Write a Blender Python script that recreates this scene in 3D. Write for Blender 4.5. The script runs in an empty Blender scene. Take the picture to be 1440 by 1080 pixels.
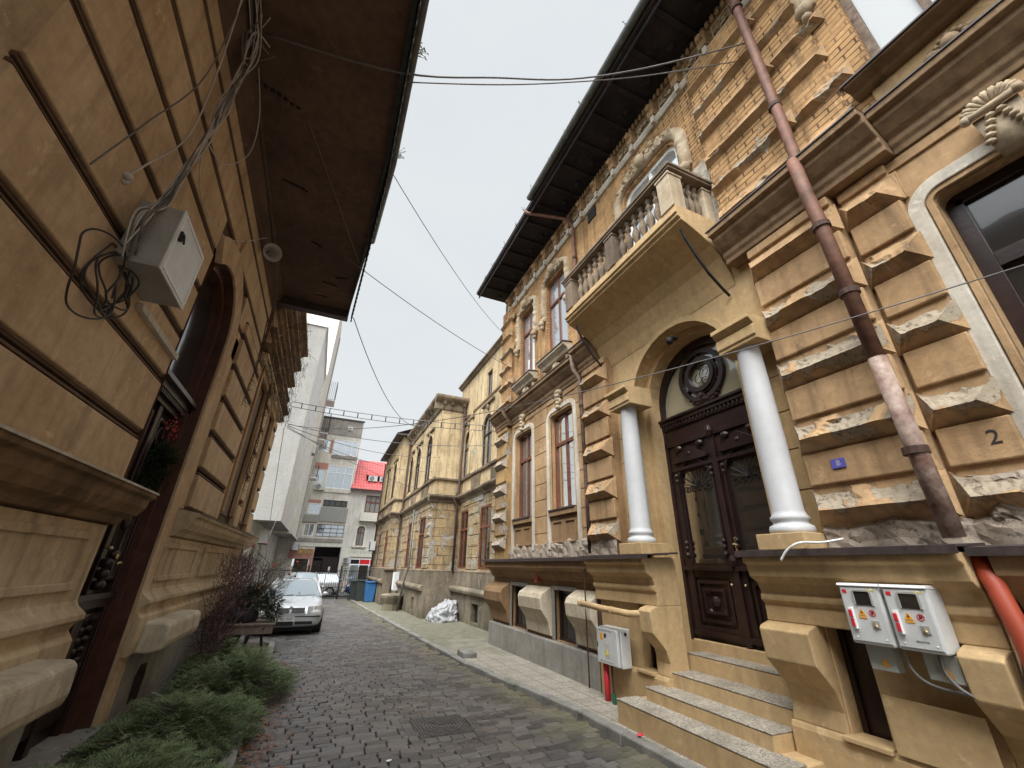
import bpy, bmesh, math, random
from mathutils import Vector, Matrix, noise
R = math.radians
random.seed(7)
scn = bpy.context.scene
col = scn.collection
WO = {}
SPLIT = True

# ---------------------------------------------------------------- materials
def nt_new(name):
    m = bpy.data.materials.new(name); m.use_nodes = True
    nt = m.node_tree; nt.nodes.clear()
    out = nt.nodes.new('ShaderNodeOutputMaterial')
    bs = nt.nodes.new('ShaderNodeBsdfPrincipled')
    nt.links.new(bs.outputs[0], out.inputs[0])
    return m, nt, bs, out
def N(nt, t, **kw):
    n = nt.nodes.new(t)
    for k, v in kw.items():
        if k in n.inputs: n.inputs[k].default_value = v
        else: setattr(n, k, v)
    return n
def c4(c): return (c[0], c[1], c[2], 1)
def ramp(nt, src, a, b, ca=(0, 0, 0, 1), cb=(1, 1, 1, 1)):
    r = nt.nodes.new('ShaderNodeValToRGB')
    r.color_ramp.elements[0].position = a; r.color_ramp.elements[1].position = b
    r.color_ramp.elements[0].color = ca; r.color_ramp.elements[1].color = cb
    nt.links.new(src, r.inputs[0]); return r.outputs[0]
def mix(nt, f, a, b, mode='MIX'):
    m = nt.nodes.new('ShaderNodeMixRGB'); m.blend_type = mode
    for i, x in zip((0, 1, 2), (f, a, b)):
        if isinstance(x, bpy.types.NodeSocket): nt.links.new(x, m.inputs[i])
        elif isinstance(x, (int, float)): m.inputs[i].default_value = x if i == 0 else (x, x, x, 1)
        else: m.inputs[i].default_value = c4(x)
    return m.outputs[0]
def mth(nt, op, a, b=0.0, clamp=False):
    m = nt.nodes.new('ShaderNodeMath'); m.operation = op; m.use_clamp = clamp
    for i, x in enumerate((a, b)):
        if isinstance(x, bpy.types.NodeSocket): nt.links.new(x, m.inputs[i])
        else: m.inputs[i].default_value = x
    return m.outputs[0]
def pos(nt, scale=(1, 1, 1)):
    g = nt.nodes.new('ShaderNodeNewGeometry')
    mp = nt.nodes.new('ShaderNodeMapping'); mp.inputs['Scale'].default_value = scale
    nt.links.new(g.outputs['Position'], mp.inputs[0]); return mp.outputs[0]
def nz(nt, vec, scale, detail=5, rough=.55, dist=0):
    n = N(nt, 'ShaderNodeTexNoise', Scale=scale, Detail=detail, Roughness=rough, Distortion=dist)
    nt.links.new(vec, n.inputs['Vector']); return n.outputs['Fac']
def setbump(nt, bs, h, strength=.4, dist=.02, prev=None):
    b = N(nt, 'ShaderNodeBump', Strength=strength, Distance=dist)
    nt.links.new(h, b.inputs['Height'])
    if prev: nt.links.new(prev, b.inputs['Normal'])
    if bs: nt.links.new(b.outputs[0], bs.inputs['Normal'])
    return b.outputs[0]

def plaster(name, c1, c2, stain=(.05, .035, .025), st=.5, peel=0.0, pc=(.44, .385, .31), bump=.35, brick=None, rough=.92, green=0.0, joints=None):
    m, nt, bs, out = nt_new(name)
    P = pos(nt)
    base = mix(nt, ramp(nt, nz(nt, P, 1.1, 6), .36, .64), c1, c2)
    base = mix(nt, .55, base, mix(nt, 1, base, ramp(nt, nz(nt, P, 13, 6, .65), .25, .75, (.62, .6, .58, 1), (1.12, 1.1, 1.08, 1)), 'MULTIPLY'))
    # rain streaks
    S = nz(nt, pos(nt, (4.5, 4.5, .45)), 1.6, 5, .6)
    Sf = mth(nt, 'MULTIPLY', ramp(nt, S, .48, .78), st)
    base = mix(nt, Sf, base, stain)
    blot = mth(nt, 'MULTIPLY', ramp(nt, nz(nt, P, 2.6, 8, .7, .4), .52, .72), st * .7)
    base = mix(nt, blot, base, tuple(x * .45 for x in c2))
    pale = mth(nt, 'MULTIPLY', ramp(nt, nz(nt, P, 5.3, 8, .7, .6), .60, .66), .35)
    base = mix(nt, pale, base, tuple(min(1, x * 1.35 + .03) for x in c1))
    h = mix(nt, .7, nz(nt, P, 55, 6, .6), nz(nt, P, 9, 6, .6))
    if brick:
        sep = nt.nodes.new('ShaderNodeSeparateXYZ'); nt.links.new(P, sep.inputs[0])
        cmb = nt.nodes.new('ShaderNodeCombineXYZ')
        su = mth(nt, 'ADD', sep.outputs['Y'], sep.outputs['X'])
        wob = mth(nt, 'MULTIPLY', mth(nt, 'SUBTRACT', nz(nt, P, 1.3, 3), .5), .05)
        nt.links.new(su, cmb.inputs[0]); nt.links.new(mth(nt, 'ADD', sep.outputs['Z'], wob), cmb.inputs[1])
        br = N(nt, 'ShaderNodeTexBrick', Scale=1.0)
        br.inputs['Mortar Size'].default_value = brick[2]; br.inputs['Mortar Smooth'].default_value = .15
        br.inputs['Brick Width'].default_value = brick[0]; br.inputs['Row Height'].default_value = brick[1]
        br.inputs['Color1'].default_value = (.88, .86, .84, 1); br.inputs['Color2'].default_value = (1.1, 1.08, 1.06, 1); br.inputs['Mortar'].default_value = (1, 1, 1, 1)
        nt.links.new(cmb.outputs[0], br.inputs['Vector'])
        vis = mth(nt, 'MULTIPLY', br.outputs['Fac'], ramp(nt, nz(nt, P, .9, 4, .6), .35, .55))
        base = mix(nt, 1, base, br.outputs['Color'], 'MULTIPLY')
        base = mix(nt, mth(nt, 'MULTIPLY', vis, .85), base, (.045, .022, .012))
        h = mth(nt, 'SUBTRACT', h, mth(nt, 'MULTIPLY', vis, 2.2))
    at = nt.nodes.new('ShaderNodeAttribute'); at.attribute_name = 'dmg'
    pn = nz(nt, P, 1.7, 9, .68, .5)
    pf = mth(nt, 'ADD', mth(nt, 'MULTIPLY', pn, 1.0), mth(nt, 'MULTIPLY', at.outputs['Fac'], .45))
    t = .74 - .24 * peel
    pm = ramp(nt, pf, t, t + .018)
    pcol = mix(nt, ramp(nt, nz(nt, P, 7, 8, .75), .3, .7), tuple(x * .66 for x in pc), tuple(min(1, x * 1.12) for x in pc))
    pcol = mix(nt, mth(nt, 'MULTIPLY', ramp(nt, nz(nt, P, 19, 6, .7), .55, .62), .7), pcol, (.07, .055, .04))
    base = mix(nt, pm, base, pcol)
    edge = mth(nt, 'MULTIPLY', mth(nt, 'SUBTRACT', ramp(nt, pf, t - .03, t), pm), .55, True)
    base = mix(nt, edge, base, tuple(x * .35 for x in c2))
    hp = mth(nt, 'SUBTRACT', h, mth(nt, 'MULTIPLY', pm, mth(nt, 'ADD', 1.2, mth(nt, 'MULTIPLY', nz(nt, P, 16, 8, .8), -2.2))))
    if green:
        sep2 = nt.nodes.new('ShaderNodeSeparateXYZ'); nt.links.new(P, sep2.inputs[0])
        gm = ramp(nt, mth(nt, 'ADD', mth(nt, 'MULTIPLY', sep2.outputs['Z'], -.55), mth(nt, 'MULTIPLY', nz(nt, P, 3, 6), .9)), .3, .75)
        base = mix(nt, mth(nt, 'MULTIPLY', gm, green), base, (.035, .045, .018))
    nt.links.new(base, bs.inputs['Base Color']); bs.inputs['Roughness'].default_value = rough
    bs.inputs['Specular IOR Level'].default_value = .25
    setbump(nt, bs, hp, bump, .025)
    return m

def simple(name, c, rough=.6, metal=0, var=.25, scale=6, bump=.1, c2=None, spec=.5, dirt=0):
    m, nt, bs, out = nt_new(name)
    P = pos(nt)
    f = ramp(nt, nz(nt, P, scale, 6, .6), .3, .7)
    b = mix(nt, f, tuple(x * (1 - var) for x in c), c2 or tuple(min(1, x * (1 + var)) for x in c))
    if dirt:
        b = mix(nt, mth(nt, 'MULTIPLY', ramp(nt, nz(nt, P, scale * .7 + 3, 8, .7, .5), .5, .68), dirt), b, (.05, .038, .028))
    nt.links.new(b, bs.inputs['Base Color'])
    bs.inputs['Roughness'].default_value = rough; bs.inputs['Metallic'].default_value = metal
    bs.inputs['Specular IOR Level'].default_value = spec
    if bump: setbump(nt, bs, nz(nt, P, scale * 5, 5), bump, .01)
    return m

M = {}
OC1, OC2 = (.52, .345, .19), (.35, .225, .118)
M['ochre'] = plaster('ochre_plaster', OC1, OC2, st=.6, peel=.28, pc=(.37, .31, .23))
M['ochre_bad'] = plaster('ochre_plaster_peeling', (.50, .33, .15), (.36, .23, .10), st=.6, peel=.72, pc=(.36, .30, .24))
M['brick'] = plaster('scored_brick_plaster', (.58, .36, .175), (.41, .25, .115), st=.7, peel=.22, brick=(.27, .085, .010), bump=.55)
M['yellow'] = plaster('smooth_yellow_paint', (.56, .40, .215), (.47, .33, .17), st=.25, peel=-.3, bump=.14)
M['brownplaster'] = plaster('dull_brown_plaster', (.34, .22, .12), (.25, .155, .08), st=.45, peel=0, bump=.2)
M['stone'] = plaster('worn_light_stone', (.66, .58, .45), (.50, .43, .32), st=.45, peel=.3, bump=.5)
M['relief'] = plaster('weathered_relief_plaster', (.56, .47, .34), (.38, .29, .19), st=.5, peel=.1, bump=.5)
M['reliefdk'] = plaster('grimy_relief_plaster', (.34, .25, .16), (.22, .155, .095), st=.5, peel=-.1, bump=.5)
M['cornice'] = plaster('sooty_cornice', (.30, .20, .115), (.17, .11, .065), st=.7, peel=.18, bump=.4)
M['conc'] = plaster('grey_cement_render', (.33, .315, .285), (.25, .235, .21), st=.35, peel=-.2, bump=.35, green=.25)
M['surround'] = plaster('whitewashed_surround', (.66, .62, .54), (.50, .45, .37), st=.45, peel=.15, bump=.3)
M['leftpl'] = plaster('left_ochre_plaster', (.62, .46, .30), (.48, .34, .205), st=.4, peel=-.1, bump=.3)
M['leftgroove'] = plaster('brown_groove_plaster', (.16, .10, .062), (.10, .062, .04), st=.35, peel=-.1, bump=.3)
M['leftbase'] = plaster('left_base_plaster', (.62, .50, .34), (.47, .36, .225), st=.5, peel=.15, bump=.3)
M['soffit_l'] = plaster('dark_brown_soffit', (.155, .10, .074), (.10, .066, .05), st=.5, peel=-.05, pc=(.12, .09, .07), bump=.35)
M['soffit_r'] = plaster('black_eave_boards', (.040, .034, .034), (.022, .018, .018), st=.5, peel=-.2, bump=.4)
M['wing'] = plaster('faded_wing_plaster', (.62, .49, .30), (.46, .35, .205), st=.85, peel=.5, pc=(.40, .37, .31), bump=.4)
M['wing_low'] = plaster('peeling_wing_ground_floor', (.49, .37, .21), (.34, .255, .145), st=.95, peel=.9, pc=(.41, .365, .30), bump=.7, brick=(.5, .34, .012))
M['wing_base'] = plaster('mossy_wing_base', (.29, .245, .18), (.16, .135, .10), st=.7, peel=.6, pc=(.28, .24, .19), bump=.7, green=.8)
M['wing_corn'] = plaster('wing_cornice_stone', (.31, .25, .175), (.145, .112, .08), st=.7, peel=.3, bump=.5)
M['white_bld'] = plaster('render_darkened_for_glow', (.37, .365, .345), (.32, .318, .30), st=.10, peel=-.5, bump=.08)  # front face darkened in its colour to offset the strong sky glow
M['white_side'] = plaster('render_lightened_for_shade', (.82, .82, .80), (.75, .75, .73), st=.10, peel=-.5, bump=.08)  # same block's street side, lightened in its colour to make up for shade
M['apt'] = plaster('aged_apartment_render', (.80, .76, .68), (.64, .60, .53), st=.4, peel=.2, bump=.3)
M['apt_top'] = plaster('sooty_attic_render', (.42, .39, .345), (.28, .26, .235), st=.6, peel=.3, bump=.3)
M['cream'] = plaster('cream_render', (.82, .80, .72), (.72, .69, .60), st=.15, peel=-.3, bump=.1)
M['greyr'] = plaster('grey_house_render', (.74, .72, .66), (.62, .60, .54), st=.3, peel=-.2, bump=.1)
M['white'] = simple('white_paint', (.80, .80, .79), .5, var=.05, bump=.05, dirt=.08)
M['column'] = simple('white_column_paint', (.50, .505, .515), .55, var=.04, bump=.12, scale=9, dirt=.05)
M['wood'] = simple('dark_varnished_wood', (.021, .0100, .0085), .34, var=.45, scale=5, bump=.15)
M['wood_l'] = simple('reddish_door_wood', (.075, .028, .018), .4, var=.4, scale=6, bump=.15)
M['wood2'] = simple('brown_window_wood', (.15, .048, .025), .42, var=.35, scale=7, bump=.12, dirt=.2)
M['wood_old'] = simple('flaking_window_wood', (.11, .055, .036), .7, var=.5, scale=14, bump=.4, c2=(.24, .17, .115))
M['drip'] = simple('dark_drip_flashing', (.050, .036, .034), .55, var=.4, scale=12, bump=.2)
M['pipe'] = simple('rusty_drainpipe', (.15, .060, .032), .65, var=.45, scale=7, bump=.25, c2=(.21, .090, .055), dirt=.45)
M['pipe2'] = simple('flaked_drainpipe', (.20, .075, .05), .7, var=.35, scale=8, bump=.4, c2=(.42, .33, .27), dirt=.3)
M['redpipe'] = simple('orange_pvc', (.36, .06, .028), .5, var=.12, scale=4, bump=.02)
M['gutter'] = simple('weathered_gutter', (.10, .105, .095), .5, metal=.4, var=.35, scale=8, bump=.1)
M['manh'] = simple('worn_cast_iron', (.10, .092, .085), .5, metal=.2, var=.35, scale=16, bump=.2, dirt=.3)
M['iron'] = simple('black_iron', (.018, .016, .016), .5, metal=.3, var=.3, bump=.08)
M['rust'] = simple('rusted_iron', (.055, .027, .018), .8, var=.5, scale=20, bump=.3)
M['cable_w'] = simple('pale_cable', (.46, .43, .39), .6, var=.15, bump=0)
M['cable_k'] = simple('black_cable', (.025, .022, .022), .5, var=.2, bump=0)
M['cable_g'] = simple('grey_cable', (.14, .13, .125), .6, var=.2, bump=0)
M['box'] = simple('grey_white_enamel', (.56, .57, .56), .42, var=.08, bump=.03, dirt=.12)
M['boxg'] = simple('grey_box_metal', (.34, .335, .31), .5, var=.12, bump=.04, dirt=.15)
M['plastic'] = simple('pale_grey_plastic', (.58, .59, .585), .38, var=.05, bump=.0, dirt=.06)
M['plastic2'] = simple('sage_grey_plastic', (.36, .37, .33), .45, var=.05, bump=.0, dirt=.1)
M['red'] = simple('red_plastic', (.60, .03, .045), .4, var=.1, bump=0)
M['redsign'] = simple('red_shop_panel', (.75, .02, .03), .4, var=.05, bump=0)
M['orange'] = simple('warning_orange', (.80, .36, .03), .5, var=.05, bump=0)
M['yel'] = simple('warning_yellow', (.72, .60, .08), .5, var=.05, bump=0)
M['black'] = simple('matt_black', (.012, .012, .013), .6, var=.2, bump=0)
M['ink'] = simple('black_paint', (.02, .018, .018), .8, var=.2, bump=0)
M['blueplq'] = simple('blue_enamel', (.10, .10, .42), .4, var=.15, bump=0)
M['green_k'] = simple('green_plastic', (.01, .09, .05), .5, bump=0)
M['terr'] = None
M['dark'] = simple('unlit_interior', (.012, .010, .010), .9, var=.2, bump=0)
M['curtain'] = simple('pale_curtain', (.55, .56, .55), .9, var=.15, bump=.3, scale=12)
M['bag'] = simple('white_tarpaulin', (.33, .335, .345), .45, var=.05, bump=.1)
M['mat_red_tile'] = None
M['bark'] = simple('grey_bark', (.20, .16, .13), .9, var=.4, scale=20, bump=.4)
M['twig_p'] = simple('purple_brown_twigs', (.085, .042, .045), .9, var=.5, scale=9, bump=.0)
M['twig_b'] = simple('dry_vine_twigs', (.075, .052, .040), .9, var=.5, scale=9, bump=.0)
M['berry'] = simple('red_berries', (.50, .035, .03), .35, bump=0)
M['leaf_dry'] = simple('dry_leaves', (.22, .105, .055), .8, var=.5, scale=30, bump=0)
M['tyre'] = simple('rubber', (.022, .022, .024), .8, var=.25, bump=.1)
M['plankw'] = simple('greyed_planks', (.24, .19, .155), .8, var=.3, scale=7, bump=.3)
M['binb'] = simple('blue_bin_plastic', (.03, .13, .33), .45, var=.1, bump=0)
M['bing'] = simple('dark_bin_plastic', (.035, .045, .042), .5, var=.15, bump=0)
M['pink'] = simple('pink_render', (.48, .24, .19), .9, var=.12, bump=.1)
M['soil'] = simple('damp_soil', (.065, .048, .034), .95, var=.45, scale=9, bump=.6)
M['brass'] = simple('worn_brass', (.55, .42, .25), .35, metal=.8, var=.2, bump=0)
M['mustard'] = simple('mustard_sign_paint', (.45, .34, .10), .6, bump=0)

def glass(name, dark, refl=.35, tint=(.9, .95, 1)):
    m, nt, bs, out = nt_new(name)
    bs.inputs['Base Color'].default_value = c4(dark); bs.inputs['Roughness'].default_value = .12
    g = N(nt, 'ShaderNodeBsdfGlossy', Roughness=.03); g.inputs[0].default_value = c4(tint)
    P = pos(nt)
    setb = N(nt, 'ShaderNodeBump', Strength=.08, Distance=.05); nt.links.new(nz(nt, P, 1.6, 2), setb.inputs['Height'])
    nt.links.new(setb.outputs[0], g.inputs['Normal'])
    fr = N(nt, 'ShaderNodeFresnel', IOR=1.45)
    f = mth(nt, 'ADD', mth(nt, 'MULTIPLY', fr.outputs[0], 1.0), refl, True)
    ms = nt.nodes.new('ShaderNodeMixShader'); nt.links.new(f, ms.inputs[0])
    nt.links.new(bs.outputs[0], ms.inputs[1]); nt.links.new(g.outputs[0], ms.inputs[2])
    nt.links.new(ms.outputs[0], out.inputs[0])
    return m
M['glass'] = glass('window_glass', (.035, .04, .045), .30)
M['glass_hi'] = glass('sky_reflecting_glass', (.36, .38, .40), .45, (.72, .76, .8))
M['glass_mid'] = glass('painted_reflection_glass', (.46, .475, .48), .0, (.05, .052, .055))  # pale diffuse colour painted in place of the bright sky reflection
M['glass_old'] = glass('dusty_olive_glass', (.16, .15, .12), .12)
M['soot'] = plaster('sooty_balustrade', (.27, .21, .15), (.14, .105, .078), st=.6, peel=.25, pc=(.36, .31, .25), bump=.4)
M['glass_dk'] = glass('dim_glass', (.03, .026, .022), .06, (.42, .42, .42))
M['glass_car'] = glass('windscreen_glass', (.16, .20, .21), .30)
M['glass_far'] = glass('pale_far_glass', (.28, .32, .34), .35)
M['glass_cream'] = glass('cream_reflection_glass', (.34, .30, .20), .12)  # cream base colour stands in for light reflected in the pane

def carpaint(name, c, metal=.5):
    m, nt, bs, out = nt_new(name)
    bs.inputs['Base Color'].default_value = c4(c); bs.inputs['Metallic'].default_value = metal
    bs.inputs['Roughness'].default_value = .3; bs.inputs['Coat Weight'].default_value = .7; bs.inputs['Coat Roughness'].default_value = .06
    P = pos(nt)
    r = ramp(nt, nz(nt, P, 4, 6), .3, .7, (.24, .24, .24, 1), (.45, .45, .45, 1)); nt.links.new(r, bs.inputs['Roughness'])
    return m
M['silver'] = carpaint('silver_car_paint', (.62, .63, .64), .35)
M['carwhite'] = carpaint('white_car_paint', (.50, .50, .50), 0)
M['carblue'] = carpaint('blue_car_paint', (.012, .05, .22), .2)
M['cargrey'] = carpaint('grey_car_paint', (.22, .23, .24), .3)
M['lamp'] = glass('headlight_lens', (.55, .55, .53), .4)

def tilemat():
    m, nt, bs, out = nt_new('red_roof_tiles')
    P = pos(nt)
    w = N(nt, 'ShaderNodeTexWave', Scale=1.3, Distortion=.0); w.bands_direction = 'X'; nt.links.new(P, w.inputs[0])
    w2 = N(nt, 'ShaderNodeTexWave', Scale=1.0, Distortion=.0); w2.bands_direction = 'Z'; nt.links.new(P, w2.inputs[0])
    b = mix(nt, ramp(nt, nz(nt, P, 2, 5), .3, .7), (.70, .13, .12), (.58, .09, .085))
    b = mix(nt, mth(nt, 'MULTIPLY', ramp(nt, w.outputs['Fac'], .0, .35, (1, 1, 1, 1), (0, 0, 0, 1)), .55), b, (.18, .01, .012))
    b = mix(nt, mth(nt, 'MULTIPLY', ramp(nt, w2.outputs['Fac'], .0, .3, (1, 1, 1, 1), (0, 0, 0, 1)), .5), b, (.18, .01, .012))
    nt.links.new(b, bs.inputs['Base Color']); bs.inputs['Roughness'].default_value = .5
    setbump(nt, bs, w.outputs['Fac'], .5, .05); return m
M['rtile'] = tilemat()
def cobblemat():
    m, nt, bs, out = nt_new('worn_stone_setts')
    g = nt.nodes.new('ShaderNodeNewGeometry'); P = pos(nt)
    b = ramp(nt, g.outputs['Random Per Island'], 0, 1, (.050, .047, .047, 1), (.135, .125, .118, 1))
    b = mix(nt, ramp(nt, nz(nt, P, .8, 5), .35, .65), b, mix(nt, 1, b, (1.08, .99, .92), 'MULTIPLY'))
    b = mix(nt, mth(nt, 'MULTIPLY', ramp(nt, nz(nt, P, 26, 7, .7), .5, .7), .4), b, (.045, .04, .037))
    b = mix(nt, mth(nt, 'MULTIPLY', ramp(nt, nz(nt, P, 1.9, 7, .65), .58, .7), .45), b, (.12, .105, .06))
    sx_ = nt.nodes.new('ShaderNodeSeparateXYZ'); nt.links.new(P, sx_.inputs[0])
    ms_ = ramp(nt, mth(nt, 'ADD', mth(nt, 'MULTIPLY', mth(nt, 'ADD', sx_.outputs['X'], mth(nt, 'MULTIPLY', sx_.outputs['Y'], .055)), .25), mth(nt, 'MULTIPLY', nz(nt, P, 2.4, 6), .5)), .98, 1.0) if 0 else ramp(nt, mth(nt, 'ADD', mth(nt, 'MULTIPLY', mth(nt, 'ADD', sx_.outputs['X'], mth(nt, 'MULTIPLY', sx_.outputs['Y'], .055)), .2), mth(nt, 'MULTIPLY', nz(nt, P, 2.4, 6), .35)), .76, .92)
    b = mix(nt, mth(nt, 'MULTIPLY', ms_, .6), b, (.17, .155, .08))
    nt.links.new(b, bs.inputs['Base Color'])
    nt.links.new(ramp(nt, nz(nt, P, 2.2, 6), .3, .7, (.24, .24, .24, 1), (.5, .5, .5, 1)), bs.inputs['Roughness'])
    setbump(nt, bs, nz(nt, P, 60, 6, .65), .45, .01); return m
M['sett'] = cobblemat()
def groutmat():
    m, nt, bs, out = nt_new('gritty_joint_dirt'); P = pos(nt)
    b = mix(nt, ramp(nt, nz(nt, P, 3, 7, .7), .45, .62), (.045, .038, .032), (.085, .085, .038))
    nt.links.new(b, bs.inputs['Base Color']); bs.inputs['Roughness'].default_value = .95
    setbump(nt, bs, nz(nt, P, 90, 5), .5, .01); return m
M['grout'] = groutmat()
def pavemat():
    m, nt, bs, out = nt_new('pebbled_pavement'); P = pos(nt)
    v = N(nt, 'ShaderNodeTexVoronoi', Scale=38.0); nt.links.new(P, v.inputs['Vector'])
    peb = ramp(nt, v.outputs['Color'], .2, .9, (.16, .13, .10, 1), (.52, .46, .38, 1))
    cem = mix(nt, ramp(nt, nz(nt, P, 4, 6), .3, .7), (.24, .22, .18), (.32, .29, .24))
    b = mix(nt, ramp(nt, v.outputs['Distance'], .25, .5), peb, cem)
    sep = nt.nodes.new('ShaderNodeSeparateXYZ'); nt.links.new(P, sep.inputs[0])
    far = ramp(nt, mth(nt, 'ADD', mth(nt, 'MULTIPLY', sep.outputs['Y'], .05), mth(nt, 'MULTIPLY', nz(nt, P, 1.4, 5), .4)), .66, .80)
    b = mix(nt, far, b, mix(nt, ramp(nt, nz(nt, P, 5, 8, .7), .4, .65), (.19, .175, .14), (.10, .105, .05)))
    b = mix(nt, mth(nt, 'MULTIPLY', ramp(nt, nz(nt, P, 1.3, 6), .5, .7), .5), b, (.13, .12, .085))
    br = N(nt, 'ShaderNodeTexBrick', Scale=1.0); br.offset = 0; br.inputs['Brick Width'].default_value = .3; br.inputs['Row Height'].default_value = .3; br.inputs['Mortar Size'].default_value = .006
    nt.links.new(P, br.inputs['Vector'])
    b = mix(nt, mth(nt, 'MULTIPLY', br.outputs['Fac'], mth(nt, 'SUBTRACT', 1.0, far)), b, (.09, .08, .06))
    nt.links.new(b, bs.inputs['Base Color']); bs.inputs['Roughness'].default_value = .85
    setbump(nt, bs, v.outputs['Distance'], .35, .008); return m
M['pave'] = pavemat()
def terrmat():
    m, nt, bs, out = nt_new('speckled_terrazzo_tread'); P = pos(nt)
    v = N(nt, 'ShaderNodeTexVoronoi', Scale=70.0); nt.links.new(P, v.inputs['Vector'])
    b = ramp(nt, v.outputs['Color'], .1, .9, (.15, .13, .105, 1), (.50, .45, .37, 1))
    b = mix(nt, mth(nt, 'MULTIPLY', ramp(nt, nz(nt, P, 3, 6, .6), .45, .7), .6), b, (.14, .125, .10))
    nt.links.new(b, bs.inputs['Base Color']); bs.inputs['Roughness'].default_value = .6
    setbump(nt, bs, v.outputs['Distance'], .3, .005); return m
M['terr'] = terrmat()
def kerbmat():
    m, nt, bs, out = nt_new('granite_kerb'); P = pos(nt)
    b = mix(nt, ramp(nt, nz(nt, P, 3, 7, .6), .3, .7), (.17, .16, .145), (.30, .285, .255))
    b = mix(nt, ramp(nt, nz(nt, P, 2.3, 7, .7), .52, .68), b, (.10, .10, .055))
    b = mix(nt, mth(nt, 'MULTIPLY', ramp(nt, nz(nt, P, 80, 4), .45, .6), .4), b, (.08, .08, .075))
    nt.links.new(b, bs.inputs['Base Color']); bs.inputs['Roughness'].default_value = .75
    setbump(nt, bs, nz(nt, P, 25, 6), .5, .01); return m
M['kerb'] = kerbmat()
def leafmat(name, a, b2):
    m, nt, bs, out = nt_new(name); g = nt.nodes.new('ShaderNodeNewGeometry'); P = pos(nt)
    f = mth(nt, 'ADD', mth(nt, 'MULTIPLY', g.outputs['Random Per Island'], .6), mth(nt, 'MULTIPLY', nz(nt, P, 3.2, 5), .55))
    nt.links.new(ramp(nt, f, .25, .85, c4(a), c4(b2)), bs.inputs['Base Color'])
    bs.inputs['Roughness'].default_value = .7; bs.inputs['Specular IOR Level'].default_value = .25
    return m
M['juniper'] = leafmat('juniper_needles', (.045, .075, .032), (.21, .265, .12))
M['conifer'] = leafmat('dark_conifer_needles', (.012, .026, .012), (.045, .075, .032))
M['weed'] = leafmat('gutter_weeds', (.05, .065, .03), (.12, .13, .06))

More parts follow.
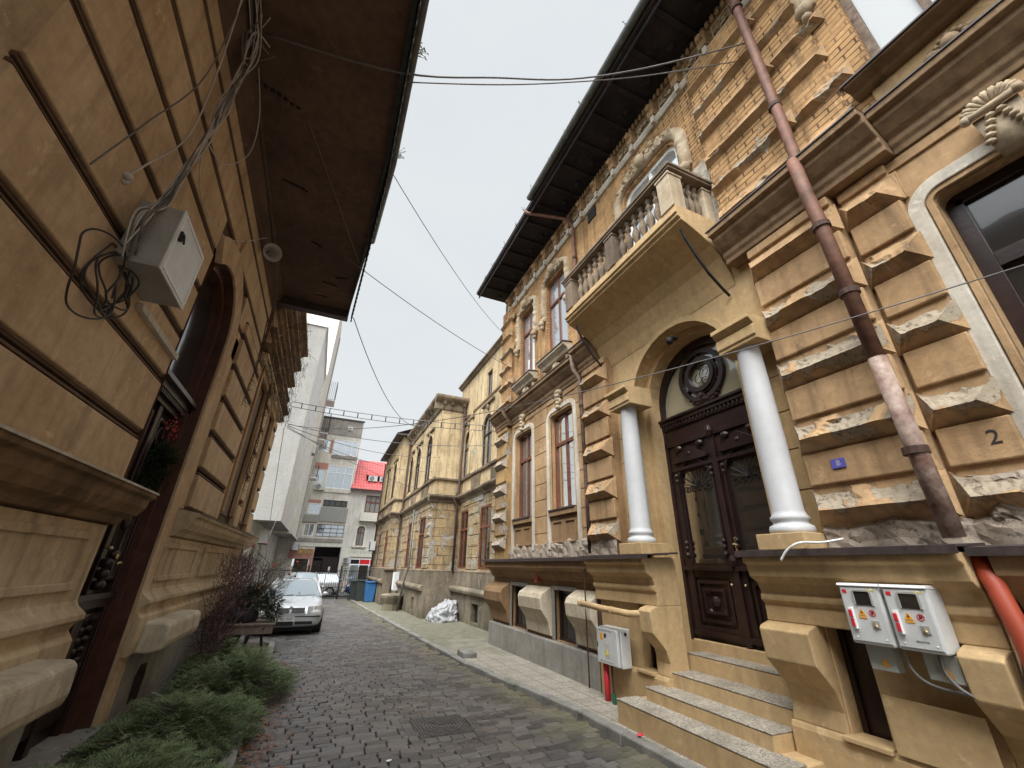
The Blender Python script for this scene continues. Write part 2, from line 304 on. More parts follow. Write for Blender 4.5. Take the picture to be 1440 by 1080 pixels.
# ---------------------------------------------------------------- mesh builder
def FI(u, d, z): return (u, d, z)
def FR(x): return lambda u, d, z: (x - d, u, z)      # facade facing -X, u = Y
def FL(x): return lambda u, d, z: (x + d, u, z)      # facade facing +X
def FB(y): return lambda u, d, z: (u, y - d, z)      # facade facing -Y
class MB:
    def __init__(s, F=FI): s.v = []; s.f = []; s.a = []; s.F = F
    def P(s, u, d, z, a=0.0): s.v.append(s.F(u, d, z)); s.a.append(a); return len(s.v) - 1
    def q(s, *p): s.f.append(tuple(s.P(*x) for x in p))
    def box(s, u0, u1, d0, d1, z0, z1):
        i = [s.P(u, d, z) for u in (u0, u1) for d in (d0, d1) for z in (z0, z1)]
        for f in ((0, 1, 3, 2), (4, 6, 7, 5), (0, 4, 5, 1), (2, 3, 7, 6), (0, 2, 6, 4), (1, 5, 7, 3)): s.f.append(tuple(i[k] for k in f))
    def extr(s, prof, u0, u1, sub=0):          # closed (d,z) polygon along u
        n = len(prof)
        k = max(1, sub)
        rings = [[s.P(u0 + (u1 - u0) * j / k, d, z) for d, z in prof] for j in range(k + 1)]
        for a, b in zip(rings, rings[1:]):
            for i in range(n): s.f.append((a[i], a[(i + 1) % n], b[(i + 1) % n], b[i]))
        s.f.append(tuple(rings[0])); s.f.append(tuple(reversed(rings[-1])))
    def prism(s, poly, d0, d1):                # (u,z) polygon
        a = [s.P(u, d0, z) for u, z in poly]; b = [s.P(u, d1, z) for u, z in poly]; n = len(poly)
        for i in range(n): s.f.append((a[i], a[(i + 1) % n], b[(i + 1) % n], b[i]))
        s.f.append(tuple(a)); s.f.append(tuple(reversed(b)))
    def tube(s, pts, r, n=6, r1=None):
        pts = [Vector(p) for p in pts]; m = len(pts); r1 = r if r1 is None else r1
        up = Vector((.13, .27, 1)).normalized(); prev = None
        rings = []
        for i, p in enumerate(pts):
            t = (pts[min(i + 1, m - 1)] - pts[max(i - 1, 0)])
            if t.length < 1e-9: t = Vector((0, 0, 1))
            t.normalize()
            if prev is None:
                a = t.cross(up)
                if a.length < .1: a = t.cross(Vector((1, 0, 0)))
            else:
                a = prev - t * prev.dot(t)
                if a.length < 1e-6: a = t.cross(up)
            a.normalize(); prev = a; b = t.cross(a)
            rr = r + (r1 - r) * i / max(1, m - 1)
            rings.append([s.P(*(p + (a * math.cos(2 * math.pi * k / n) + b * math.sin(2 * math.pi * k / n)) * rr)) for k in range(n)])
        for x, y in zip(rings, rings[1:]):
            for k in range(n): s.f.append((x[k], x[(k + 1) % n], y[(k + 1) % n], y[k]))
        s.f.append(tuple(reversed(rings[0]))); s.f.append(tuple(rings[-1]))
    def lathe(s, cu, cd, prof, n=16):
        rings = [[s.P(cu + r * math.cos(2 * math.pi * k / n), cd + r * math.sin(2 * math.pi * k / n), z) for k in range(n)] for r, z in prof]
        for x, y in zip(rings, rings[1:]):
            for k in range(n): s.f.append((x[k], x[(k + 1) % n], y[(k + 1) % n], y[k]))
        s.f.append(tuple(reversed(rings[0]))); s.f.append(tuple(rings[-1]))
    def disc(s, cu, cz, r0, r1, d0, d1, n=20):  # flat ring in the facade plane
        for k in range(n):
            a, b = 2 * math.pi * k / n, 2 * math.pi * (k + 1) / n
            pa = [(cu + r * math.cos(t), cz + r * math.sin(t)) for r, t in ((r0, a), (r1, a), (r1, b), (r0, b))]
            if r0 < 1e-6: pa = pa[1:]
            s.prism(pa, d0, d1)
    def blob(s, u, d, z, ru, rd, rz, n=6, m=4):
        top = s.P(u, d, z + rz); bot = s.P(u, d, z - rz)
        rings = []
        for j in range(1, m):
            t = math.pi * j / m
            rings.append([s.P(u + ru * math.sin(t) * math.cos(2 * math.pi * k / n), d + rd * math.sin(t) * math.sin(2 * math.pi * k / n), z + rz * math.cos(t)) for k in range(n)])
        for k in range(n): s.f.append((top, rings[0][k], rings[0][(k + 1) % n])); s.f.append((bot, rings[-1][(k + 1) % n], rings[-1][k]))
        for x, y in zip(rings, rings[1:]):
            for k in range(n): s.f.append((x[k], y[k], y[(k + 1) % n], x[(k + 1) % n]))
    def clusters(s, gap=.27):
        n = len(s.v); par = list(range(n))
        def fd(x):
            while par[x] != x: par[x] = par[par[x]]; x = par[x]
            return x
        for f in s.f:
            for k in f[1:]:
                a, b = fd(f[0]), fd(k)
                if a != b: par[a] = b
        bb = {}
        for f in s.f:
            r = fd(f[0])
            for k in f:
                v = s.v[k]; q = bb.get(r)
                if q is None: bb[r] = [list(v), list(v)]
                else:
                    for i in range(3):
                        if v[i] < q[0][i]: q[0][i] = v[i]
                        if v[i] > q[1][i]: q[1][i] = v[i]
        ks = list(bb)
        if len(ks) > 700: return None
        g = {k: k for k in ks}
        def fg(x):
            while g[x] != x: g[x] = g[g[x]]; x = g[x]
            return x
        for i, a in enumerate(ks):
            A = bb[a]
            for b in ks[i + 1:]:
                B = bb[b]
                if all(A[0][k] - gap < B[1][k] and B[0][k] - gap < A[1][k] for k in range(3)): g[fg(a)] = fg(b)
        res = {}
        for f in s.f: res.setdefault(fg(fd(f[0])), []).append(f)
        return res if 1 < len(res) <= 90 else None
    def build(s, name, mat, parent=None, bevel=0, smooth=False, kind=None, recalc=True, local=False, split=True):
        if split and parent is not None and recalc and SPLIT:
            cl = s.clusters()
            if cl:
                first = None
                for fs in cl.values():
                    m = MB(); mp = {}
                    for f in fs:
                        for k in f:
                            if k not in mp: mp[k] = len(m.v); m.v.append(s.v[k]); m.a.append(s.a[k])
                        m.f.append(tuple(mp[k] for k in f))
                    o = m.build(name, mat, parent, bevel, smooth, kind, recalc, local, False)
                    first = first or o
                return first
        me = bpy.data.meshes.new(name)
        off = Vector((0, 0, 0))
        if parent is None and s.v and not local:
            xs, ys, zs = zip(*s.v); off = Vector(((min(xs) + max(xs)) / 2, (min(ys) + max(ys)) / 2, min(zs)))
        me.from_pydata([tuple(Vector(v) - off) for v in s.v], [], s.f)
        if any(s.a):
            at = me.attributes.new('dmg', 'FLOAT', 'POINT'); at.data.foreach_set('value', s.a)
        if recalc:
            bm = bmesh.new(); bm.from_mesh(me); bmesh.ops.recalc_face_normals(bm, faces=bm.faces); bm.to_mesh(me); bm.free()
        me.materials.append(M[mat] if isinstance(mat, str) else mat)
        if smooth: me.shade_smooth() if smooth is True else me.shade_auto_smooth() if False else me.shade_smooth()
        o = bpy.data.objects.new(name, me); col.objects.link(o)
        if parent is not None:
            o.parent = parent; o.location = -WO[parent]; WO[o] = Vector((0, 0, 0))
        else: o.location = off; WO[o] = off
        if bevel:
            b = o.modifiers.new('bevel', 'BEVEL'); b.width = bevel; b.segments = 2; b.limit_method = 'ANGLE'; b.angle_limit = R(35)
        if kind: o['kind'] = kind
        return o
def thing(name, label, cat, loc, group=None):
    o = bpy.data.objects.new(name, None); o.empty_display_size = .2; col.objects.link(o)
    o.location = loc; WO[o] = Vector(loc); o['label'] = label; o['category'] = cat
    if group: o['group'] = group
    return o
def tag(o, label, cat, group=None):
    o['label'] = label; o['category'] = cat
    if group: o['group'] = group
    return o
def copy_tree(o, parent=None):
    c = o.copy(); col.objects.link(c)
    if parent: c.parent = parent
    for ch in list(o.children): copy_tree(ch, c)
    return c
def text(s, size, fr, u, z, d, mat, parent, name='lettering', mirror=False, ext=.001, sx=1):
    cu = bpy.data.curves.new('t', 'FONT'); cu.body = s; cu.size = size; cu.extrude = ext; cu.align_x = 'CENTER'; cu.align_y = 'CENTER'; cu.resolution_u = 3
    ob = bpy.data.objects.new('t', cu); col.objects.link(ob)
    dg = bpy.context.evaluated_depsgraph_get(); dg.update()
    me0 = ob.evaluated_get(dg).to_mesh()
    mb = MB(fr)
    k = -1 if mirror else 1
    for v in me0.vertices: mb.P(u + k * sx * v.co.x, d + v.co.z, z + v.co.y)
    mb.f = [tuple(p.vertices) for p in me0.polygons]
    ob.evaluated_get(dg).to_mesh_clear(); bpy.data.objects.remove(ob)
    return mb.build(name, mat, parent)

def outline(a, b, c, e, r, n=8):
    if r <= 0: return [(a, c), (a, e), (b, e), (b, c)]
    pts = [(a, c)]
    for k in range(n + 1):
        t = math.pi - math.pi / 2 * k / n; pts.append((a + r + r * math.cos(t), e - r + r * math.sin(t)))
    for k in range(n + 1):
        t = math.pi / 2 - math.pi / 2 * k / n; pts.append((b - r + r * math.cos(t), e - r + r * math.sin(t)))
    pts.append((b, c)); return pts
def wall(mb, u0, u1, z0, z1, ops, d=0.0, rev=.2):
    ops = [tuple(o) + ((0,) if len(o) == 4 else ()) for o in ops]
    us = sorted({u0, u1} | {x for o in ops for x in o[:2] if u0 < x < u1}); zs = sorted({z0, z1} | {x for o in ops for x in o[2:4] if z0 < x < z1})
    for a, b in zip(us, us[1:]):
        for c, e in zip(zs, zs[1:]):
            mu, mz = (a + b) / 2, (c + e) / 2
            if any(o[0] < mu < o[1] and o[2] < mz < o[3] for o in ops): continue
            mb.q((a, d, c), (b, d, c), (b, d, e), (a, d, e))
    for a, b, c, e, r in ops:
        a2, b2 = max(a, u0), min(b, u1)
        pts = outline(a, b, c, e, r)
        if r > 0:
            n = 8
            for k in range(n):
                p, q_ = pts[1 + k], pts[2 + k]; mb.q((a, d, e), (p[0], d, p[1]), (q_[0], d, q_[1]))
                p, q_ = pts[2 + n + k], pts[3 + n + k]; mb.q((b, d, e), (p[0], d, p[1]), (q_[0], d, q_[1]))
        for p, q_ in zip(pts, pts[1:]): mb.q((p[0], d, p[1]), (q_[0], d, q_[1]), (q_[0], d - rev, q_[1]), (p[0], d - rev, p[1]))
        mb.q((a, d, c), (b, d, c), (b, d - rev, c), (a, d - rev, c))
def gapint(z0, z1, u0, u1, ops):
    """free intervals of [u0,u1] for a course z0..z1"""
    cuts = []
    for o in ops:
        a, b, c, e = o[:4]; r = o[4] if len(o) > 4 else 0
        if z1 <= c or z0 >= e: continue
        if r and z1 > e - r:
            zz = min(max(z0, e - r), e); dz = zz - (e - r); w = r - math.sqrt(max(0, r * r - dz * dz)); a, b = a + w, b - w
        cuts.append((a, b))
    res = [(u0, u1)]
    for a, b in cuts:
        nr = []
        for x, y in res:
            if b <= x or a >= y: nr.append((x, y)); continue
            if a > x: nr.append((x, a))
            if b < y: nr.append((b, y))
        res = nr
    return [r_ for r_ in res if r_[1] - r_[0] > .03]
def band(mb, pts, w0, w1, d0, d1, amp=0, sc=6, seg=.05, rows=1, seed=0):
    """strip following (u,z) path, offset outward w0..w1, raised d0..d1, optional relief noise"""
    P = [Vector((p[0], p[1])) for p in pts]
    if amp:
        Q = [P[0]]
        for a, b in zip(P, P[1:]):
            k = max(1, int((b - a).length / seg))
            for j in range(1, k + 1): Q.append(a.lerp(b, j / k))
        P = Q
    nrm = []
    for i in range(len(P)):
        t = (P[min(i + 1, len(P) - 1)] - P[max(i - 1, 0)]).normalized(); nrm.append(Vector((-t.y, t.x)))
    # mitre for sharp corners
    off = []
    for i in range(len(P)):
        if 0 < i < len(P) - 1:
            t1 = (P[i] - P[i - 1]).normalized(); t2 = (P[i + 1] - P[i]).normalized()
            c = (t1 + t2); c = c.normalized() if c.length > 1e-6 else t1
            k = 1 / max(.5, c.dot(t1)); off.append(Vector((-c.y, c.x)) * k)
        else: off.append(nrm[i])
    prof = []
    R_ = rows * 4 if amp else 1
    prof.append((w0, d0 - .02)); 
    for j in range(R_ + 1):
        t = j / R_; prof.append((w0 + (w1 - w0) * t, d0 + (d1 - d0) * (math.sin(math.pi * (.12 + .76 * t)) if amp else 1)))
    prof.append((w1, d0 - .02))
    rings = []
    for i, p in enumerate(P):
        rg = []
        for j, (w, d) in enumerate(prof):
            q = p + off[i] * w
            dd = d
            if amp and 0 < j < len(prof) - 1:
                dd += amp * noise.noise(Vector((q.x * sc, q.y * sc, seed))) * 1.6 + amp * .6 * noise.noise(Vector((q.x * sc * 2.7, q.y * sc * 2.7, seed + 4)))
            rg.append(mb.P(q.x, dd, q.y))
        rings.append(rg)
    for a, b in zip(rings, rings[1:]):
        for j in range(len(prof) - 1): mb.f.append((a[j], a[j + 1], b[j + 1], b[j]))
    mb.f.append(tuple(rings[0])); mb.f.append(tuple(reversed(rings[-1])))
def garland(mb, u, z, d, w, h, n=40, seed=1):
    rr = random.Random(seed)
    for _ in range(int(n * (2.2 if w > 1.3 else 1.5))):
        t = rr.uniform(-1, 1); k = (1 - abs(t)) ** .8
        s = rr.uniform(.35, 1) * min(.05, h * .2)
        mb.blob(u + t * w / 2, d + rr.uniform(0, .03), z + rr.uniform(-.5, .5) * h * (k * .8 + .12) - abs(t) * h * .15, s * rr.uniform(.8, 1.6), s * .8, s * rr.uniform(.6, 1.3))
def block(mb, u0, u1, z0, z1, d0, d1, dmg=0, seed=0, hipL=.14, hipR=.14, lo=.36):
    """hipped rustication block with an optionally eroded upper slope"""
    rr = Vector((seed * 3.1, seed * 1.7, 0)); nu = max(6, int((u1 - u0) / .045)); nv = 6
    zr = z0 + (z1 - z0) * lo
    def eros(p, t):
        if not dmg: return 0, 0
        n = noise.fractal(Vector((p[0] * 4, p[1] * 4, 0)) + rr, 1.0, 2.0, 4)
        k = max(0, min(1, (n + dmg * 1.1 - .35) * 3)) * math.sin(math.pi * min(1, max(0, t))) ** .4
        return k, k * (.035 + .05 * abs(noise.noise(Vector((p[0] * 13, p[1] * 13, 3)) + rr)))
    grid = []
    for j in range(nv + 1):
        t = j / nv; row = []
        for i in range(nu + 1):
            s = i / nu
            ua = u0 + (u1 - u0) * s; ub = u0 + hipL + (u1 - hipR - u0 - hipL) * s
            u = ub + (ua - ub) * t; z = zr + (z1 - zr) * t; d = d1 + (d0 - d1) * t
            a, e = eros((u, z), 1 - t if t > .02 else .9)
            if s in (0, 1): e *= .4
            row.append(mb.P(u, max(d0 - .02, d - e), z, a))
        grid.append(row)
    for a, b in zip(grid, grid[1:]):
        for i in range(nu): mb.f.append((a[i], a[i + 1], b[i + 1], b[i]))
    A = [mb.P(u0, d0, z0), mb.P(u1, d0, z0)]
    low = [mb.P(u0 + (u1 - u0) * i / nu, d0, z0) for i in range(nu + 1)]
    for i in range(nu): mb.f.append((low[i], low[i + 1], grid[0][i + 1], grid[0][i]))
    mb.f.append(tuple([low[0]] + [g[0] for g in grid])); mb.f.append(tuple([low[-1]] + [g[-1] for g in grid]))

def window(F, parent, a, b, c, e, rec, style='cross', r=0, wood='wood2', gl='glass', fw=.06, trans=.68, curtain=False, cols=2, name='window'):
    """frame with mullions (part) and its pane (sub-part)"""
    mb = MB(F)
    pts = outline(a, b, c, e, r)
    band(mb, pts, -fw, .0, -rec, -rec + .05)
    mb.box(a, b, -rec - .0, -rec + .06, c, c + fw)
    w = b - a
    for k in range(1, cols):
        u = a + w * k / cols; mb.box(u - fw * .42, u + fw * .42, -rec, -rec + .045, c + fw, e - fw if r < w / 2 - .01 else e - .02)
    if style == 'cross':
        z = c + (e - c) * trans; mb.box(a + fw, b - fw, -rec + .002, -rec + .055, z - fw * .6, z + fw * .6)
    elif style == 'grid':
        for k in (1, 2): z = c + (e - c) * k / 3; mb.box(a + fw, b - fw, -rec + .002, -rec + .04, z - .02, z + .02)
    fr = mb.build(name, wood, parent, bevel=.004)
    g = MB(F); g.f.append(tuple(g.P(u, -rec + .012, z) for u, z in outline(a + .01, b - .01, c + .01, e - .01, max(0, r - .01))))
    g.build('pane', gl, fr)
    if curtain:
        k = MB(F)
        n = 14
        for (x0, x1) in ((a + .02, a + w * .34), (b - w * .34, b - .02)):
            pts2 = [(x0 + (x1 - x0) * i / n, -rec - .05 + .015 * math.sin(i * 2.1)) for i in range(n + 1)]
            for p, q_ in zip(pts2, pts2[1:]): k.q((p[0], p[1], c + .02), (q_[0], q_[1], c + .02), (q_[0], q_[1], e - .05), (p[0], p[1], e - .05))
        k.build('curtain', 'curtain', fr)
    return fr
# ================================================================ TOWNHOUSE (right)
XW = 4.4
F = FR(XW)
TH = thing('townhouse', 'ochre two storey townhouse with balcony over a columned doorway and peeling rusticated walls', 'townhouse', (XW + 2, 5, 0))
W1 = (8.9, 9.85, 2.72, 4.9, .14); W2 = (6.95, 7.93, 2.74, 4.86, .14); W3 = (-.17, .93, 2.55, 4.70, .10); W5 = (-3.3, -2.2, 2.55, 4.70, .10)
DOOR = (3.1, 5.05, -.3, 5.1, .975)
UW1 = (8.75, 9.65, 6.36, 8.64, .12); UW2 = (7.03, 8.02, 6.34, 8.70, .12); UB = (3.3, 4.72, 6.05, 8.62, .28); UN = (-.12, .84, 6.34, 9.1, .2); UF = (-3.3, -2.34, 6.34, 9.1, .2)
# ground floor walls
mb = MB(F)
wall(mb, -6, 2.5, 1.7, 5.8, [W3, W5], 0, .3); wall(mb, 5.5, 10.9, 1.7, 5.8, [W1, W2], 0, .22)
mb.build('wall', 'ochre', TH)
mb = MB(F)
wall(mb, 2.5, 5.5, -.3, 5.85, [DOOR], .004, .22)
D2 = (3.2, 4.95, -.3, 5.0, .875)
mb.build('portal_wall', 'yellow', TH)
mb = MB(F); wall(mb, 3.0, 5.15, -.3, 5.3, [D2], -.216, .34); mb.build('portal_reveal', 'yellow', TH)
# course slabs
mb = MB(F)
z = 1.98; k = 0
while z < 5.25:
    zt = min(z + .355, 5.3)
    for (a, b) in gapint(z, zt, -6, 1.15, [(o[0] - .19, o[1] + .19, 1.9, o[3] + .2, .25) for o in (W3, W5)]):
        mb.box(a, b, 0, .026, z + .009, zt - .009)
    for (a, b) in gapint(z, zt, 6.34, 10.15, [(o[0] - .13, o[1] + .13, 1.9, o[3] + .12, .2) for o in (W1, W2)]):
        n = 2 if b - a > .8 else 1
        for j in range(n): mb.box(a + (b - a) * j / n + .006, a + (b - a) * (j + 1) / n - .006, 0, .026, z + .007, zt - .007)
    z += .355; k += 1
mb.build('ashlar_course', 'ochre', TH, bevel=.006)
# portal joints: raised bands on the yellow wall
mb = MB(F)
z = 2.0
while z < 4.1:
    for (a, b) in ((2.52, 3.06), (5.09, 5.48)): mb.box(a, b, .0, .02, z + .006, z + .42 - .006)
    z += .42
mb.build('portal_course', 'yellow', TH, bevel=.006)
# pilasters with diamond blocks
TOPS = [2.39, 3.05, 3.74, 4.45, 5.15]
def pilaster(segs, dm, mat, name, seed):
    mb = MB(F)
    for (a, b, d) in segs: mb.box(a, b, -.05, d, 1.84, 5.3)
    for i, zt in enumerate(TOPS):
        for (a, b, d) in segs: mb.box(a + .0, b - .0, d - .02, d + .035, zt + .02, (TOPS[i + 1] - .34 if i + 1 < len(TOPS) else 5.28))
    p = mb.build(name, mat, TH, bevel=.012)
    for i, zt in enumerate(TOPS):
        for j, (a, b, d) in enumerate(segs):
            m2 = MB(F); block(m2, a - .035, b + .035, zt - .34, zt, d - .01, d + .16, dm[i] if j == 0 else dm[i] + .25, seed + i * 3 + j, hipL=.12, hipR=.12)
            m2.build('rusticated_block', 'stone' if False else mat, p)
    return p
pilaster([(1.56, 2.5, .16), (1.1, 1.52, .05)], [.6, .7, .65, .45, .1], 'ochre', 'pilaster', 3)
pilaster([(5.55, 6.28, .16)], [.55, .15, .1, .35, .1], 'ochre', 'pilaster', 40)
pilaster([(10.2, 10.9, .14)], [.9, .8, .7, .8, .6], 'ochre_bad', 'pilaster', 70)
# eroded strip above the ledge
mb = MB(F)
for (a, b, top) in ((-6, 2.48, 2.06), (5.55, 10.95, 2.2)):
    nu = int((b - a) / .06); rows = 5; g = []
    for j in range(rows + 1):
        row = []
        for i in range(nu + 1):
            u = a + (b - a) * i / nu; zt = top + .08 * noise.noise(Vector((u * 2.3, 5, 0))) + .03 * noise.noise(Vector((u * 9, 2, 0)))
            zz = 1.8 + (zt - 1.8) * j / rows
            pd = .165 if (1.53 < u < 2.5 or 5.5 < u < 6.3) else (.075 if 1.05 < u < 1.53 else 0); dd = .04 + .05 * noise.fractal(Vector((u * 5, zz * 6, 1)), 1, 2, 4) + pd
            if j == rows: dd = pd - .02
            row.append(mb.P(u, dd, zz, 1.0))
        g.append(row)
    for r0, r1 in zip(g, g[1:]):
        for i in range(nu): mb.f.append((r0[i], r0[i + 1], r1[i + 1], r1[i]))
mb.build('eroded_masonry_strip', 'ochre_bad', TH)
mb = MB(F); nu, nv = 34, 20; g = []
for j in range(nv + 1):
    row = []
    for i in range(nu + 1):
        s_, t_ = i / nu, j / nv; ed = min(1, 5 * min(s_, 1 - s_, t_ * 2, 1 - t_))
        u = .62 + .92 * s_; zz = 1.84 + (.56 + .10 * noise.noise(Vector((u * 4, 0, 7)))) * t_
        dd = -.01 + ed * (.10 + .07 * noise.fractal(Vector((u * 6, zz * 7, 4)), 1, 2, 4) + .03 * abs(noise.noise(Vector((u * 17, zz * 17, 0)))))
        row.append(mb.P(u, dd, zz, 1.0))
    g.append(row)
for r0, r1 in zip(g, g[1:]):
    for i in range(nu): mb.f.append((r0[i], r0[i + 1], r1[i + 1], r1[i]))
mb.build('exposed_rubble', 'ochre_bad', TH)
# window surrounds, keystones, aprons
for n_, o in enumerate((W1, W2, W3, W5)):
    a, b, c, e, r = o; big = n_ > 1
    mb = MB(F); w = .115 if big else .10
    pts = outline(a - .06, b + .06, (2.0 if not big else 2.0), e + .05, r + .05)
    band(mb, pts, 0.0, w, .03, .055)
    sr = mb.build('window_surround', 'surround', TH, bevel=.008)
    mb = MB(F); pts2 = outline(a - .05, b + .05, c - .02, e + .05, r + .02); band(mb, pts2, -.05, .0, .005, .035); mb.build('inner_moulding', 'ochre', sr, bevel=.006)
    # apron panel below the sill
    mb = MB(F); mb.box(a - .05, b + .05, 0, .02, 2.02, c - .12)
    mb.box(a - .05, b + .05, -.1, .09, c - .1, c - .0)
    nn = 2
    for j in range(nn):
        x0 = a + (b - a) * j / nn + .04; x1 = a + (b - a) * (j + 1) / nn - .04
        band(mb, [(x0, 2.12), (x0, c - .2), (x1, c - .2), (x1, 2.12), (x0 + .02, 2.12)], -.03, 0, .02, .045)
    mb.build('window_apron', 'brownplaster' if not big else 'ochre', sr, bevel=.004)
    mb = MB(F); mb.box(a - .02, b + .02, -.1, .11, c - .0, c + .03); mb.build('sill_board', 'drip', sr)
    # keystone ornament
    mb = MB(F); u = (a + b) / 2
    if big:
        mb.prism([(u - .10, e - .05), (u - .13, e + .32), (u + .13, e + .32), (u + .10, e - .05)], .0, .15)
        mb.tube([(u - .15, .18, e + .34), (u + .15, .18, e + .34)], .03, 10)
        for k in range(11):
            t = math.pi * (k + .5) / 11; mb.tube([(u, .10, e + .36), (u - .14 * math.cos(t), .17, e + .37 + .10 * math.sin(t)), (u - .165 * math.cos(t), .15, e + .37 + .14 * math.sin(t))], .014, 6, .025)
        for s in (-1, 1):
            mb.blob(u + s * .15, .18, e + .34, .035, .045, .04, 10, 6)
            for k in range(5): mb.blob(u + s * (.03 + .018 * k), .17, e + .27 - .055 * k, .035, .03, .022)
    elif False:
        for k in range(9):
            t = math.pi * k / 8; mb.blob(u - .25 * math.cos(t), .17, e + .42 + .19 * math.sin(t), .055, .07, .09)
        for k in range(6): mb.blob(u - .22 + .088 * k, .2, e + .37, .06, .07, .05)
        garland(mb, u, e + .17, .17, .34, .28, 26, 5)
    else:
        for k in range(5): mb.blob(u, .08, e + .08 + .09 * k, .055 + .012 * k, .08, .06)
        for s in (-1, 1): mb.blob(u + s * .09, .07, e + .42, .05, .06, .07); mb.blob(u + s * .07, .06, e + .2, .035, .05, .07)
    mb.build('keystone', 'relief', sr, smooth=True)
window(F, TH, *W1[:4], .14, r=W1[4] - .02); window(F, TH, *W2[:4], .14, r=W2[4] - .02)
for o in (W3, W5):
    window(F, TH, *o[:4], .2, r=.06, wood='wood', gl='glass_dk', fw=.11, trans=.66)
# cornice between the storeys
CP = [(-.02, 5.3), (.05, 5.3), (.05, 5.36), (.08, 5.40), (.08, 5.46), (.13, 5.5), (.22, 5.6), (.23, 5.66), (.29, 5.67), (.29, 5.75), (-.02, 5.83)]
mb = MB(F)
mb.extr(CP, -6, 1.0); mb.extr([(d + (.15 if d > 0 else 0), z) for d, z in CP], 1.0, 2.78); mb.extr([(d + (.14 if d > 0 else 0), z) for d, z in CP], 5.78, 6.36)
mb.extr(CP, 6.36, 10.1); mb.extr([(d + (.14 if d > 0 else 0), z) for d, z in CP], 10.1, 11.0)
cn = mb.build('cornice', 'cornice', TH, bevel=.01)
mb = MB(F)
for a, b, d in ((-6, 1.0, .305), (1.0, 2.8, .455), (5.76, 6.36, .445), (6.36, 10.1, .305), (10.1, 11.02, .445)): mb.box(a + .001, b - .001, -.02, d, 5.80, 5.815) if False else mb.extr([(0, 5.845), (d, 5.762), (d, 5.745), (d - .01, 5.745), (d - .012, 5.757), (0, 5.838)], a + .001, b - .001)
mb.build('flashing', 'drip', cn)
# upper storey
mb = MB(F)
wall(mb, -6, 10.9, 5.8, 10.1, [UF, UN, UB, UW1, UW2], 0, .2)
mb.build('upper_wall', 'brick', TH)
def qbands(segs, seed, zlist, dm):
    dm -= .3
    mb = MB(F)
    for a, b, d in segs: mb.box(a, b, -.03, d, 5.8, 9.4)
    q_ = mb.build('quoin_pilaster', 'brick', TH, bevel=.008)
    for i, (z0, z1) in enumerate(zlist):
        m2 = MB(F)
        for j, (a, b, d) in enumerate(segs): block(m2, a - .05 - (i % 2) * .12, b + .03 + (j) * (i % 2) * .1, z0, z1, d - .01, d + .10, dm + (.3 if (i + seed) % 3 == 0 else 0), seed + i * 5 + j, hipL=.06, hipR=.06, lo=.25)
        m2.build('quoin_block', 'ochre', q_)
qbands([(1.75, 2.75, .10), (1.15, 1.72, .03)], 2, [(6.0 + .56 * k, 6.27 + .56 * k) for k in range(6)], .45)
qbands([(10.15, 10.9, .10)], 60, [(6.0 + .56 * k, 6.27 + .56 * k) for k in range(6)], .7)
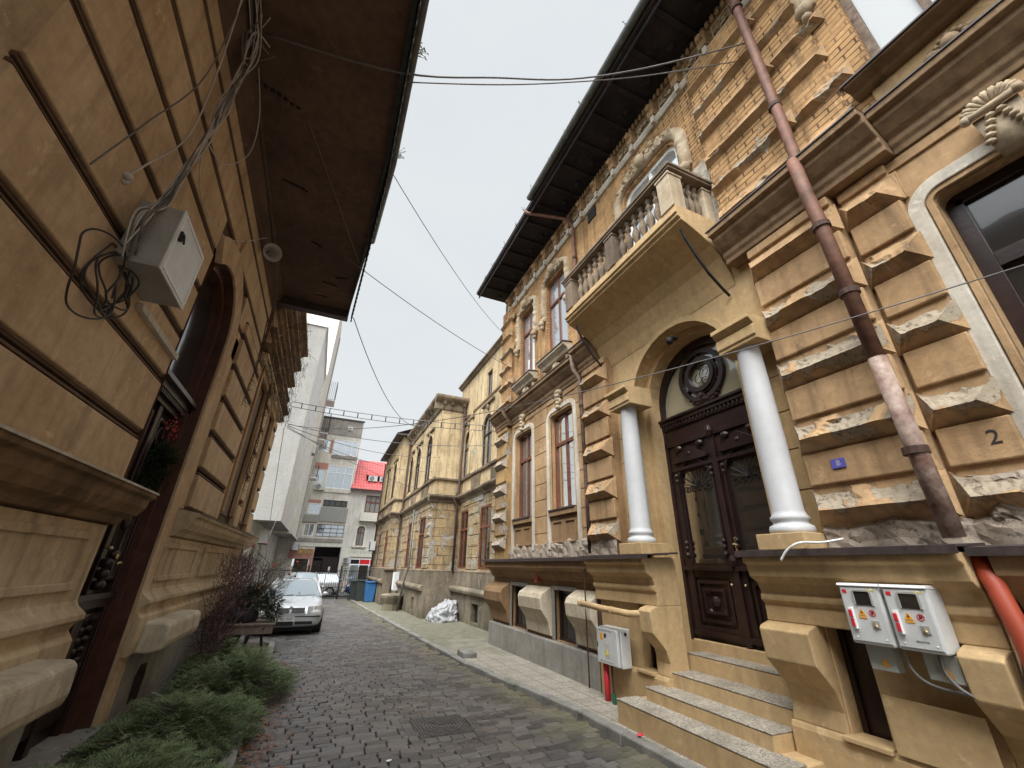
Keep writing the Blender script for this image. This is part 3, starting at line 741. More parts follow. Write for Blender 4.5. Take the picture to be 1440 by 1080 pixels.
# bare render patch right of the balcony
mb = MB(F); nu = 26; nz_ = 26; g = []
for j in range(nz_ + 1):
    row = []
    for i in range(nu + 1):
        z = 6.0 + 1.5 * j / nz_; cu = 2.95 + (z - 6.0) * .02; w = .13 + .16 * noise.noise(Vector((z * 2.2, 1, 0))) + .05 * noise.noise(Vector((z * 9, 3, 0))) + .08
        u = cu + (i / nu - .5) * 2 * w
        row.append(mb.P(u, .008 + .012 * noise.noise(Vector((u * 12, z * 12, 0))) , z, 1.0))
    g.append(row)
for r0, r1 in zip(g, g[1:]):
    for i in range(nu): mb.f.append((r0[i], r0[i + 1], r1[i + 1], r1[i]))
mb.build('bare_render_patch', 'conc', TH)
for o, st, gl in ((UW1, 'cross', 'glass_hi'), (UW2, 'cross', 'glass_hi'), (UB, 'cross', 'glass_hi'), (UN, 'cross', 'glass_mid'), (UF, 'cross', 'glass_mid')):
    a, b, c, e, r = o; wd = b - a + (.5 if o in (UN, UF) else 0)
    window(F, TH, a, b, c, e, .13, style=st, r=r - .02, wood='wood2' if wd < 1.2 else ('white' if o is UB else 'wood_old'), gl=gl, fw=.06 if wd < 1.2 else .08, trans=.7, cols=2)
    # ornate hood
    hz = c + (e - c) * (.52 if wd < 1.2 else .62)
    mb = MB(F); ho = .05 if wd < 1.2 or o is UB else .15
    band(mb, outline(a - ho, b + ho, hz, e + .06, r + .04), .0, .17 if wd < 1.2 else .20, .02, .10, amp=.035, sc=9, seg=.035, rows=2, seed=a)
    for s, u in ((-1, a - ho), (1, b + ho)):
        uu = u + s * (.09 if wd < 1.2 else .11); mb.blob(uu, .09, hz - .04, .085 if wd < 1.2 else .11, .10, .10); mb.blob(uu, .07, hz - .15, .06, .07, .07)
    um = (a + b) / 2
    garland(mb, um, e + .26, .07, wd * .7, .36, 46, 11); mb.blob(um, .12, e + .18, .12, .1, .14, 10, 6)
    for s in (-1, 1): garland(mb, um + s * wd * .38, e + .12, .08, wd * .3, .2, 14, 12)
    mb.build('ornate_hood', 'relief', TH, smooth=True)
    if o is UB: continue
    ext = .16 if wd < 1.2 else .22
    mb = MB(F); mb.extr([(-.02, c - .22), (.10, c - .22), (.13, c - .16), (.22, c - .10), (.24, c - .09), (.24, c - .03), (-.02, c - .0)] if wd < 1.2 else [(-.02, c - .13), (.10, c - .13), (.13, c - .10), (.22, c - .07), (.24, c - .06), (.24, c - .025), (-.02, c)], a - ext, b + ext)
    sl = mb.build('window_sill', 'stone' if wd < 1.2 else 'cornice', TH, bevel=.008)
    mb = MB(F); mb.extr([(0, c + .012), (.262, c - .02), (.262, c - .04), (.25, c - .04), (.25, c - .03), (0, c)], a - ext - .02, b + ext + .02); mb.build('flashing', 'drip', sl)
    mb = MB(F); rg_ = random.Random(int(um * 10)); hw_ = wd * .62
    for s in (-1, 1):
        for k in range(26):
            t = k / 25; uu = um + s * (.10 + (hw_ - .10) * t); zz = c - .36 - .10 * math.sin(math.pi * t) + .04 * math.sin(k * 1.9); rr_ = .045 * (1 - .55 * t)
            mb.blob(uu, .03 + rr_ * .5, zz, rr_ * rg_.uniform(.9, 1.6), rr_, rr_ * rg_.uniform(.6, 1.1))
            if k % 2: mb.blob(uu + rg_.uniform(-.03, .03), .03, zz + rg_.uniform(-.06, .07) * (1 - t * .6), rr_ * .8, rr_ * .7, rr_ * .6)
    for k in range(12): a_ = 2 * math.pi * k / 12; mb.blob(um + .10 * math.cos(a_), .06, c - .36 + .10 * math.sin(a_), .032, .045, .032)
    mb.blob(um, .07, c - .36, .07, .08, .085, 12, 8)
    for s in (-1, 1):
        for k in range(4): mb.blob(um + s * (wd / 2 + ext - .12), .06, c - .32 - .05 * k, .05 - .008 * k, .06, .035)
    mb.build('garland_relief', 'relief' if wd < 1.2 else 'reliefdk', sl, smooth=True)
    if wd > 1.2:
        mb = MB(F); mb.box(a - .1, b + .1, 0, .02, 5.86, c - .135); mb.build('apron', 'yellow', sl)
# corbel head on the corner pilaster and frieze
mb = MB(F)
mb.extr([(-.02, 9.32), (.05, 9.32), (.09, 9.38), (.09, 9.43), (-.02, 9.45)], -6, 10.95)
u = -5.8
while u < 10.9:
    mb.box(u + .02, u + .10, .0, .13, 9.30, 9.47); u += .62
fm = mb.build('frieze_moulding', 'surround', TH, bevel=.006)
mb = MB(F); u = -5.8; k = 0
while u < 10.8:
    mb.prism([(u, 9.5), (u - .02, 9.82), (u + .16, 9.82), (u + .14, 9.5)], .0, .13); mb.blob(u + .07, .13, 9.72, .09, .09, .08); mb.blob(u + .07, .09, 9.56, .06, .07, .06)
    u += .62
mb.build('frieze_bracket', 'ochre', fm, bevel=.0)
u = -5.8
while u < 10.5:
    mb = MB(F); band(mb, [(u + .2, 9.52), (u + .2, 9.84), (u + .55, 9.84), (u + .55, 9.52), (u + .21, 9.52)], -.025, 0, .0, .025)
    garland(mb, u + .375, 9.68, .01, .26, .2, 10, int(u * 10) + 80); u += .62
    mb.build('frieze_panel', 'relief', fm, split=False)
mb = MB(F); u = -5.9
while u < 10.85: mb.box(u, u + .055, 0, .06, 9.9, 10.04); u += .105
mb.build('dentils', 'ochre', fm)
mb = MB(F); mb.prism([(5.6, 9.0), (5.6, 9.28), (5.9, 9.28), (5.9, 9.0)], .0, .03); mb.build('vent_plate', 'iron', TH)
# eave
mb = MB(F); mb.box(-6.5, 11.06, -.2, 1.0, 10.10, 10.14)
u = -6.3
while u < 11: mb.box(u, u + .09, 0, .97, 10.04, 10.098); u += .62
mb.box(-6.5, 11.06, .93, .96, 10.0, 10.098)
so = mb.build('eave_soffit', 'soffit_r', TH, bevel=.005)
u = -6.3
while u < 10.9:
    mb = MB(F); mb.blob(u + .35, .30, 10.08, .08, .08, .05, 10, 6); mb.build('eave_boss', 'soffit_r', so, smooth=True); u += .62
mb = MB(F); mb.prism([(-6.5, 10.14), (-6.5, 10.2), (11.08, 10.2), (11.08, 10.14)], .99, 1.035)
mb.build('fascia', 'drip', TH)
mb = MB(F)
prof = [(1.04 + .075 * (1 + math.cos(t)), 10.22 - .085 * math.sin(t)) for t in [math.pi * k / 8 for k in range(9)]]
prof += [(d * .0 + 1.04 + .063 * (1 + math.cos(t)) + .012, 10.222 - .07 * math.sin(t)) for t in [math.pi * (8 - k) / 8 for k in range(9)] for d in (1,)]
mb.extr(prof, -6.5, 6.8); mb.build('gutter', 'gutter', TH)
mb = MB(F)
mb.q((-6.5, 1.05, 10.2), (11.08, 1.05, 10.2), (9.5, -3.2, 12.4), (-6.5, -3.2, 12.4)); mb.q((11.08, 1.05, 10.2), (11.08, -6.8, 10.2), (9.5, -3.2, 12.4), (9.5, -3.2, 12.4))
mb.q((-6.5, -6.8, 10.2), (11.08, -6.8, 10.2), (9.5, -3.2, 12.4), (-6.5, -3.2, 12.4)); mb.build('roof', 'gutter', TH, recalc=False)
# house body
mb = MB(F); mb.box(-6, 10.9, -6.5, -.6, -.3, 10.12); mb.box(5.3, 10.9, -.6, -.3, -.3, 10.1); mb.box(-6, 2.9, -.6, -.35, -.3, 10.1)
mb.q((10.9, 0, -.3), (10.9, -6.5, -.3), (10.9, -6.5, 10.1), (10.9, 0, 10.1)); mb.q((-6, 0, -.3), (-6, -6.5, -.3), (-6, -6.5, 10.1), (-6, 0, 10.1))
mb.build('rear_body', 'brownplaster', TH)
# plinth, left stretch
CW = [(7.0, 7.75, .45, 1.28), (8.95, 9.78, .45, 1.28)]
mb = MB(F); mb.box(6.1, 10.95, -.2, .22, -.35, .44); mb.build('plinth_base', 'conc', TH, bevel=.02)
mb = MB(F); wall(mb, 6.1, 10.95, .44, 1.7, CW, .10, .2); mb.extr([(.0, 1.44), (.13, 1.44), (.15, 1.5), (.19, 1.52), (.22, 1.6), (.30, 1.63), (.36, 1.66), (.37, 1.81), (.0, 1.83)], 6.1, 11.0)
mb.q((10.95, -.2, -.2), (10.95, .1, -.2), (10.95, .1, 1.8), (10.95, -.2, 1.8))
mb.build('plinth_wall', 'brownplaster', TH)
for (a, b) in ((9.86, 10.98), (7.84, 8.87), (6.15, 6.92)):
    mb = MB(F); mb.extr([(.05, .47), (.16, .50), (.20, .72), (.36, .93), (.38, 1.12), (.34, 1.20), (.14, 1.32), (.05, 1.32)], a, b)
    mb.build('plinth_corbel', 'stone' if a < 9 else 'brownplaster', TH, bevel=.015)
for (a, b, c, e) in CW:
    mb = MB(F); band(mb, outline(a, b, c, e, 0), 0, .07, .09, .13); mb.build('cellar_surround', 'conc', TH)
    w = window(F, TH, a, b, c, e, .04, style='plain', wood='wood', gl='glass_dk', cols=1, fw=.05, name='cellar_window')
# dark drip ledge
def ledge(a, b, d, z=1.83):
    m = MB(F); m.extr([(-.02, z + .035), (d, z), (d, z - .055), (d - .012, z - .055), (d - .02, z - .012), (-.02, z + .01)], a, b); return m
ledge(6.12, 11.05, .42).build('drip_ledge', 'drip', TH)
ledge(4.55, 6.12, .52, 1.845).build('drip_ledge', 'drip', TH)
ledge(1.5, 3.22, .52, 1.845).build('drip_ledge', 'drip', TH)
ledge(-6, 1.5, .42).build('drip_ledge', 'drip', TH)
# portal piers
PB = [(-.1, -.3), (.27, -.3), (.27, .42), (.25, .46), (-.1, .46)]
def PM(corb): 
    return [(-.1, .46), (.22, .46), (.19, .6), (.23, .74), (.41, .93), (.43, 1.17), (.40, 1.2), (.30, 1.23), (-.1, 1.23)] if corb else [(-.1, .46), (.20, .46), (.19, .8), (.2, 1.23), (-.1, 1.23)]
PT = [(-.1, 1.23), (.29, 1.23), (.285, 1.38), (.32, 1.41), (.32, 1.45), (.30, 1.47), (.33, 1.56), (.40, 1.6), (.42, 1.62), (.44, 1.72), (.48, 1.74), (.48, 1.80), (-.1, 1.82)]
def pier(u0, u1, cor, slots, endw):
    m = MB(F); m.extr(PB, u0, u1); m.extr(PT, u0, u1)
    xs = sorted({u0, u1} | {x for s in cor for x in s} | {x for s in slots for x in s})
    for a, b in zip(xs, xs[1:]):
        mu = (a + b) / 2
        if any(s[0] < mu < s[1] for s in slots): continue
        m.extr(PM(any(s[0] < mu < s[1] for s in cor)), a, b)
    p = m.build('portal_pier', 'yellow', TH, bevel=.014)
    for a, b in slots:
        w = MB(F); w.box(a + .002, b - .002, .008, .03, .462, 1.228); w.box(a + .003, a + .045, .03, .06, .465, 1.225); w.box(b - .045, b - .003, .03, .06, .465, 1.225)
        c = w.build('slot_window', 'wood', p)
        w = MB(F); w.box(a - .03, b + .03, .061, .30, .44, .475); w.build('slot_sill', 'yellow', c, bevel=.006)
    return p
pier(4.7, 6.1, [(4.7, 4.93)], [(4.95, 5.2)], 0)
pier(1.52, 3.18, [(2.72, 3.18), (1.52, 1.75)], [(2.42, 2.7)], 0)
mb = MB(F); mb.box(-6, 1.42, -.2, .16, -.3, .9); mb.extr([(.0, .9), (.14, .9), (.16, 1.4), (.2, 1.5), (.36, 1.66), (.37, 1.8), (0, 1.82)], -6, 1.42); mb.build('plinth_wall', 'brownplaster', TH)
mb = MB(F); mb.extr([(.0, .62), (.16, .62), (.36, .8), (.45, .98), (.42, 1.14), (.2, 1.3), (0, 1.3)], .55, 1.38, 1); mb.build('plinth_corbel', 'yellow', TH, bevel=.03)
mb = MB(F); mb.extr([(.27, .46), (.285, .46), (.285, .82), (.27, .82)], 1.78, 2.36); mb.build('access_panel', 'yellow', TH, bevel=.004)
# columns
for cy, sd in ((4.9, 0), (2.73, 1)):
    cx = XW - .27
    m = MB(); m.lathe(cx, cy, [(.185, 1.99), (.195, 2.02), (.185, 2.06), (.155, 2.075), (.15, 2.10), (.165, 2.115), (.168, 2.14), (.150, 2.16), (.138, 2.2), (.139, 2.9), (.132, 3.5), (.122, 3.98), (.13, 4.0)], 28)
    c = m.build('column', 'column', TH, smooth=True)
    m = MB(F); m.box(cy - .235, cy + .235, .03, .49, 1.845, 1.99); m.build('pedestal', 'yellow', c, bevel=.008)
    m = MB(F); m.extr([(-.01, 4.0), (.44, 4.0), (.44, 4.03), (.46, 4.05), (.46, 4.16), (.44, 4.18), (.46, 4.2), (.50, 4.24), (.52, 4.24), (.52, 4.29), (-.01, 4.31)], cy - .25, cy + .25)
    m.build('impost_block', 'yellow', c, bevel=.006)
# outer arch moulding (cove)
mb = MB(F); band(mb, outline(3.1, 5.05, 4.2, 5.1, .875 + .1), 0, .09, .004, .03); mb.build('arch_moulding', 'yellow', TH, bevel=.01)
# balcony
mb = MB(F)
BP = [(.01, 6.08), (.86, 6.08), (.86, 6.03), (.83, 6.02), (.83, 5.98), (.78, 5.96), (.78, 5.93), (.70, 5.90), (.48, 5.79), (.3, 5.67), (.17, 5.52), (.07, 5.3), (.01, 5.1)]
mb.extr(BP, 2.85, 5.75); bc = mb.build('balcony_slab', 'yellow', TH, bevel=.006)
mb = MB(F)
for (a, b, d0, d1) in ((2.86, 5.74, .62, .82), (2.86, 3.06, .02, .62), (5.54, 5.74, .02, .62)): mb.box(a, b, d0, d1, 6.082, 6.19)
mb.build('balcony_kerb', 'yellow', bc, bevel=.006)
mb = MB(F)
for a, b, d0, d1 in ((2.82, 5.78, .60, .86), (2.82, 3.10, .0, .598), (5.50, 5.78, .0, .598)):
    mb.box(a, b, d0, d1, 6.86, 6.9); mb.box(a - .02, b + .02, d0 - (.02 if d0 else 0), d1 + (.02 if d0 else 0), 6.902, 6.95)
mb.build('balcony_rail', 'soot', bc, bevel=.008)
for a, d0, s in ((2.87, .60, .24), (4.17, .62, .22), (5.49, .60, .24), (2.88, .02, .16), (5.52, .02, .16)):
    mb = MB(F); mb.box(a, a + s, d0, d0 + s, 6.192, 6.858); mb.box(a - .015, a + s + .015, d0 - .015 if d0 > .1 else d0, d0 + s + .015, 6.79, 6.83); mb.build('balcony_post', 'relief' if a < 3 else 'soot', bc, bevel=.008)
bal = None
def baluster(u, d):
    global bal
    if bal is None:
        m = MB(); m.lathe(0, 0, [(.055, 0), (.055, .04), (.03, .06), (.035, .10), (.062, .20), (.066, .26), (.045, .34), (.026, .40), (.026, .44), (.05, .47), (.052, .50), (.03, .53), (.028, .58), (.05, .62), (.05, .665)], 12)
        o = m.build('baluster', 'soot', bc, smooth=True); bal = o
    else: o = bal.copy(); col.objects.link(o)
    o.location = Vector((XW - d, u, 6.192)) - WO[bc]
    return o
WO[bc] = Vector((0, 0, 0))
for k in range(6): baluster(3.24 + k * .165, .73)
for k in range(6): baluster(4.50 + k * .165, .73)
for d in (.26, .38, .50): baluster(2.97, d); baluster(5.63, d)
for u, k in ((2.95, 0), (5.6, 1)):
    m = MB(F); m.tube([(u, .70, 5.86), (u, .66, 5.74), (u, .52, 5.5), (u, .34, 5.25), (u, .16, 5.08), (u, .03, 4.98)], .02, 6); m.build('iron_bracket', 'iron', bc)
# ---- entrance door
DX = -.52
mb = MB(F); band(mb, outline(3.06, 5.04, .8, 4.99, .97), -.14, .0, DX - .02, DX + .08); 
fr = mb.build('door_frame', 'wood', TH, bevel=.008)
mb = MB(F)
mb.box(3.1, 5.0, DX - .03, DX + .09, 3.72, 3.80); mb.box(3.1, 5.0, DX - .03, DX + .12, 3.80, 3.86); mb.box(3.1, 5.0, DX - .03, DX + .06, 3.5, 3.72); mb.box(3.1, 5.0, DX - .03, DX + .15, 3.86, 3.9)
u = 3.2
while u < 4.9: mb.box(u, u + .035, DX + .05, DX + .11, 3.74, 3.80); u += .07
mb.box(3.1, 5.0, DX - .03, DX + .08, 3.44, 3.5)
mb.build('transom_beam', 'wood', fr, bevel=.004)
mb = MB(F); CU, CZ = 4.05, 4.40
mb.disc(CU, CZ, .35, .42, DX, DX + .07, 28); mb.disc(CU, CZ, .20, .27, DX, DX + .09, 28); mb.disc(CU, CZ, .27, .30, DX, DX + .06, 28)
for k in range(6):
    t = math.pi * 2 * k / 6 + .5; c_, s_ = math.cos(t), math.sin(t)
    mb.prism([(CU + .28 * c_ - .012 * s_, CZ + .28 * s_ + .012 * c_), (CU + .37 * c_ - .012 * s_, CZ + .37 * s_ + .012 * c_), (CU + .37 * c_ + .012 * s_, CZ + .37 * s_ - .012 * c_), (CU + .28 * c_ + .012 * s_, CZ + .28 * s_ - .012 * c_)], DX, DX + .05)
mb.blob(CU, DX + .07, CZ - .42, .09, .07, .08); mb.blob(CU, DX + .1, CZ - .36, .05, .05, .07)
for s in (-1, 1):
    for k in range(6): mb.blob(CU + s * (.1 + .05 * k), DX + .04, CZ - .44 + .012 * k * k, .04, .03, .035)
mb.build('fanlight_tracery', 'wood', fr, smooth=False)
mb = MB(F)
for rad in (.105,):
    for (cu, cz, r0, a0, a1) in ((CU - .06, CZ + .04, .07, 0, 4.6), (CU + .06, CZ - .04, .07, 3.1, 7.7), (CU + .05, CZ + .09, .05, 1, 5), (CU - .05, CZ - .1, .05, -2, 2.4)):
        mb.tube([(cu + r0 * math.cos(a0 + (a1 - a0) * k / 10), DX + .03, cz + r0 * math.sin(a0 + (a1 - a0) * k / 10)) for k in range(11)], .006, 4)
mb.tube([(CU - .02, DX + .03, CZ - .19), (CU + .03, DX + .03, CZ), (CU - .02, DX + .03, CZ + .19)], .006, 4)
mb.build('ironwork', 'iron', fr)
g = MB(F); g.f.append(tuple(g.P(u, DX + .0, z) for u, z in outline(3.18, 4.92, 3.9, 4.87, .86))); g.build('fanlight_pane', 'glass_cream', fr)
for (a, b) in ((3.2, 4.05), (4.05, 4.9)):
    mb = MB(F); P1, P2 = a + .13, b - .13; um = (a + b) / 2
    d0, d1 = DX - .02, DX + .05
    mb.box(a, P1, d0, d1, .84, 3.44); mb.box(P2, b, d0, d1, .84, 3.44)
    mb.box(P1, P2, d0, d1 - .01, .84, 1.0); mb.box(P1, P2, d0, d1 - .01, 1.58, 1.76); mb.box(P1, P2, d0, d1 - .01, 3.02, 3.44); mb.box(P1, P2, d0, d0 + .03, 1.0, 1.58)
    mb.box(a + .02, b - .02, d1, d1 + .05, 1.66, 1.71); mb.box(a + .03, b - .03, d1, d1 + .035, .88, .94); mb.box(a + .03, b - .03, d1, d1 + .03, 3.05, 3.10)
    # arched head of the glazing
    mb.f += []
    R0 = (P2 - P1) / 2
    for k in range(8):
        t0, t1 = math.pi * k / 8, math.pi * (k + 1) / 8
        pa = [(um + R0 * math.cos(t), 2.86 - .0 + R0 * math.sin(t)) for t in (t0, t1)]
        x = P2 if k < 4 else P1
        mb.prism([(x, 3.03), (x, pa[0][1]) if False else pa[0], pa[1]], d0, d1 - .015)
    band(mb, [(um - R0 * math.cos(math.pi * k / 12), 2.86 + R0 * math.sin(math.pi * k / 12)) for k in range(13)], -.0, .04, d1 - .01, d1 + .02)
    # pediment
    mb.prism([(a + .1, 3.2), (um, 3.38), (b - .1, 3.2), (b - .1, 3.16), (a + .1, 3.16)], d1, d1 + .06)
    mb.blob(um, d1 + .03, 3.26, .06, .05, .05)
    for s in (-1, 1): mb.blob(um + s * .2, d1 + .03, 3.38, .07, .04, .05)
    # lower carved panel
    band(mb, [(P1 + .03, 1.04), (P1 + .03, 1.54), (P2 - .03, 1.54), (P2 - .03, 1.04), (P1 + .05, 1.04)], -.04, 0, d0 + .02, d0 + .06)
    band(mb, [(P1 + .12, 1.14), (P1 + .12, 1.44), (P2 - .12, 1.44), (P2 - .12, 1.14), (P1 + .14, 1.14)], -.03, 0, d0 + .02, d0 + .07)
    mb.blob(um, d0 + .05, 1.29, .07, .04, .07, 4, 4)
    for s in (-1, 1):
        for t in (-1, 1): mb.blob(um + s * .12, d0 + .04, 1.29 + t * .12, .04, .03, .04)
        uu = P1 - .03 if s < 0 else P2 + .03
        for zz, r in ((1.86, .035), (1.95, .028), (2.02, .035), (2.9, .03), (2.98, .035)): mb.blob(uu, d1 + .02, zz, r, r, .04)
        mb.tube([(uu, d1 + .012, 2.05), (uu, d1 + .012, 2.9)], .016, 6)
    lf = mb.build('door_leaf', 'wood', fr, bevel=.003)
    g = MB(F); g.q((P1 - .01, d0 + .03, 1.75), (P2 + .01, d0 + .03, 1.75), (P2 + .01, d0 + .03, 3.1), (P1 - .01, d0 + .03, 3.1)); g.build('pane', 'glass_dk', lf)
    g = MB(F)
    for k in range(9): t = math.pi * (k + .5) / 9; g.tube([(um, d0 + .05, 2.78), (um + .3 * math.cos(t) * .9, d0 + .05, 2.8 + .28 * math.sin(t))], .006, 4)
    for k in range(5): g.disc(um - .2 + .1 * k, 2.76, .03, .042, d0 + .045, d0 + .055, 10)
    g.build('ironwork', 'iron', lf)
mb = MB(F); mb.box(4.01, 4.09, DX + .05, DX + .085, .84, 3.44); mb.blob(4.05, DX + .1, 1.78, .05, .04, .07); mb.blob(4.05, DX + .1, 3.5, .06, .05, .1)
mb.build('meeting_stile', 'wood', fr, bevel=.004)
mb = MB(F); mb.box(3.955, 3.99, DX + .05, DX + .075, 1.82, 2.06); mb.tube([(3.97, DX + .1, 1.98), (3.97, DX + .13, 1.97), (3.91, DX + .13, 1.96)], .010, 6); mb.build('door_handle', 'brass', fr)
for u, z in ((4.15, 1.5), (3.95, 1.5)):
    mb = MB(F); mb.blob(u, DX + .07, z, .018, .02, .018); mb.build('door_knob', 'brass', fr, smooth=True)
mb = MB(F); mb.box(2.95, 5.2, -.9, -.6, .5, 5.4); mb.build('dark_hall', 'dark', TH)
# drainpipes (attached to the facade)
def pipe(pts, r, mat, clips=(), nm='drainpipe'):
    m = MB(); m.tube(pts, r, 12); p = m.build(nm, mat, TH, smooth=True)
    for c in clips:
        m = MB(); x, y, z = c; m.lathe(x, y, [(r * 1.02, z - .03), (r * 1.28, z - .028), (r * 1.28, z + .028), (r * 1.02, z + .03)], 12); m.build('pipe_collar', 'rust', p)
pipe([(3.36, 1.75, 10.16), (3.5, 1.74, 9.95), (4.08, 1.68, 9.6), (4.14, 1.66, 9.4), (4.13, 1.64, 5.9), (3.98, 1.62, 5.75)], .058, 'pipe', [(4.135, 1.655, z) for z in (9.1, 6.85)])
pipe([(3.98, 1.62, 5.76), (3.98, 1.61, 5.2), (4.0, 1.6, 4.9), (4.03, 1.58, 3.3)], .062, 'pipe', [(4.0, 1.6, 4.8), (4.02, 1.59, 4.0)])
pipe([(4.03, 1.58, 3.32), (4.05, 1.55, 1.9)], .064, 'pipe2', [(4.04, 1.57, 2.52)])
pipe([(3.34, 7.15, 10.14), (3.40, 7.1, 10.05), (4.22, 6.62, 9.75), (4.32, 6.55, 9.6), (4.32, 6.46, 9.4), (4.32, 6.44, 5.95), (4.08, 6.43, 5.78)], .042, 'pipe', [(4.32, 6.45, 8.4), (4.32, 6.44, 7.1)])
pipe([(4.08, 6.43, 5.78), (4.1, 6.42, 5.4), (4.25, 6.42, 5.2), (4.27, 6.41, 3.4)], .042, 'pipe2', [(4.26, 6.42, 4.6)])
pipe([(4.27, 6.41, 3.42), (4.27, 6.40, 1.9)], .044, 'rust')
# graffiti number and plaque
text('2', .15, FR(XW - .0885), 1.22, 2.57, .0, 'ink', TH, 'painted_number', mirror=True)
mb = MB(F); mb.box(2.145, 2.26, .196, .208, 2.53, 2.615)
pq = mb.build('house_number_plaque', 'blueplq', TH, bevel=.003); text('B', .07, FR(XW - .2085), 2.2, 2.572, 0, 'cable_w', pq, mirror=True)

# ---------------------------------------------------------------- entrance steps
ST = thing('entrance_steps', 'ochre painted steps with speckled treads leading up to the dark wooden double door', 'steps', (4.0, 4.1, 0))
tops = [.24, .37, .52, .70, .84]; xs = [3.60, 3.90, 4.22, 4.56, 4.84, 5.1]; ys = [(2.95, 5.02), (3.2, 4.84), (3.2, 4.80), (3.2, 4.78), (3.16, 5.0)]
for i in range(5):
    y0, y1 = ys[i]; z0 = -.35 if i == 0 else tops[i - 1] - .05
    m = MB(); m.box(xs[i], xs[i + 1] + (.5 if i == 0 else .05), y0, y1, -.35, tops[i] - .012)
    s = m.build('step', 'yellow', ST, bevel=.012)
    if i < 4:
        m = MB(); m.box(xs[i] - .004, xs[i + 1] + .02, y0 - .003, y1 + .003, tops[i] - .011, tops[i]); m.build('tread', 'terr', s, bevel=.004)
# ================================================================ GROUND
def gz(y): return -.01 * y
def kx(y):   # outer edge of right kerb
    pts = [(-10, 3.45), (3, 3.40), (5.7, 3.36), (8.7, 2.95), (12, 2.80), (17, 2.60), (27, 2.2), (31, 2.1), (60, 2.1)]
    for (a, b), (c, d) in zip(pts, pts[1:]):
        if a <= y <= c: return b + (d - b) * (y - a) / (c - a)
    return pts[-1][1]
def lx(y): 
    pts = [(-10, -.36), (5.4, -.36), (7.6, -.40), (12.7, -.55), (13.6, -1.55), (40, -2.6)]
    for (a, b), (c, d) in zip(pts, pts[1:]):
        if a <= y <= c: return b + (d - b) * (y - a) / (c - a)
    return pts[-1][1]
m = MB(); m.q((-300, -300, -.75), (300, -300, -.75), (300, 600, -.75), (-300, 600, -.75)); m.build('ground', 'soil', kind='structure')
m = MB()
ny = 60
for i in range(ny):
    y0, y1 = -10 + i * .9, -10 + (i + 1) * .9
    m.q((-4.2, y0, gz(y0) - .035), (4.6, y0, gz(y0) - .035), (4.6, y1, gz(y1) - .035), (-4.2, y1, gz(y1) - .035))
m.build('road_bed', 'grout', kind='structure')
m = MB(); m.q((-60, 31, -.36), (60, 31, -.36), (60, 44, -.40), (-60, 44, -.40)); m.build('cross_street', simple('asphalt', (.09, .088, .085), .85, scale=20), kind='structure')
rs = random.Random(3)
m = MB(); y = -6.0
def rz(x, y): return gz(y) + .012 * noise.noise(Vector((x * .7, y * .7, 0))) + .02 * (1 - ((x - 1.5) / 2.2) ** 2) * .5
while y < 30.2:
    dy = rs.uniform(.108, .120); x = -2.2 + rs.uniform(0, .2)
    far = y > 14
    while x < 3.5:
        w = rs.uniform(.18, .25)
        xm, ym = x + w / 2, y + dy / 2
        arc = .12 * ((xm - 1.2) / 2) ** 2 + .08 * noise.noise(Vector((xm * .5, y * .5, 3)))
        ym += arc
        x_ = x; x += w
        if xm > kx(ym) - .03 or xm < lx(ym) + .02: continue
        if 1.33 < xm < 2.0 and 5.42 < ym < 6.13: continue
        g = .0025 + rs.random() * .003
        z = rz(xm, ym) + rs.uniform(-.004, .004); tx, ty = rs.uniform(-.025, .025), rs.uniform(-.035, .035)
        a, b, c, d = x_ + g - .0, x_ + w - g, ym - dy / 2 + g, ym + dy / 2 - g
        sk = rs.uniform(-.006, .006)
        def Z(px, py, h): return z + (px - xm) * tx + (py - ym) * ty + h
        O = [(a, c + sk), (b, c - sk), (b, d), (a, d)]
        bot = [m.P(px, py, Z(px, py, -.04)) for px, py in O]
        mid = [m.P(px, py, Z(px, py, -.012)) for px, py in O]
        e = .008
        I = [(a + e, c + e), (b - e, c + e), (b - e, d - e), (a + e, d - e)]
        top = [m.P(px, py, Z(px, py, 0)) for px, py in I]
        for r0, r1 in ((bot, mid), (mid, top)):
            if r0 is bot and far: continue
            for k in range(4): m.f.append((r0[k], r0[(k + 1) % 4], r1[(k + 1) % 4], r1[k]))
        m.f.append(tuple(top))
    y += dy
m.build('cobbled_road', 'sett', kind='structure', smooth=False)
# kerbs
def kerbrun(name, fx_, y0, y1, side, h, w=.15, L=.85, gap=.006):
    m = MB(); y = y0; rr = random.Random(name)
    while y < y1:
        l = rr.uniform(.6, 1.1); a, b = y + gap, min(y + l, y1) - gap
        t = rr.uniform(-.012, .012); e = rr.uniform(-.01, .01)
        xa, xb = fx_(a) + e, fx_(b) + e
        P = [(xa, a), (xa + side * w, a), (xb + side * w, b), (xb, b)]
        bot = [m.P(px, py, gz(py) - .1) for px, py in P]; top = [m.P(px, py, gz(py) + h + t) for px, py in P]
        for k in range(4): m.f.append((bot[k], bot[(k + 1) % 4], top[(k + 1) % 4], top[k]))
        m.f.append(tuple(top)); y += l
    return m.build(name, 'kerb', bevel=.016, kind='structure')
kerbrun('kerb_right', kx, -6, 30, 1, .065)
kerbrun('kerb_left', lx, -6, 12.9, -1, .07, w=.13)
m = MB(); Y = [-8 + .8 * i for i in range(49)]
for a, b in zip(Y, Y[1:]):
    m.q((kx(a) + .14, a, gz(a) + .055), (kx(b) + .14, b, gz(b) + .055), (5.2, b, gz(b) + .075), (5.2, a, gz(a) + .075))
m.build('pavement', 'pave', kind='structure')
m = MB()
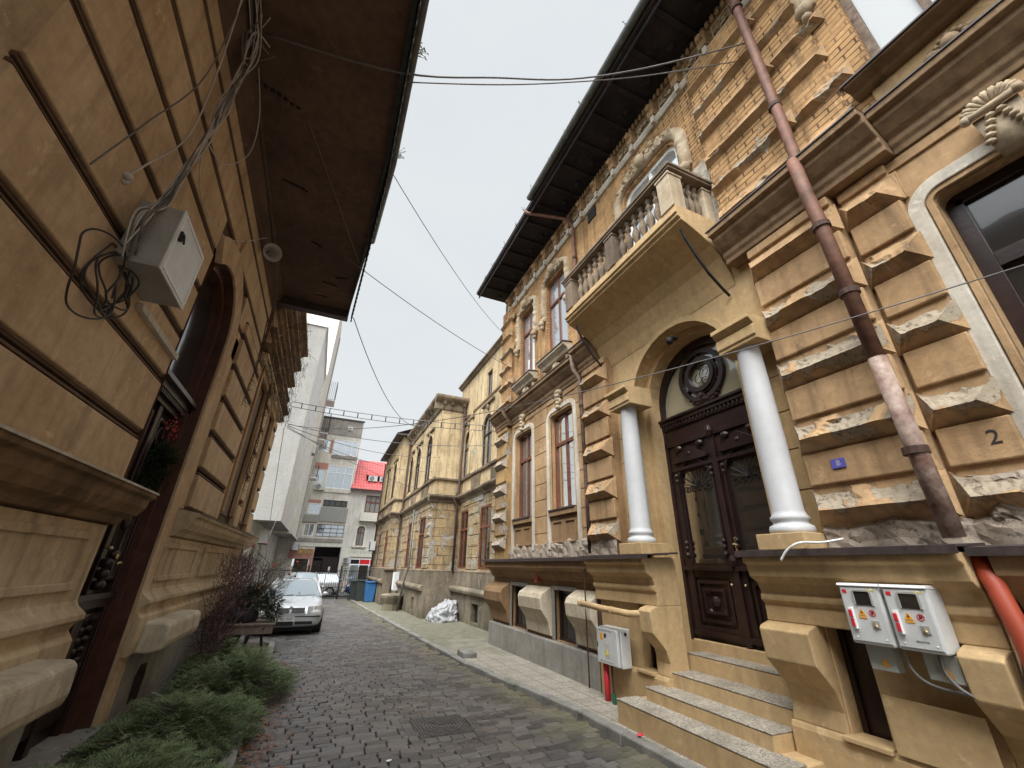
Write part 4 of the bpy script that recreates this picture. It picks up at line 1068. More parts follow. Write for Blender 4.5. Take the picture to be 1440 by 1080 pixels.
for i in range(36):
    for j in range(10):
        def S(i_, j_):
            y = -6 + i_ * .54; x0 = lx(y) - .12; x = x0 + (-2.4 - x0) * j_ / 10
            return (x, y, gz(y) + .03 + .05 * noise.noise(Vector((x * 2, y * 2, 0))))
        m.q(S(i, j), S(i + 1, j), S(i + 1, j + 1), S(i, j + 1))
m.build('planting_bed', 'soil', kind='structure')
m = MB(); m.box(-5, lx(13.6) - .0, 13.5, 30, -.4, -.06); m.build('left_pavement', 'conc', kind='structure')
# manhole
mh = thing('manhole_cover', 'square ribbed iron manhole cover with a round centre set in the cobbles', 'manhole', (1.67, 5.78, -.06))
m = MB(); zc = gz(5.78) + .022
m.box(1.36, 1.98, 5.45, 6.10, zc - .05, zc - .006); pl = m.build('cover_plate', 'manh', mh, bevel=.004)
m = MB()
for k in range(21):
    x = 1.375 + k * .0287
    yy = math.sqrt(max(0, .24 ** 2 - (x + .007 - 1.67) ** 2))
    if yy > 0: m.box(x, x + .014, 5.47, 5.775 - yy, zc - .006, zc + .004); m.box(x, x + .014, 5.775 + yy, 6.08, zc - .006, zc + .004)
    else: m.box(x, x + .014, 5.47, 6.08, zc - .006, zc + .004)
m.build('rib', 'manh', pl)
m = MB()
for r in (.05, .09, .13, .17, .21):
    m.lathe(1.67, 5.775, [(r, zc - .008), (r, zc + .005), (r + .02, zc + .005), (r + .02, zc - .008)], 28)
m.build('centre_ring', 'manh', pl)
m = MB(); rr = random.Random(5)
for (a, b, c, d) in ((1.24, 2.1, 5.32, 5.44), (1.24, 2.1, 6.11, 6.22), (1.24, 1.35, 5.44, 6.11), (1.99, 2.1, 5.44, 6.11)):
    n = 6 if b - a > .3 else 5
    for k in range(n):
        if b - a > .3: m.box(a + (b - a) * k / n + .004, a + (b - a) * (k + 1) / n - .004, c, d, zc - .05, zc - .002 + rr.uniform(-.006, .006))
        else: m.box(a, b, c + (d - c) * k / n + .004, c + (d - c) * (k + 1) / n - .004, zc - .05, zc - .002 + rr.uniform(-.006, .006))
m.build('stone_rim', 'sett', mh, bevel=.012)
m = MB(); m.prism([(0, 0), (.0, .10), (.42, .12), (.46, 0)], 0, .3)
o = MB(); o.v = [(3.05 + y_, 9.35 + x_, z_ - .05) for x_, y_, z_ in m.v]; o.f = m.f; o.a = m.a
tag(o.build('loose_kerb_stone', 'kerb', bevel=.02), 'dark wedge of broken kerb stone lying on the right kerb', 'stone')
# leaf litter and scraps
m = MB(); rr = random.Random(9)
for _ in range(1500):
    y = rr.uniform(4.2, 10.5) if rr.random() < .8 else rr.uniform(2, 14); x = lx(y) + abs(rr.gauss(0, .22)) + .0
    if rr.random() < .15: x = lx(y) - rr.uniform(.1, 1)
    s = rr.uniform(.008, .022); a = rr.uniform(0, 6.28); z = rz(x, y) + (.01 if x > lx(y) else .08); t = rr.uniform(-.012, .02)
    m.q(*[(x + s * math.cos(a + k * 1.57) * (1.5 if k % 2 else .8), y + s * math.sin(a + k * 1.57) * (1.5 if k % 2 else .8), z + (t if k == 1 else 0)) for k in range(4)])
o = m.build('leaf_litter', 'leaf_dry', kind='stuff', recalc=False); tag(o, 'dry brown leaves scattered along the left kerb', 'leaves')
# white litter
for (x, y, s, lb) in ((-.10, 9.25, .06, 'crumpled white paper scrap by the left kerb near the juniper'), (.95, 5.0, .022, 'tiny white scrap on the cobbles near the manhole')):
    m = MB(); m.blob(x, y, rz(x, y) + s * .4, s, s * .6, s * .4, 7, 5); m.blob(x + s, y + .02, rz(x, y) + s * .3, s * .7, s * .5, s * .3, 6, 4); tag(m.build('paper_scrap', 'white'), lb, 'litter')
m = MB(); m.blob(3.5, 4.5, gz(4) + .085, .045, .03, .012, 7, 4); tag(m.build('red_scrap', 'red'), 'crumpled red paper scrap on the kerb below the steps', 'litter')

# ================================================================ LEFT HOUSE
XL = -1.8; G = FL(XL)
LH = thing('left_house', 'brown ochre house on the left with deep rusticated courses, arched door and wide dark eaves', 'house', (XL - 2, 5, 0))
GZ = [2.77, 3.37, 3.91, 4.51, 5.07, 5.63, 6.2]
DL = (5.0, 6.44, -.2, 5.27, .72); WLn = (-.2, 2.08, 2.75, 4.95, .3); WL2 = (9.35, 10.35, 2.5, 5.25, 0); WL3 = (11.35, 12.3, 2.5, 5.2, 0)
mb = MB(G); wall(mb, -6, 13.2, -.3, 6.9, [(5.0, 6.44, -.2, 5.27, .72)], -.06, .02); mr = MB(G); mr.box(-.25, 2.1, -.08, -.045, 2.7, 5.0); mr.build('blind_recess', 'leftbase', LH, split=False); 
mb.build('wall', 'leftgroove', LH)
GRV = []
mb = MB(G)
def course(mb, z0, z1, u0, u1, d=0.0, g=.026):
    # chamfered slab
    g += .018
    mb.extr([(-.058, z0 + g - .010), (d, z0 + g + .010), (d, z1 - g - .010), (-.058, z1 - g + .010)], u0, u1)
    GRV.append((z0 + g, z1 - g, u0, u1, d))
zs = [2.28] + GZ + [6.74]
for z0, z1 in zip(zs, zs[1:]):
    for a, b in gapint(z0, z1, -6, 4.998, [(WLn[0], WLn[1], WLn[2], WLn[3], .3), (5.0, 6.44, -.2, 5.27, .72)]): course(mb, z0, z1, a, b)
    if z0 > 4.4:
        for a, b in gapint(z0, z1, 4.998, 8.7, [(4.7, 6.9, -.2, 5.6, 1.0)]): course(mb, z0, z1, a, b)
mb.build('rusticated_course', 'leftpl', LH, bevel=.008)
# plain band around the door
mb = MB(G); band(mb, outline(5.0, 6.44, -.2, 5.27, .72)[5:], .0, .34, -.02, .036)
mb.build('door_surround', 'leftpl', LH, bevel=.01)
mb = MB(G); mb.box(6.78, 7.12, -.06, .0, 2.28, 4.9); mb.build('surround_strip', 'leftpl', LH)
# piers beyond the door
mb = MB(G)
for (a, b) in ((7.14, 9.05), (10.65, 11.15), (12.5, 13.15)):
    z = 2.28
    while z < 5.2: course(mb, z, min(z + .555, 5.35), a, b, .05, .036); z += .555
mb.build('pier_course', 'leftpl', LH, bevel=.01)
mb = MB(G)
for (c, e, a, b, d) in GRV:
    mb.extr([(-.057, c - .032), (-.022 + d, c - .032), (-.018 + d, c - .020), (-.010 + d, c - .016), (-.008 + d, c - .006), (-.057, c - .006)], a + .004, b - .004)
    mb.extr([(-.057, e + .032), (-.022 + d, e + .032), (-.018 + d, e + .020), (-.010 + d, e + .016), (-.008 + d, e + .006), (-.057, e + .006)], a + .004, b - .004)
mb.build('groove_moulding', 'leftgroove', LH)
for (a, b, c, e, r) in (WL2, WL3):
    mb = MB(G); band(mb, outline(a, b, c, e, 0), 0, .14, .0, .06); band(mb, outline(a, b, c, e, 0), .14, .26, -.04, .02); s = mb.build('window_surround', 'ochre', LH, bevel=.008)
    mb = MB(G); mb.box(a, b, -.05, -.045, c, e); mb.build('shutter', 'wood_old', s)
# door leaf (recessed)
mb = MB(G); op = outline(5.006, 6.434, -.2, 5.264, .712)
for p, q_ in zip(op, op[1:]): mb.q((p[0], .01, p[1]), (q_[0], .01, q_[1]), (q_[0], -.4, q_[1]), (p[0], -.4, p[1]))
mb.build('door_lining', 'wood_l', LH)
mb = MB(G); band(mb, outline(5.006, 6.434, -.2, 5.264, .712), -.10, -.004, -.22, -.10); mb.build('door_frame', 'wood_l', LH, bevel=.01)
DR = -.24
mb = MB(G); mb.box(4.9, 6.5, DR - .08, DR, -.1, 5.3)
for u in (5.08, 5.70, 6.28): mb.box(u, u + .1, DR, DR + .06, -.05, 3.5)
mb.box(5.0, 6.44, DR, DR + .14, 3.42, 3.5); mb.box(5.0, 6.44, DR, DR + .20, 3.5, 3.56); mb.box(5.0, 6.44, DR, DR + .08, 3.3, 3.42)
mb.box(5.05, 6.4, DR, DR + .1, 1.28, 1.34); mb.box(5.05, 6.4, DR, DR + .07, 1.2, 1.28); mb.box(5.05, 6.4, DR, DR + .05, .25, .42)
u = 5.08
while u < 6.4: mb.box(u, u + .03, DR + .06, DR + .13, 3.36, 3.42); u += .06
dl = mb.build('door', 'wood', LH, bevel=.006)
mb = MB(G)
for s in (5.2, 5.85):
    band(mb, [(s, .5), (s, 1.15), (s + .42, 1.15), (s + .42, .5), (s + .02, .5)], -.05, 0, DR, DR + .05)
    for k in range(7):
        for t in range(2): mb.blob(s + .12 + .18 * t, DR + .02, .56 + .09 * k, .07, .04, .035, 6, 4)
    band(mb, [(s, 1.45), (s, 3.2), (s + .42, 3.2), (s + .42, 1.45), (s + .02, 1.45)], -.04, 0, DR, DR + .05)
    mb.tube([(s + .21 + .14 * math.cos(t * .5), DR + .03, 2.5 + .3 * math.sin(t * .5)) for t in range(13)], .02, 5)
    mb.tube([(s + .21 + .1 * math.cos(t * .5), DR + .03, 3.0 + .12 * math.sin(t * .5)) for t in range(13)], .016, 5)
    mb.blob(s + .21, DR + .03, 2.5, .07, .05, .12); mb.blob(s + .21, DR + .03, 2.05, .1, .05, .1); mb.blob(s + .21, DR + .04, 1.7, .09, .06, .06)
for k in range(3): mb.blob(5.75, DR + .1, 1.42 + .1 * k, .06 - .01 * k, .07, .05)
mb.build('door_carving', 'wood', dl, smooth=True)
mb = MB(G); g_ = outline(5.1, 6.34, 3.6, 5.17, .62); mb.f.append(tuple(mb.P(u, DR + .02, z) for u, z in g_)); mb.build('fanlight_pane', 'glass_dk', dl)
mb = MB(G); mb.tube([(5.98, DR + .10, 1.62), (5.98, DR + .15, 1.62), (5.90, DR + .16, 1.63), (5.84, DR + .16, 1.61)], .011, 6); mb.blob(5.98, DR + .09, 1.68, .02, .02, .035); mb.build('door_handle', 'brass', dl, smooth=True)
mb = MB(G); mb.blob(5.74, DR + .09, 1.76, .02, .03, .02); mb.build('door_knob', 'brass', dl, smooth=True)
# ledge
for (a, b) in ((-6, 5.1), (6.85, 13.35)):
    mb = MB(G); mb.extr([(-.05, 1.93), (.06, 1.95), (.09, 2.0), (.17, 2.03), (.22, 2.10), (.23, 2.17), (.27, 2.19), (.27, 2.235), (-.05, 2.29)], a, b); lg = mb.build('ledge', 'leftbase' if a > 0 else 'cornice', LH, bevel=.008)
    mb = MB(G); mb.extr([(.0, 2.292), (.285, 2.242), (.285, 2.225), (.0, 2.275)], a + .004, b - .004); mb.build('flashing', 'surround' if a < 0 else 'drip', lg)
# plinth
for (a, b, blk) in ((-6, 4.98, (-6, 4.55)), (6.5, 8.6, (6.75, 8.35)), (8.6, 13.2, None)):
    mb = MB(G); mb.extr([(-.1, -.3), (.02, -.3), (.02, .68), (-.1, .68)], a, b, 1)
    pl = mb.build('plinth_base', 'conc', LH)
    mb = MB(G); mb.extr([(-.1, .68), (.08, .68), (.10, .8), (.10, 1.05), (.05, 1.12), (.07, 1.17), (.12, 1.2), (.12, 1.24), (.05, 1.30), (.03, 1.34), (.03, 1.93), (-.1, 1.93)], a, b)
    p2 = mb.build('plinth_wall', 'leftbase', LH, bevel=.006)
    mb = MB(G); n = max(1, int((b - a) / 1.7)); 
    for k in range(n):
        x0, x1 = a + (b - a) * k / n + .22, a + (b - a) * (k + 1) / n - .22
        band(mb, [(x0, 1.42), (x0, 1.86), (x1, 1.86), (x1, 1.42), (x0 + .02, 1.42)], -.06, 0, .03, .055)
    mb.build('sunk_panel', 'leftbase', p2, bevel=.008)
    if blk:
        mb = MB(G); mb.extr([(.0, .69), (.2, .67), (.33, .70), (.35, .78), (.34, .95), (.30, .985), (.0, 1.0)], blk[0], blk[1], 8); mb.build('stone_block', 'stone', p2, bevel=.03)
mb = MB(G); mb.prism([(7.35, .08), (7.32, .36), (7.42, .47), (7.66, .45), (7.72, .30), (7.68, .06)], .0, .025); v = mb.build('vent_hole', 'dark', LH)
mb = MB(G)
for k in range(4): mb.box(7.4 + .07 * k, 7.41 + .07 * k, .02, .04, .08, .42)
mb.build('vent_bar', 'rust', v)
# door step
mb = MB(G); mb.box(4.95, 6.5, -.4, .1, -.2, .10); mb.build('threshold', 'conc', LH, bevel=.015)
# soffit
mb = MB()
def sx(y): return -.13 if y < 4.4 else -.13 - (y - 4.4) * .05
for (a, b) in ((-6, 4.4), (4.4, 8.62)):
    n = 10
    for k in range(n):
        y0, y1 = a + (b - a) * k / n, a + (b - a) * (k + 1) / n
        for j in range(8):
            def S(y, j_): 
                t = j_ / 8; x = XL + (sx(y) - XL) * t
                return (x, y, 6.78 + .025 * noise.noise(Vector((x * 1.5, y * 1.5, 2))))
            mb.q(S(y0, j), S(y1, j), S(y1, j + 1), S(y0, j + 1))
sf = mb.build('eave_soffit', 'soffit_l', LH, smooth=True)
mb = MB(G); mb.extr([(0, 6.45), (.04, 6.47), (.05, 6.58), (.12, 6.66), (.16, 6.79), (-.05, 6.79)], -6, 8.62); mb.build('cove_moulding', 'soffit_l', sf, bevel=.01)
rr = random.Random(4)
mb = MB()
for (x, y, s, a) in ((-1.45, 3.95, .25, .3), (-1.3, 5.3, .16, .25), (-.75, 7.6, .14, .2), (-.9, 8.1, .10, .1), (-.55, 7.3, .10, -.4), (-1.0, 6.5, .07, .5)):
    for k in range(8): t = k / 7 - .5; mb.blob(x + t * s * 2 * math.cos(a), y + t * s * 2 * math.sin(a) + rr.uniform(-.01, .01), 6.775, .03, .02 + .03 * (.5 - abs(t)), .012, 6, 4)
mb.build('soffit_hole', 'dark', sf)
mb = MB()
mb.f.append(tuple(mb.P(x, y, z) for x, y, z in ((-.13, -6, 6.74), (-.13, 4.4, 6.74), (-.13, 4.4, 6.95), (-.13, -6, 6.95))))
mb.f.append(tuple(mb.P(x, y, z) for x, y, z in ((-.13, 4.4, 6.74), (sx(8.62), 8.62, 6.74), (sx(8.62), 8.62, 6.95), (-.13, 4.4, 6.95))))
mb.box(XL - .3, sx(8.62), 8.46, 8.64, 6.60, 6.98)
mb.build('fascia', 'drip', LH)
mb = MB()
y = -5.9
while y < 8.55:      # pierced metal valance
    x = sx(y) + .04
    mb.tube([(x + .03, y + .075 * math.cos(t * .9), 6.70 + .065 * math.sin(t * .9)) for t in range(8)], .016, 4)
    mb.blob(x + .03, y + .08, 6.62, .018, .035, .045, 5, 4); y += .16
mb.build('metal_valance', 'iron', LH)
mb = MB(); mb.tube([(-.03, -6, 6.88), (-.03, 4.4, 6.88), (sx(6.15) + .09, 6.15, 6.88)], .055, 8); mb.build('gutter', 'gutter', LH, smooth=True)
# roof and body
mb = MB()
mb.q((.0, -6, 6.96), (.0, 4.4, 6.96), (-4.5, 4.4, 8.6), (-4.5, -6, 8.6)); mb.q((.0, 4.4, 6.96), (sx(8.6), 8.62, 6.96), (-4.5, 8.62, 8.6), (-4.5, 4.4, 8.6)); mb.q((sx(8.62), 8.63, 6.96), (-4.5, 8.63, 6.96), (-4.5, 8.63, 8.6), (-4.5, 8.63, 8.6))
mb.build('roof', 'gutter', LH, recalc=False)
mb = MB(); mb.box(-7, -2.3, -6, 13.2, -.4, 6.7); mb.box(-7, XL - .065, 8.65, 13.2, 6.7, 7.8); mb.box(-2.29, XL - .07, 13.0, 13.2, -.4, 6.9); mb.build('rear_body', 'leftbase', LH)
mb = MB(G); wall(mb, 8.62, 13.2, 6.4, 7.8, [], -.05)
mb.build('attic_wall', 'brownplaster', LH)
# layered cornices beyond the eave
for (z, d, h) in ((5.42, .16, .10), (5.62, .24, .12), (6.05, .18, .08), (6.55, .22, .10), (7.1, .28, .12), (7.6, .36, .16)):
    mb = MB(G); mb.extr([(-.06, z), (d * .5, z), (d * .7, z + h * .4), (d, z + h * .5), (d, z + h), (-.06, z + h + .03)], 8.68, 13.3); mb.build('cornice_moulding', 'cornice' if z > 5.5 else 'leftbase', LH, bevel=.008)
mb = MB(G); mb.box(8.66, 13.2, -.05, .05, 5.74, 7.6); mb.build('frieze', 'brownplaster', LH)
# utility box, cables etc.
ub = thing('utility_box', 'grey metal utility box with a pale lockable door fixed to the left rusticated wall', 'box', (-1.65, 3.7, 3.7))
mb = MB(G); mb.box(3.38, 3.99, .0, .285, 3.70, 4.28); bx_ = mb.build('box_body', 'boxg', ub, bevel=.006)
mb = MB(G); mb.box(3.37, 4.0, .286, .30, 3.69, 4.29); dr_ = mb.build('box_door', 'box', ub, bevel=.003)
mb = MB(G); band(mb, [(3.40, 3.72), (3.40, 4.26), (3.97, 4.26), (3.97, 3.72), (3.41, 3.72)], -.012, 0, .30, .306); mb.build('door_rim', 'white', dr_)
mb = MB(G); mb.box(3.41, 3.45, .30, .325, 4.02, 4.10); mb.tube([(3.43, .33, 4.08), (3.44, .345, 4.0)], .009, 6); mb.build('handle', 'black', dr_)
def cable(pts, r, mat, name, label, sag=0, n=20, group=None, cat='cable', smooth=True):
    P = [Vector(p) for p in pts]
    if len(P) == 2:
        Q = [P[0].lerp(P[1], t / n) - Vector((0, 0, sag * 4 * (t / n) * (1 - t / n))) for t in range(n + 1)]
    else:
        Q = []
        for i in range(len(P) - 1):
            p0 = P[max(0, i - 1)]; p1 = P[i]; p2 = P[i + 1]; p3 = P[min(len(P) - 1, i + 2)]
            for k in range(6):
                t = k / 6; Q.append(.5 * ((2 * p1) + (p2 - p0) * t + (2 * p0 - 5 * p1 + 4 * p2 - p3) * t * t + (3 * p1 - p0 - 3 * p2 + p3) * t ** 3))
        Q.append(P[-1])
    m = MB(); m.tube(Q, r, 5); o = m.build(name, mat, smooth=True)
    tag(o, label, cat, group); return o
rr = random.Random(12)
GRP = 'cables bundled above the utility box'
for k in range(13):
    j = lambda s=.05: rr.uniform(-s, s)
    mat = ['cable_w', 'cable_g', 'cable_w', 'cable_g', 'cable_w'][k % 5]
    pts = [(-1.70 + j(.03), 3.32 + j(.08), 3.75 + j(.12)), (-1.66 + j(.04), 3.22 + j(.05), 4.02 + j(.05)), (-1.66 + j(.03), 3.37 + j(.04), 4.28), (-1.69 + j(.02), 3.48 + j(.05), 4.75 + j()), (-1.7 + j(.02), 3.60 + j(.05), 5.35 + j()), (-1.69 + j(.03), 3.62 + j(.10), 5.9 + j(.1)), (-1.67 + j(.03), 3.60 + j(.14), 6.4 + j(.08)), (-1.6 + j(.08), 3.55 + j(.25), 6.70), (-1.5 + j(.1), 3.0 + j(.5), 6.72)]
    cable(pts, rr.uniform(.005, .009), mat, 'wall_cable', 'loose pale and grey cables rising in a bundle from the utility box to the eaves', group=GRP)
for k, (y, z, r, q) in enumerate(((3.42, 3.53, .26, 0), (3.40, 3.50, .22, 1), (3.45, 3.55, .19, 2), (3.43, 3.48, .24, 3), (3.2, 3.42, .30, 4), (3.5, 3.52, .16, 5))):
    pts = [(-1.77 + .03 * math.sin(t * 1.3 + k) + .012 * k, y + r * math.cos(t * .45), z + r * 1.0 * math.sin(t * .45)) for t in range(16)]
    cable(pts, .007, 'cable_k', 'coiled_cable', 'black cable wound in loose coils beside the utility box', group='black coils beside the utility box')
cable([(-1.5, 2.6, 6.74), (-1.62, 3.1, 5.9), (-1.70, 3.35, 5.1), (-1.72, 3.1, 4.4), (-1.72, 2.98, 4.15)], .007, 'cable_w', 'hanging_cable', 'white cable hanging down the left wall, ending in a connector above the box')
m = MB(); m.blob(-1.71, 2.97, 4.12, .035, .04, .03, 7, 5); m.blob(-1.72, 2.99, 4.09, .03, .02, .03, 7, 5); tag(m.build('cable_connector', 'cable_w', smooth=True), 'white connector at the loose end of the hanging cable', 'connector')
cable([(-1.5, 2.7, 6.74), (-1.66, 3.1, 5.6), (-1.73, 2.9, 4.6), (-1.74, 2.69, 3.9)], .006, 'cable_g', 'hanging_cable', 'thin grey cable hanging slack left of the white one')
cable([(-1.70, 3.62, 5.35), (-1.66, 4.0, 5.5), (-1.62, 4.35, 6.1), (-1.6, 4.2, 6.55), (-1.6, 3.7, 6.74)], .006, 'cable_w', 'looping_cable', 'pale cable looping off the bundle and back up to the eaves')
cable([(-1.70, 3.62, 5.2), (-1.70, 4.0, 4.95), (-1.70, 5.0, 5.3), (-1.66, 6.2, 6.4)], .006, 'cable_w', 'speaker_cable', 'thin pale cable curving from the bundle to the horn speaker')
cable([(-1.66, 4.4, 6.70), (-1.66, 6.5, 6.66), (-1.68, 7.5, 6.5), (-1.68, 8.4, 6.1), (-1.66, 8.9, 6.05), (-1.6, 9.3, 6.3)], .009, 'cable_k', 'corner_cable', 'black cable running along the corner under the left eaves')
m = MB(G); m.extr([(.0, 3.6), (.05, 3.6), (.05, 3.66), (.0, 3.66)], 3.95, 5.0); tag(m.build('cable_trunking', 'surround', bevel=.004), 'white cable trunking leading from the utility box towards the left door', 'trunking')
# horn speaker
hs = thing('horn_speaker', 'grey horn loudspeaker mounted under the left eaves', 'speaker', (-1.6, 6.5, 6.45))
m = MB(); A = Vector((-1.72, 6.62, 6.42)); D = Vector((.55, -.75, -.42)).normalized(); X_ = D.orthogonal().normalized(); Y_ = D.cross(X_)
rg = []
for t, r in ((0, .03), (.05, .035), (.12, .06), (.20, .105), (.26, .15), (.265, .145), (.18, .08), (.06, .02)):
    rg.append([m.P(*(A + D * t + (X_ * math.cos(2 * math.pi * k / 20) + Y_ * math.sin(2 * math.pi * k / 20)) * r)) for k in range(20)])
for a, b in zip(rg, rg[1:]):
    for k in range(20): m.f.append((a[k], a[(k + 1) % 20], b[(k + 1) % 20], b[k]))
m.build('horn', 'boxg', hs, smooth=True)
m = MB(); m.tube([(-1.82, 6.66, 6.5), (-1.72, 6.64, 6.44)], .03, 8); m.build('bracket', 'iron', hs)
# festive swag on the left door
wr = thing('door_wreath', 'evergreen swag with red berries hanging on the left carved door', 'wreath', (-1.95, 6.0, 2.7))
m = MB(); rr = random.Random(2)
def needles(m, c, n, R_, L, rr, drop=0, wdt=.006):
    for _ in range(n):
        v = Vector((rr.gauss(0, 1), rr.gauss(0, 1), rr.gauss(0, 1))).normalized(); p = Vector(c) + v * R_ * rr.random() ** .5; d = (v + Vector((0, 0, -drop)) + Vector((rr.uniform(-.5, .5), rr.uniform(-.5, .5), rr.uniform(-.5, .5)))).normalized() * L * rr.uniform(.5, 1)
        s = d.cross(Vector((rr.random(), rr.random(), rr.random()))).normalized() * wdt
        m.q(tuple(p - s), tuple(p + s), tuple(p + d + s * .3), tuple(p + d - s * .3))
needles(m, (-1.93, 6.02, 2.75), 700, .15, .15, rr, .3); needles(m, (-1.93, 5.98, 2.52), 450, .13, .16, rr, .6)
m.build('evergreen_sprig', 'conifer', wr, recalc=False)
m = MB()
for _ in range(38): m.blob(-1.95 + rr.uniform(-.03, .06), 6.12 + rr.gauss(0, .07), 3.10 + rr.gauss(0, .09), .011, .011, .011, 6, 4)
m.build('berries', 'berry', wr, smooth=True)
# ================================================================ PLANTS
def juniper(cx, cy, rx, ry, h, n, seed, label, tops=1):
    rr = random.Random(seed)
    t = thing('spreading_juniper', label, 'shrub', (cx, cy, gz(cy) + .03), 'low junipers in the planting bed')
    m = MB(); st = MB(); base = Vector((cx, cy, gz(cy) + .03))
    for i in range(n):
        a = rr.uniform(0, 6.283); rad = rr.random() ** .55
        ex, ey = cx + math.cos(a) * rx * rad, cy + math.sin(a) * ry * rad
        bump = .45 + .8 * noise.noise(Vector((ex * 3.2, ey * 3.2, seed))) + .5 * noise.noise(Vector((ex * 8, ey * 8, seed)))
        ez = base.z + .03 + h * (1 - rad ** 1.6 * .6) * (.35 + .8 * bump) * rr.uniform(.5, 1.1)
        p = Vector((ex, ey, ez)); out = Vector((math.cos(a), math.sin(a) * ry / max(rx, .1), .30 + rr.uniform(-.35, .8))).normalized()
        L = rr.uniform(.10, .20) * (1.6 if rr.random() < .12 else 1)
        q0 = p - out * L
        if i % 9 == 0: st.tube([(cx + (ex - cx) * .25, cy + (ey - cy) * .25, base.z + .02), tuple(q0 * .6 + base * .4 + Vector((0, 0, .05))), tuple(p)], .006, 3, .002)
        side = out.cross(Vector((0, 0, 1))).normalized()
        k = 9
        for j in range(k):                      # feathery branchlets
            s = j / (k - 1); c = q0 + out * L * s * 1.15 + Vector((0, 0, -.03 * s * s))
            for sg in (-1, 1):
                d = (out * .8 + side * sg * rr.uniform(.5, 1.0) + Vector((0, 0, rr.uniform(-.25, .45)))).normalized() * rr.uniform(.028, .055) * (1.2 - .6 * s)
                w = d.cross(Vector((rr.uniform(-.4, .4), rr.uniform(-.4, .4), 1))).normalized() * .0032
                m.q(tuple(c - w), tuple(c + w), tuple(c + d + w * .4), tuple(c + d - w * .4))
    m.build('foliage', 'juniper', t, recalc=False); st.build('stem', 'bark', t)
juniper(-1.12, 2.9, .80, 1.1, .42, 2600, 1, 'low feathery juniper nearest the camera in front of the left plinth')
juniper(-1.05, 4.5, .80, 1.05, .42, 2800, 2, 'spreading juniper in front of the carved left door')
juniper(-1.0, 6.2, .80, 1.1, .42, 2800, 3, 'spreading juniper beside the left pier and vent hole')
juniper(-.75, 8.0, .82, 1.15, .52, 3000, 4, 'bushy juniper spilling over the left kerb onto the cobbles')
juniper(-1.5, 4.0, .5, .9, .36, 1300, 6, 'juniper squeezed against the left plinth below the stone block')
juniper(-1.15, 9.5, .6, .8, .5, 1500, 5, 'farthest juniper beside the planter table')
def branch(m, p, d, L, r, depth, rr, spread=.6, tips=None, n=4, grav=0, sides=4):
    pts = [Vector(p)]; dd = Vector(d).normalized()
    for k in range(n):
        dd = (dd + Vector((rr.uniform(-.25, .25), rr.uniform(-.25, .25), rr.uniform(-.18, .18) - grav))).normalized(); pts.append(pts[-1] + dd * L / n)
    m.tube(pts, r, sides, r * .55)
    if tips is not None and depth <= 1: tips.append(tuple(pts[-1]))
    if depth <= 0: return
    for k in range(rr.choice((2, 3, 3))):
        i = rr.randint(1, n); v = Vector((rr.uniform(-1, 1), rr.uniform(-1, 1), rr.uniform(-.6, 1))).normalized()
        branch(m, pts[i], dd * (1 - spread) + v * spread, L * rr.uniform(.55, .8), r * .55, depth - 1, rr, spread, tips, n, grav, 3)
# dense purple brown climber against the wall
rr = random.Random(21)
sh = thing('bare_climbing_shrub', 'dense leafless purple brown shrub climbing the left wall beyond the pier', 'shrub', (-1.6, 10.6, -.1))
m = MB(); tips = []
for k in range(26):
    y = rr.uniform(9.5, 12.4); branch(m, (-1.55 + rr.uniform(-.1, .15), y, -.1), (rr.uniform(-.05, .25), rr.uniform(-.3, .3), 1), rr.uniform(.7, .95), .014, 3, rr, .55, tips, 4, 0, 3)
m.build('twigs', 'twig_p', sh, recalc=False)
m = MB()
for (x, y, z) in tips:
    if rr.random() < .06: s = rr.uniform(.02, .04); m.q((x, y, z), (x + s, y, z + s), (x + s * .3, y + s, z + 2 * s), (x - s * .5, y, z + s))
m.build('dry_leaves', 'leaf_dry', sh, recalc=False, kind='stuff')
m = MB()
for k in range(2300):
    y = rr.uniform(9.3, 12.6); z = rr.uniform(0, 1.75) ** 1.0; p = Vector((-1.62 + rr.uniform(0, .35), y, z)); d = Vector((rr.uniform(-.5, .5), rr.uniform(-1, 1), rr.uniform(-.4, 1))).normalized() * rr.uniform(.1, .3)
    m.tube([tuple(p), tuple(p + d * .5 + Vector((.02, 0, .01))), tuple(p + d)], .004, 3, .002)
m.build('fine_twigs', 'twig_p', sh, recalc=False)
# small bare tree with red baubles and tips
bt = thing('bare_ornamental_tree', 'small leafless tree with red baubles hung in its grey branches behind the planter table', 'tree', (-1.15, 12.0, -.12))
m = MB(); tips = []; rr = random.Random(8)
m.tube([(-1.15, 12.0, -.12), (-1.12, 11.98, .4), (-1.1, 12.0, .8)], .03, 6, .022)
for k in range(9): branch(m, (-1.1, 12.0, .55 + .05 * k), (rr.uniform(-.7, 1.0), rr.uniform(-.5, .4), 1), rr.uniform(.6, .85), .016, 4, rr, .6, tips, 4, 0, 4)
m.build('trunk', 'bark', bt, recalc=False)
m = MB()
for p in rr.sample(tips, min(9, len(tips))): m.blob(p[0], p[1], p[2] - .03, .028, .028, .028, 8, 6)
m.build('bauble', 'berry', bt, smooth=True)
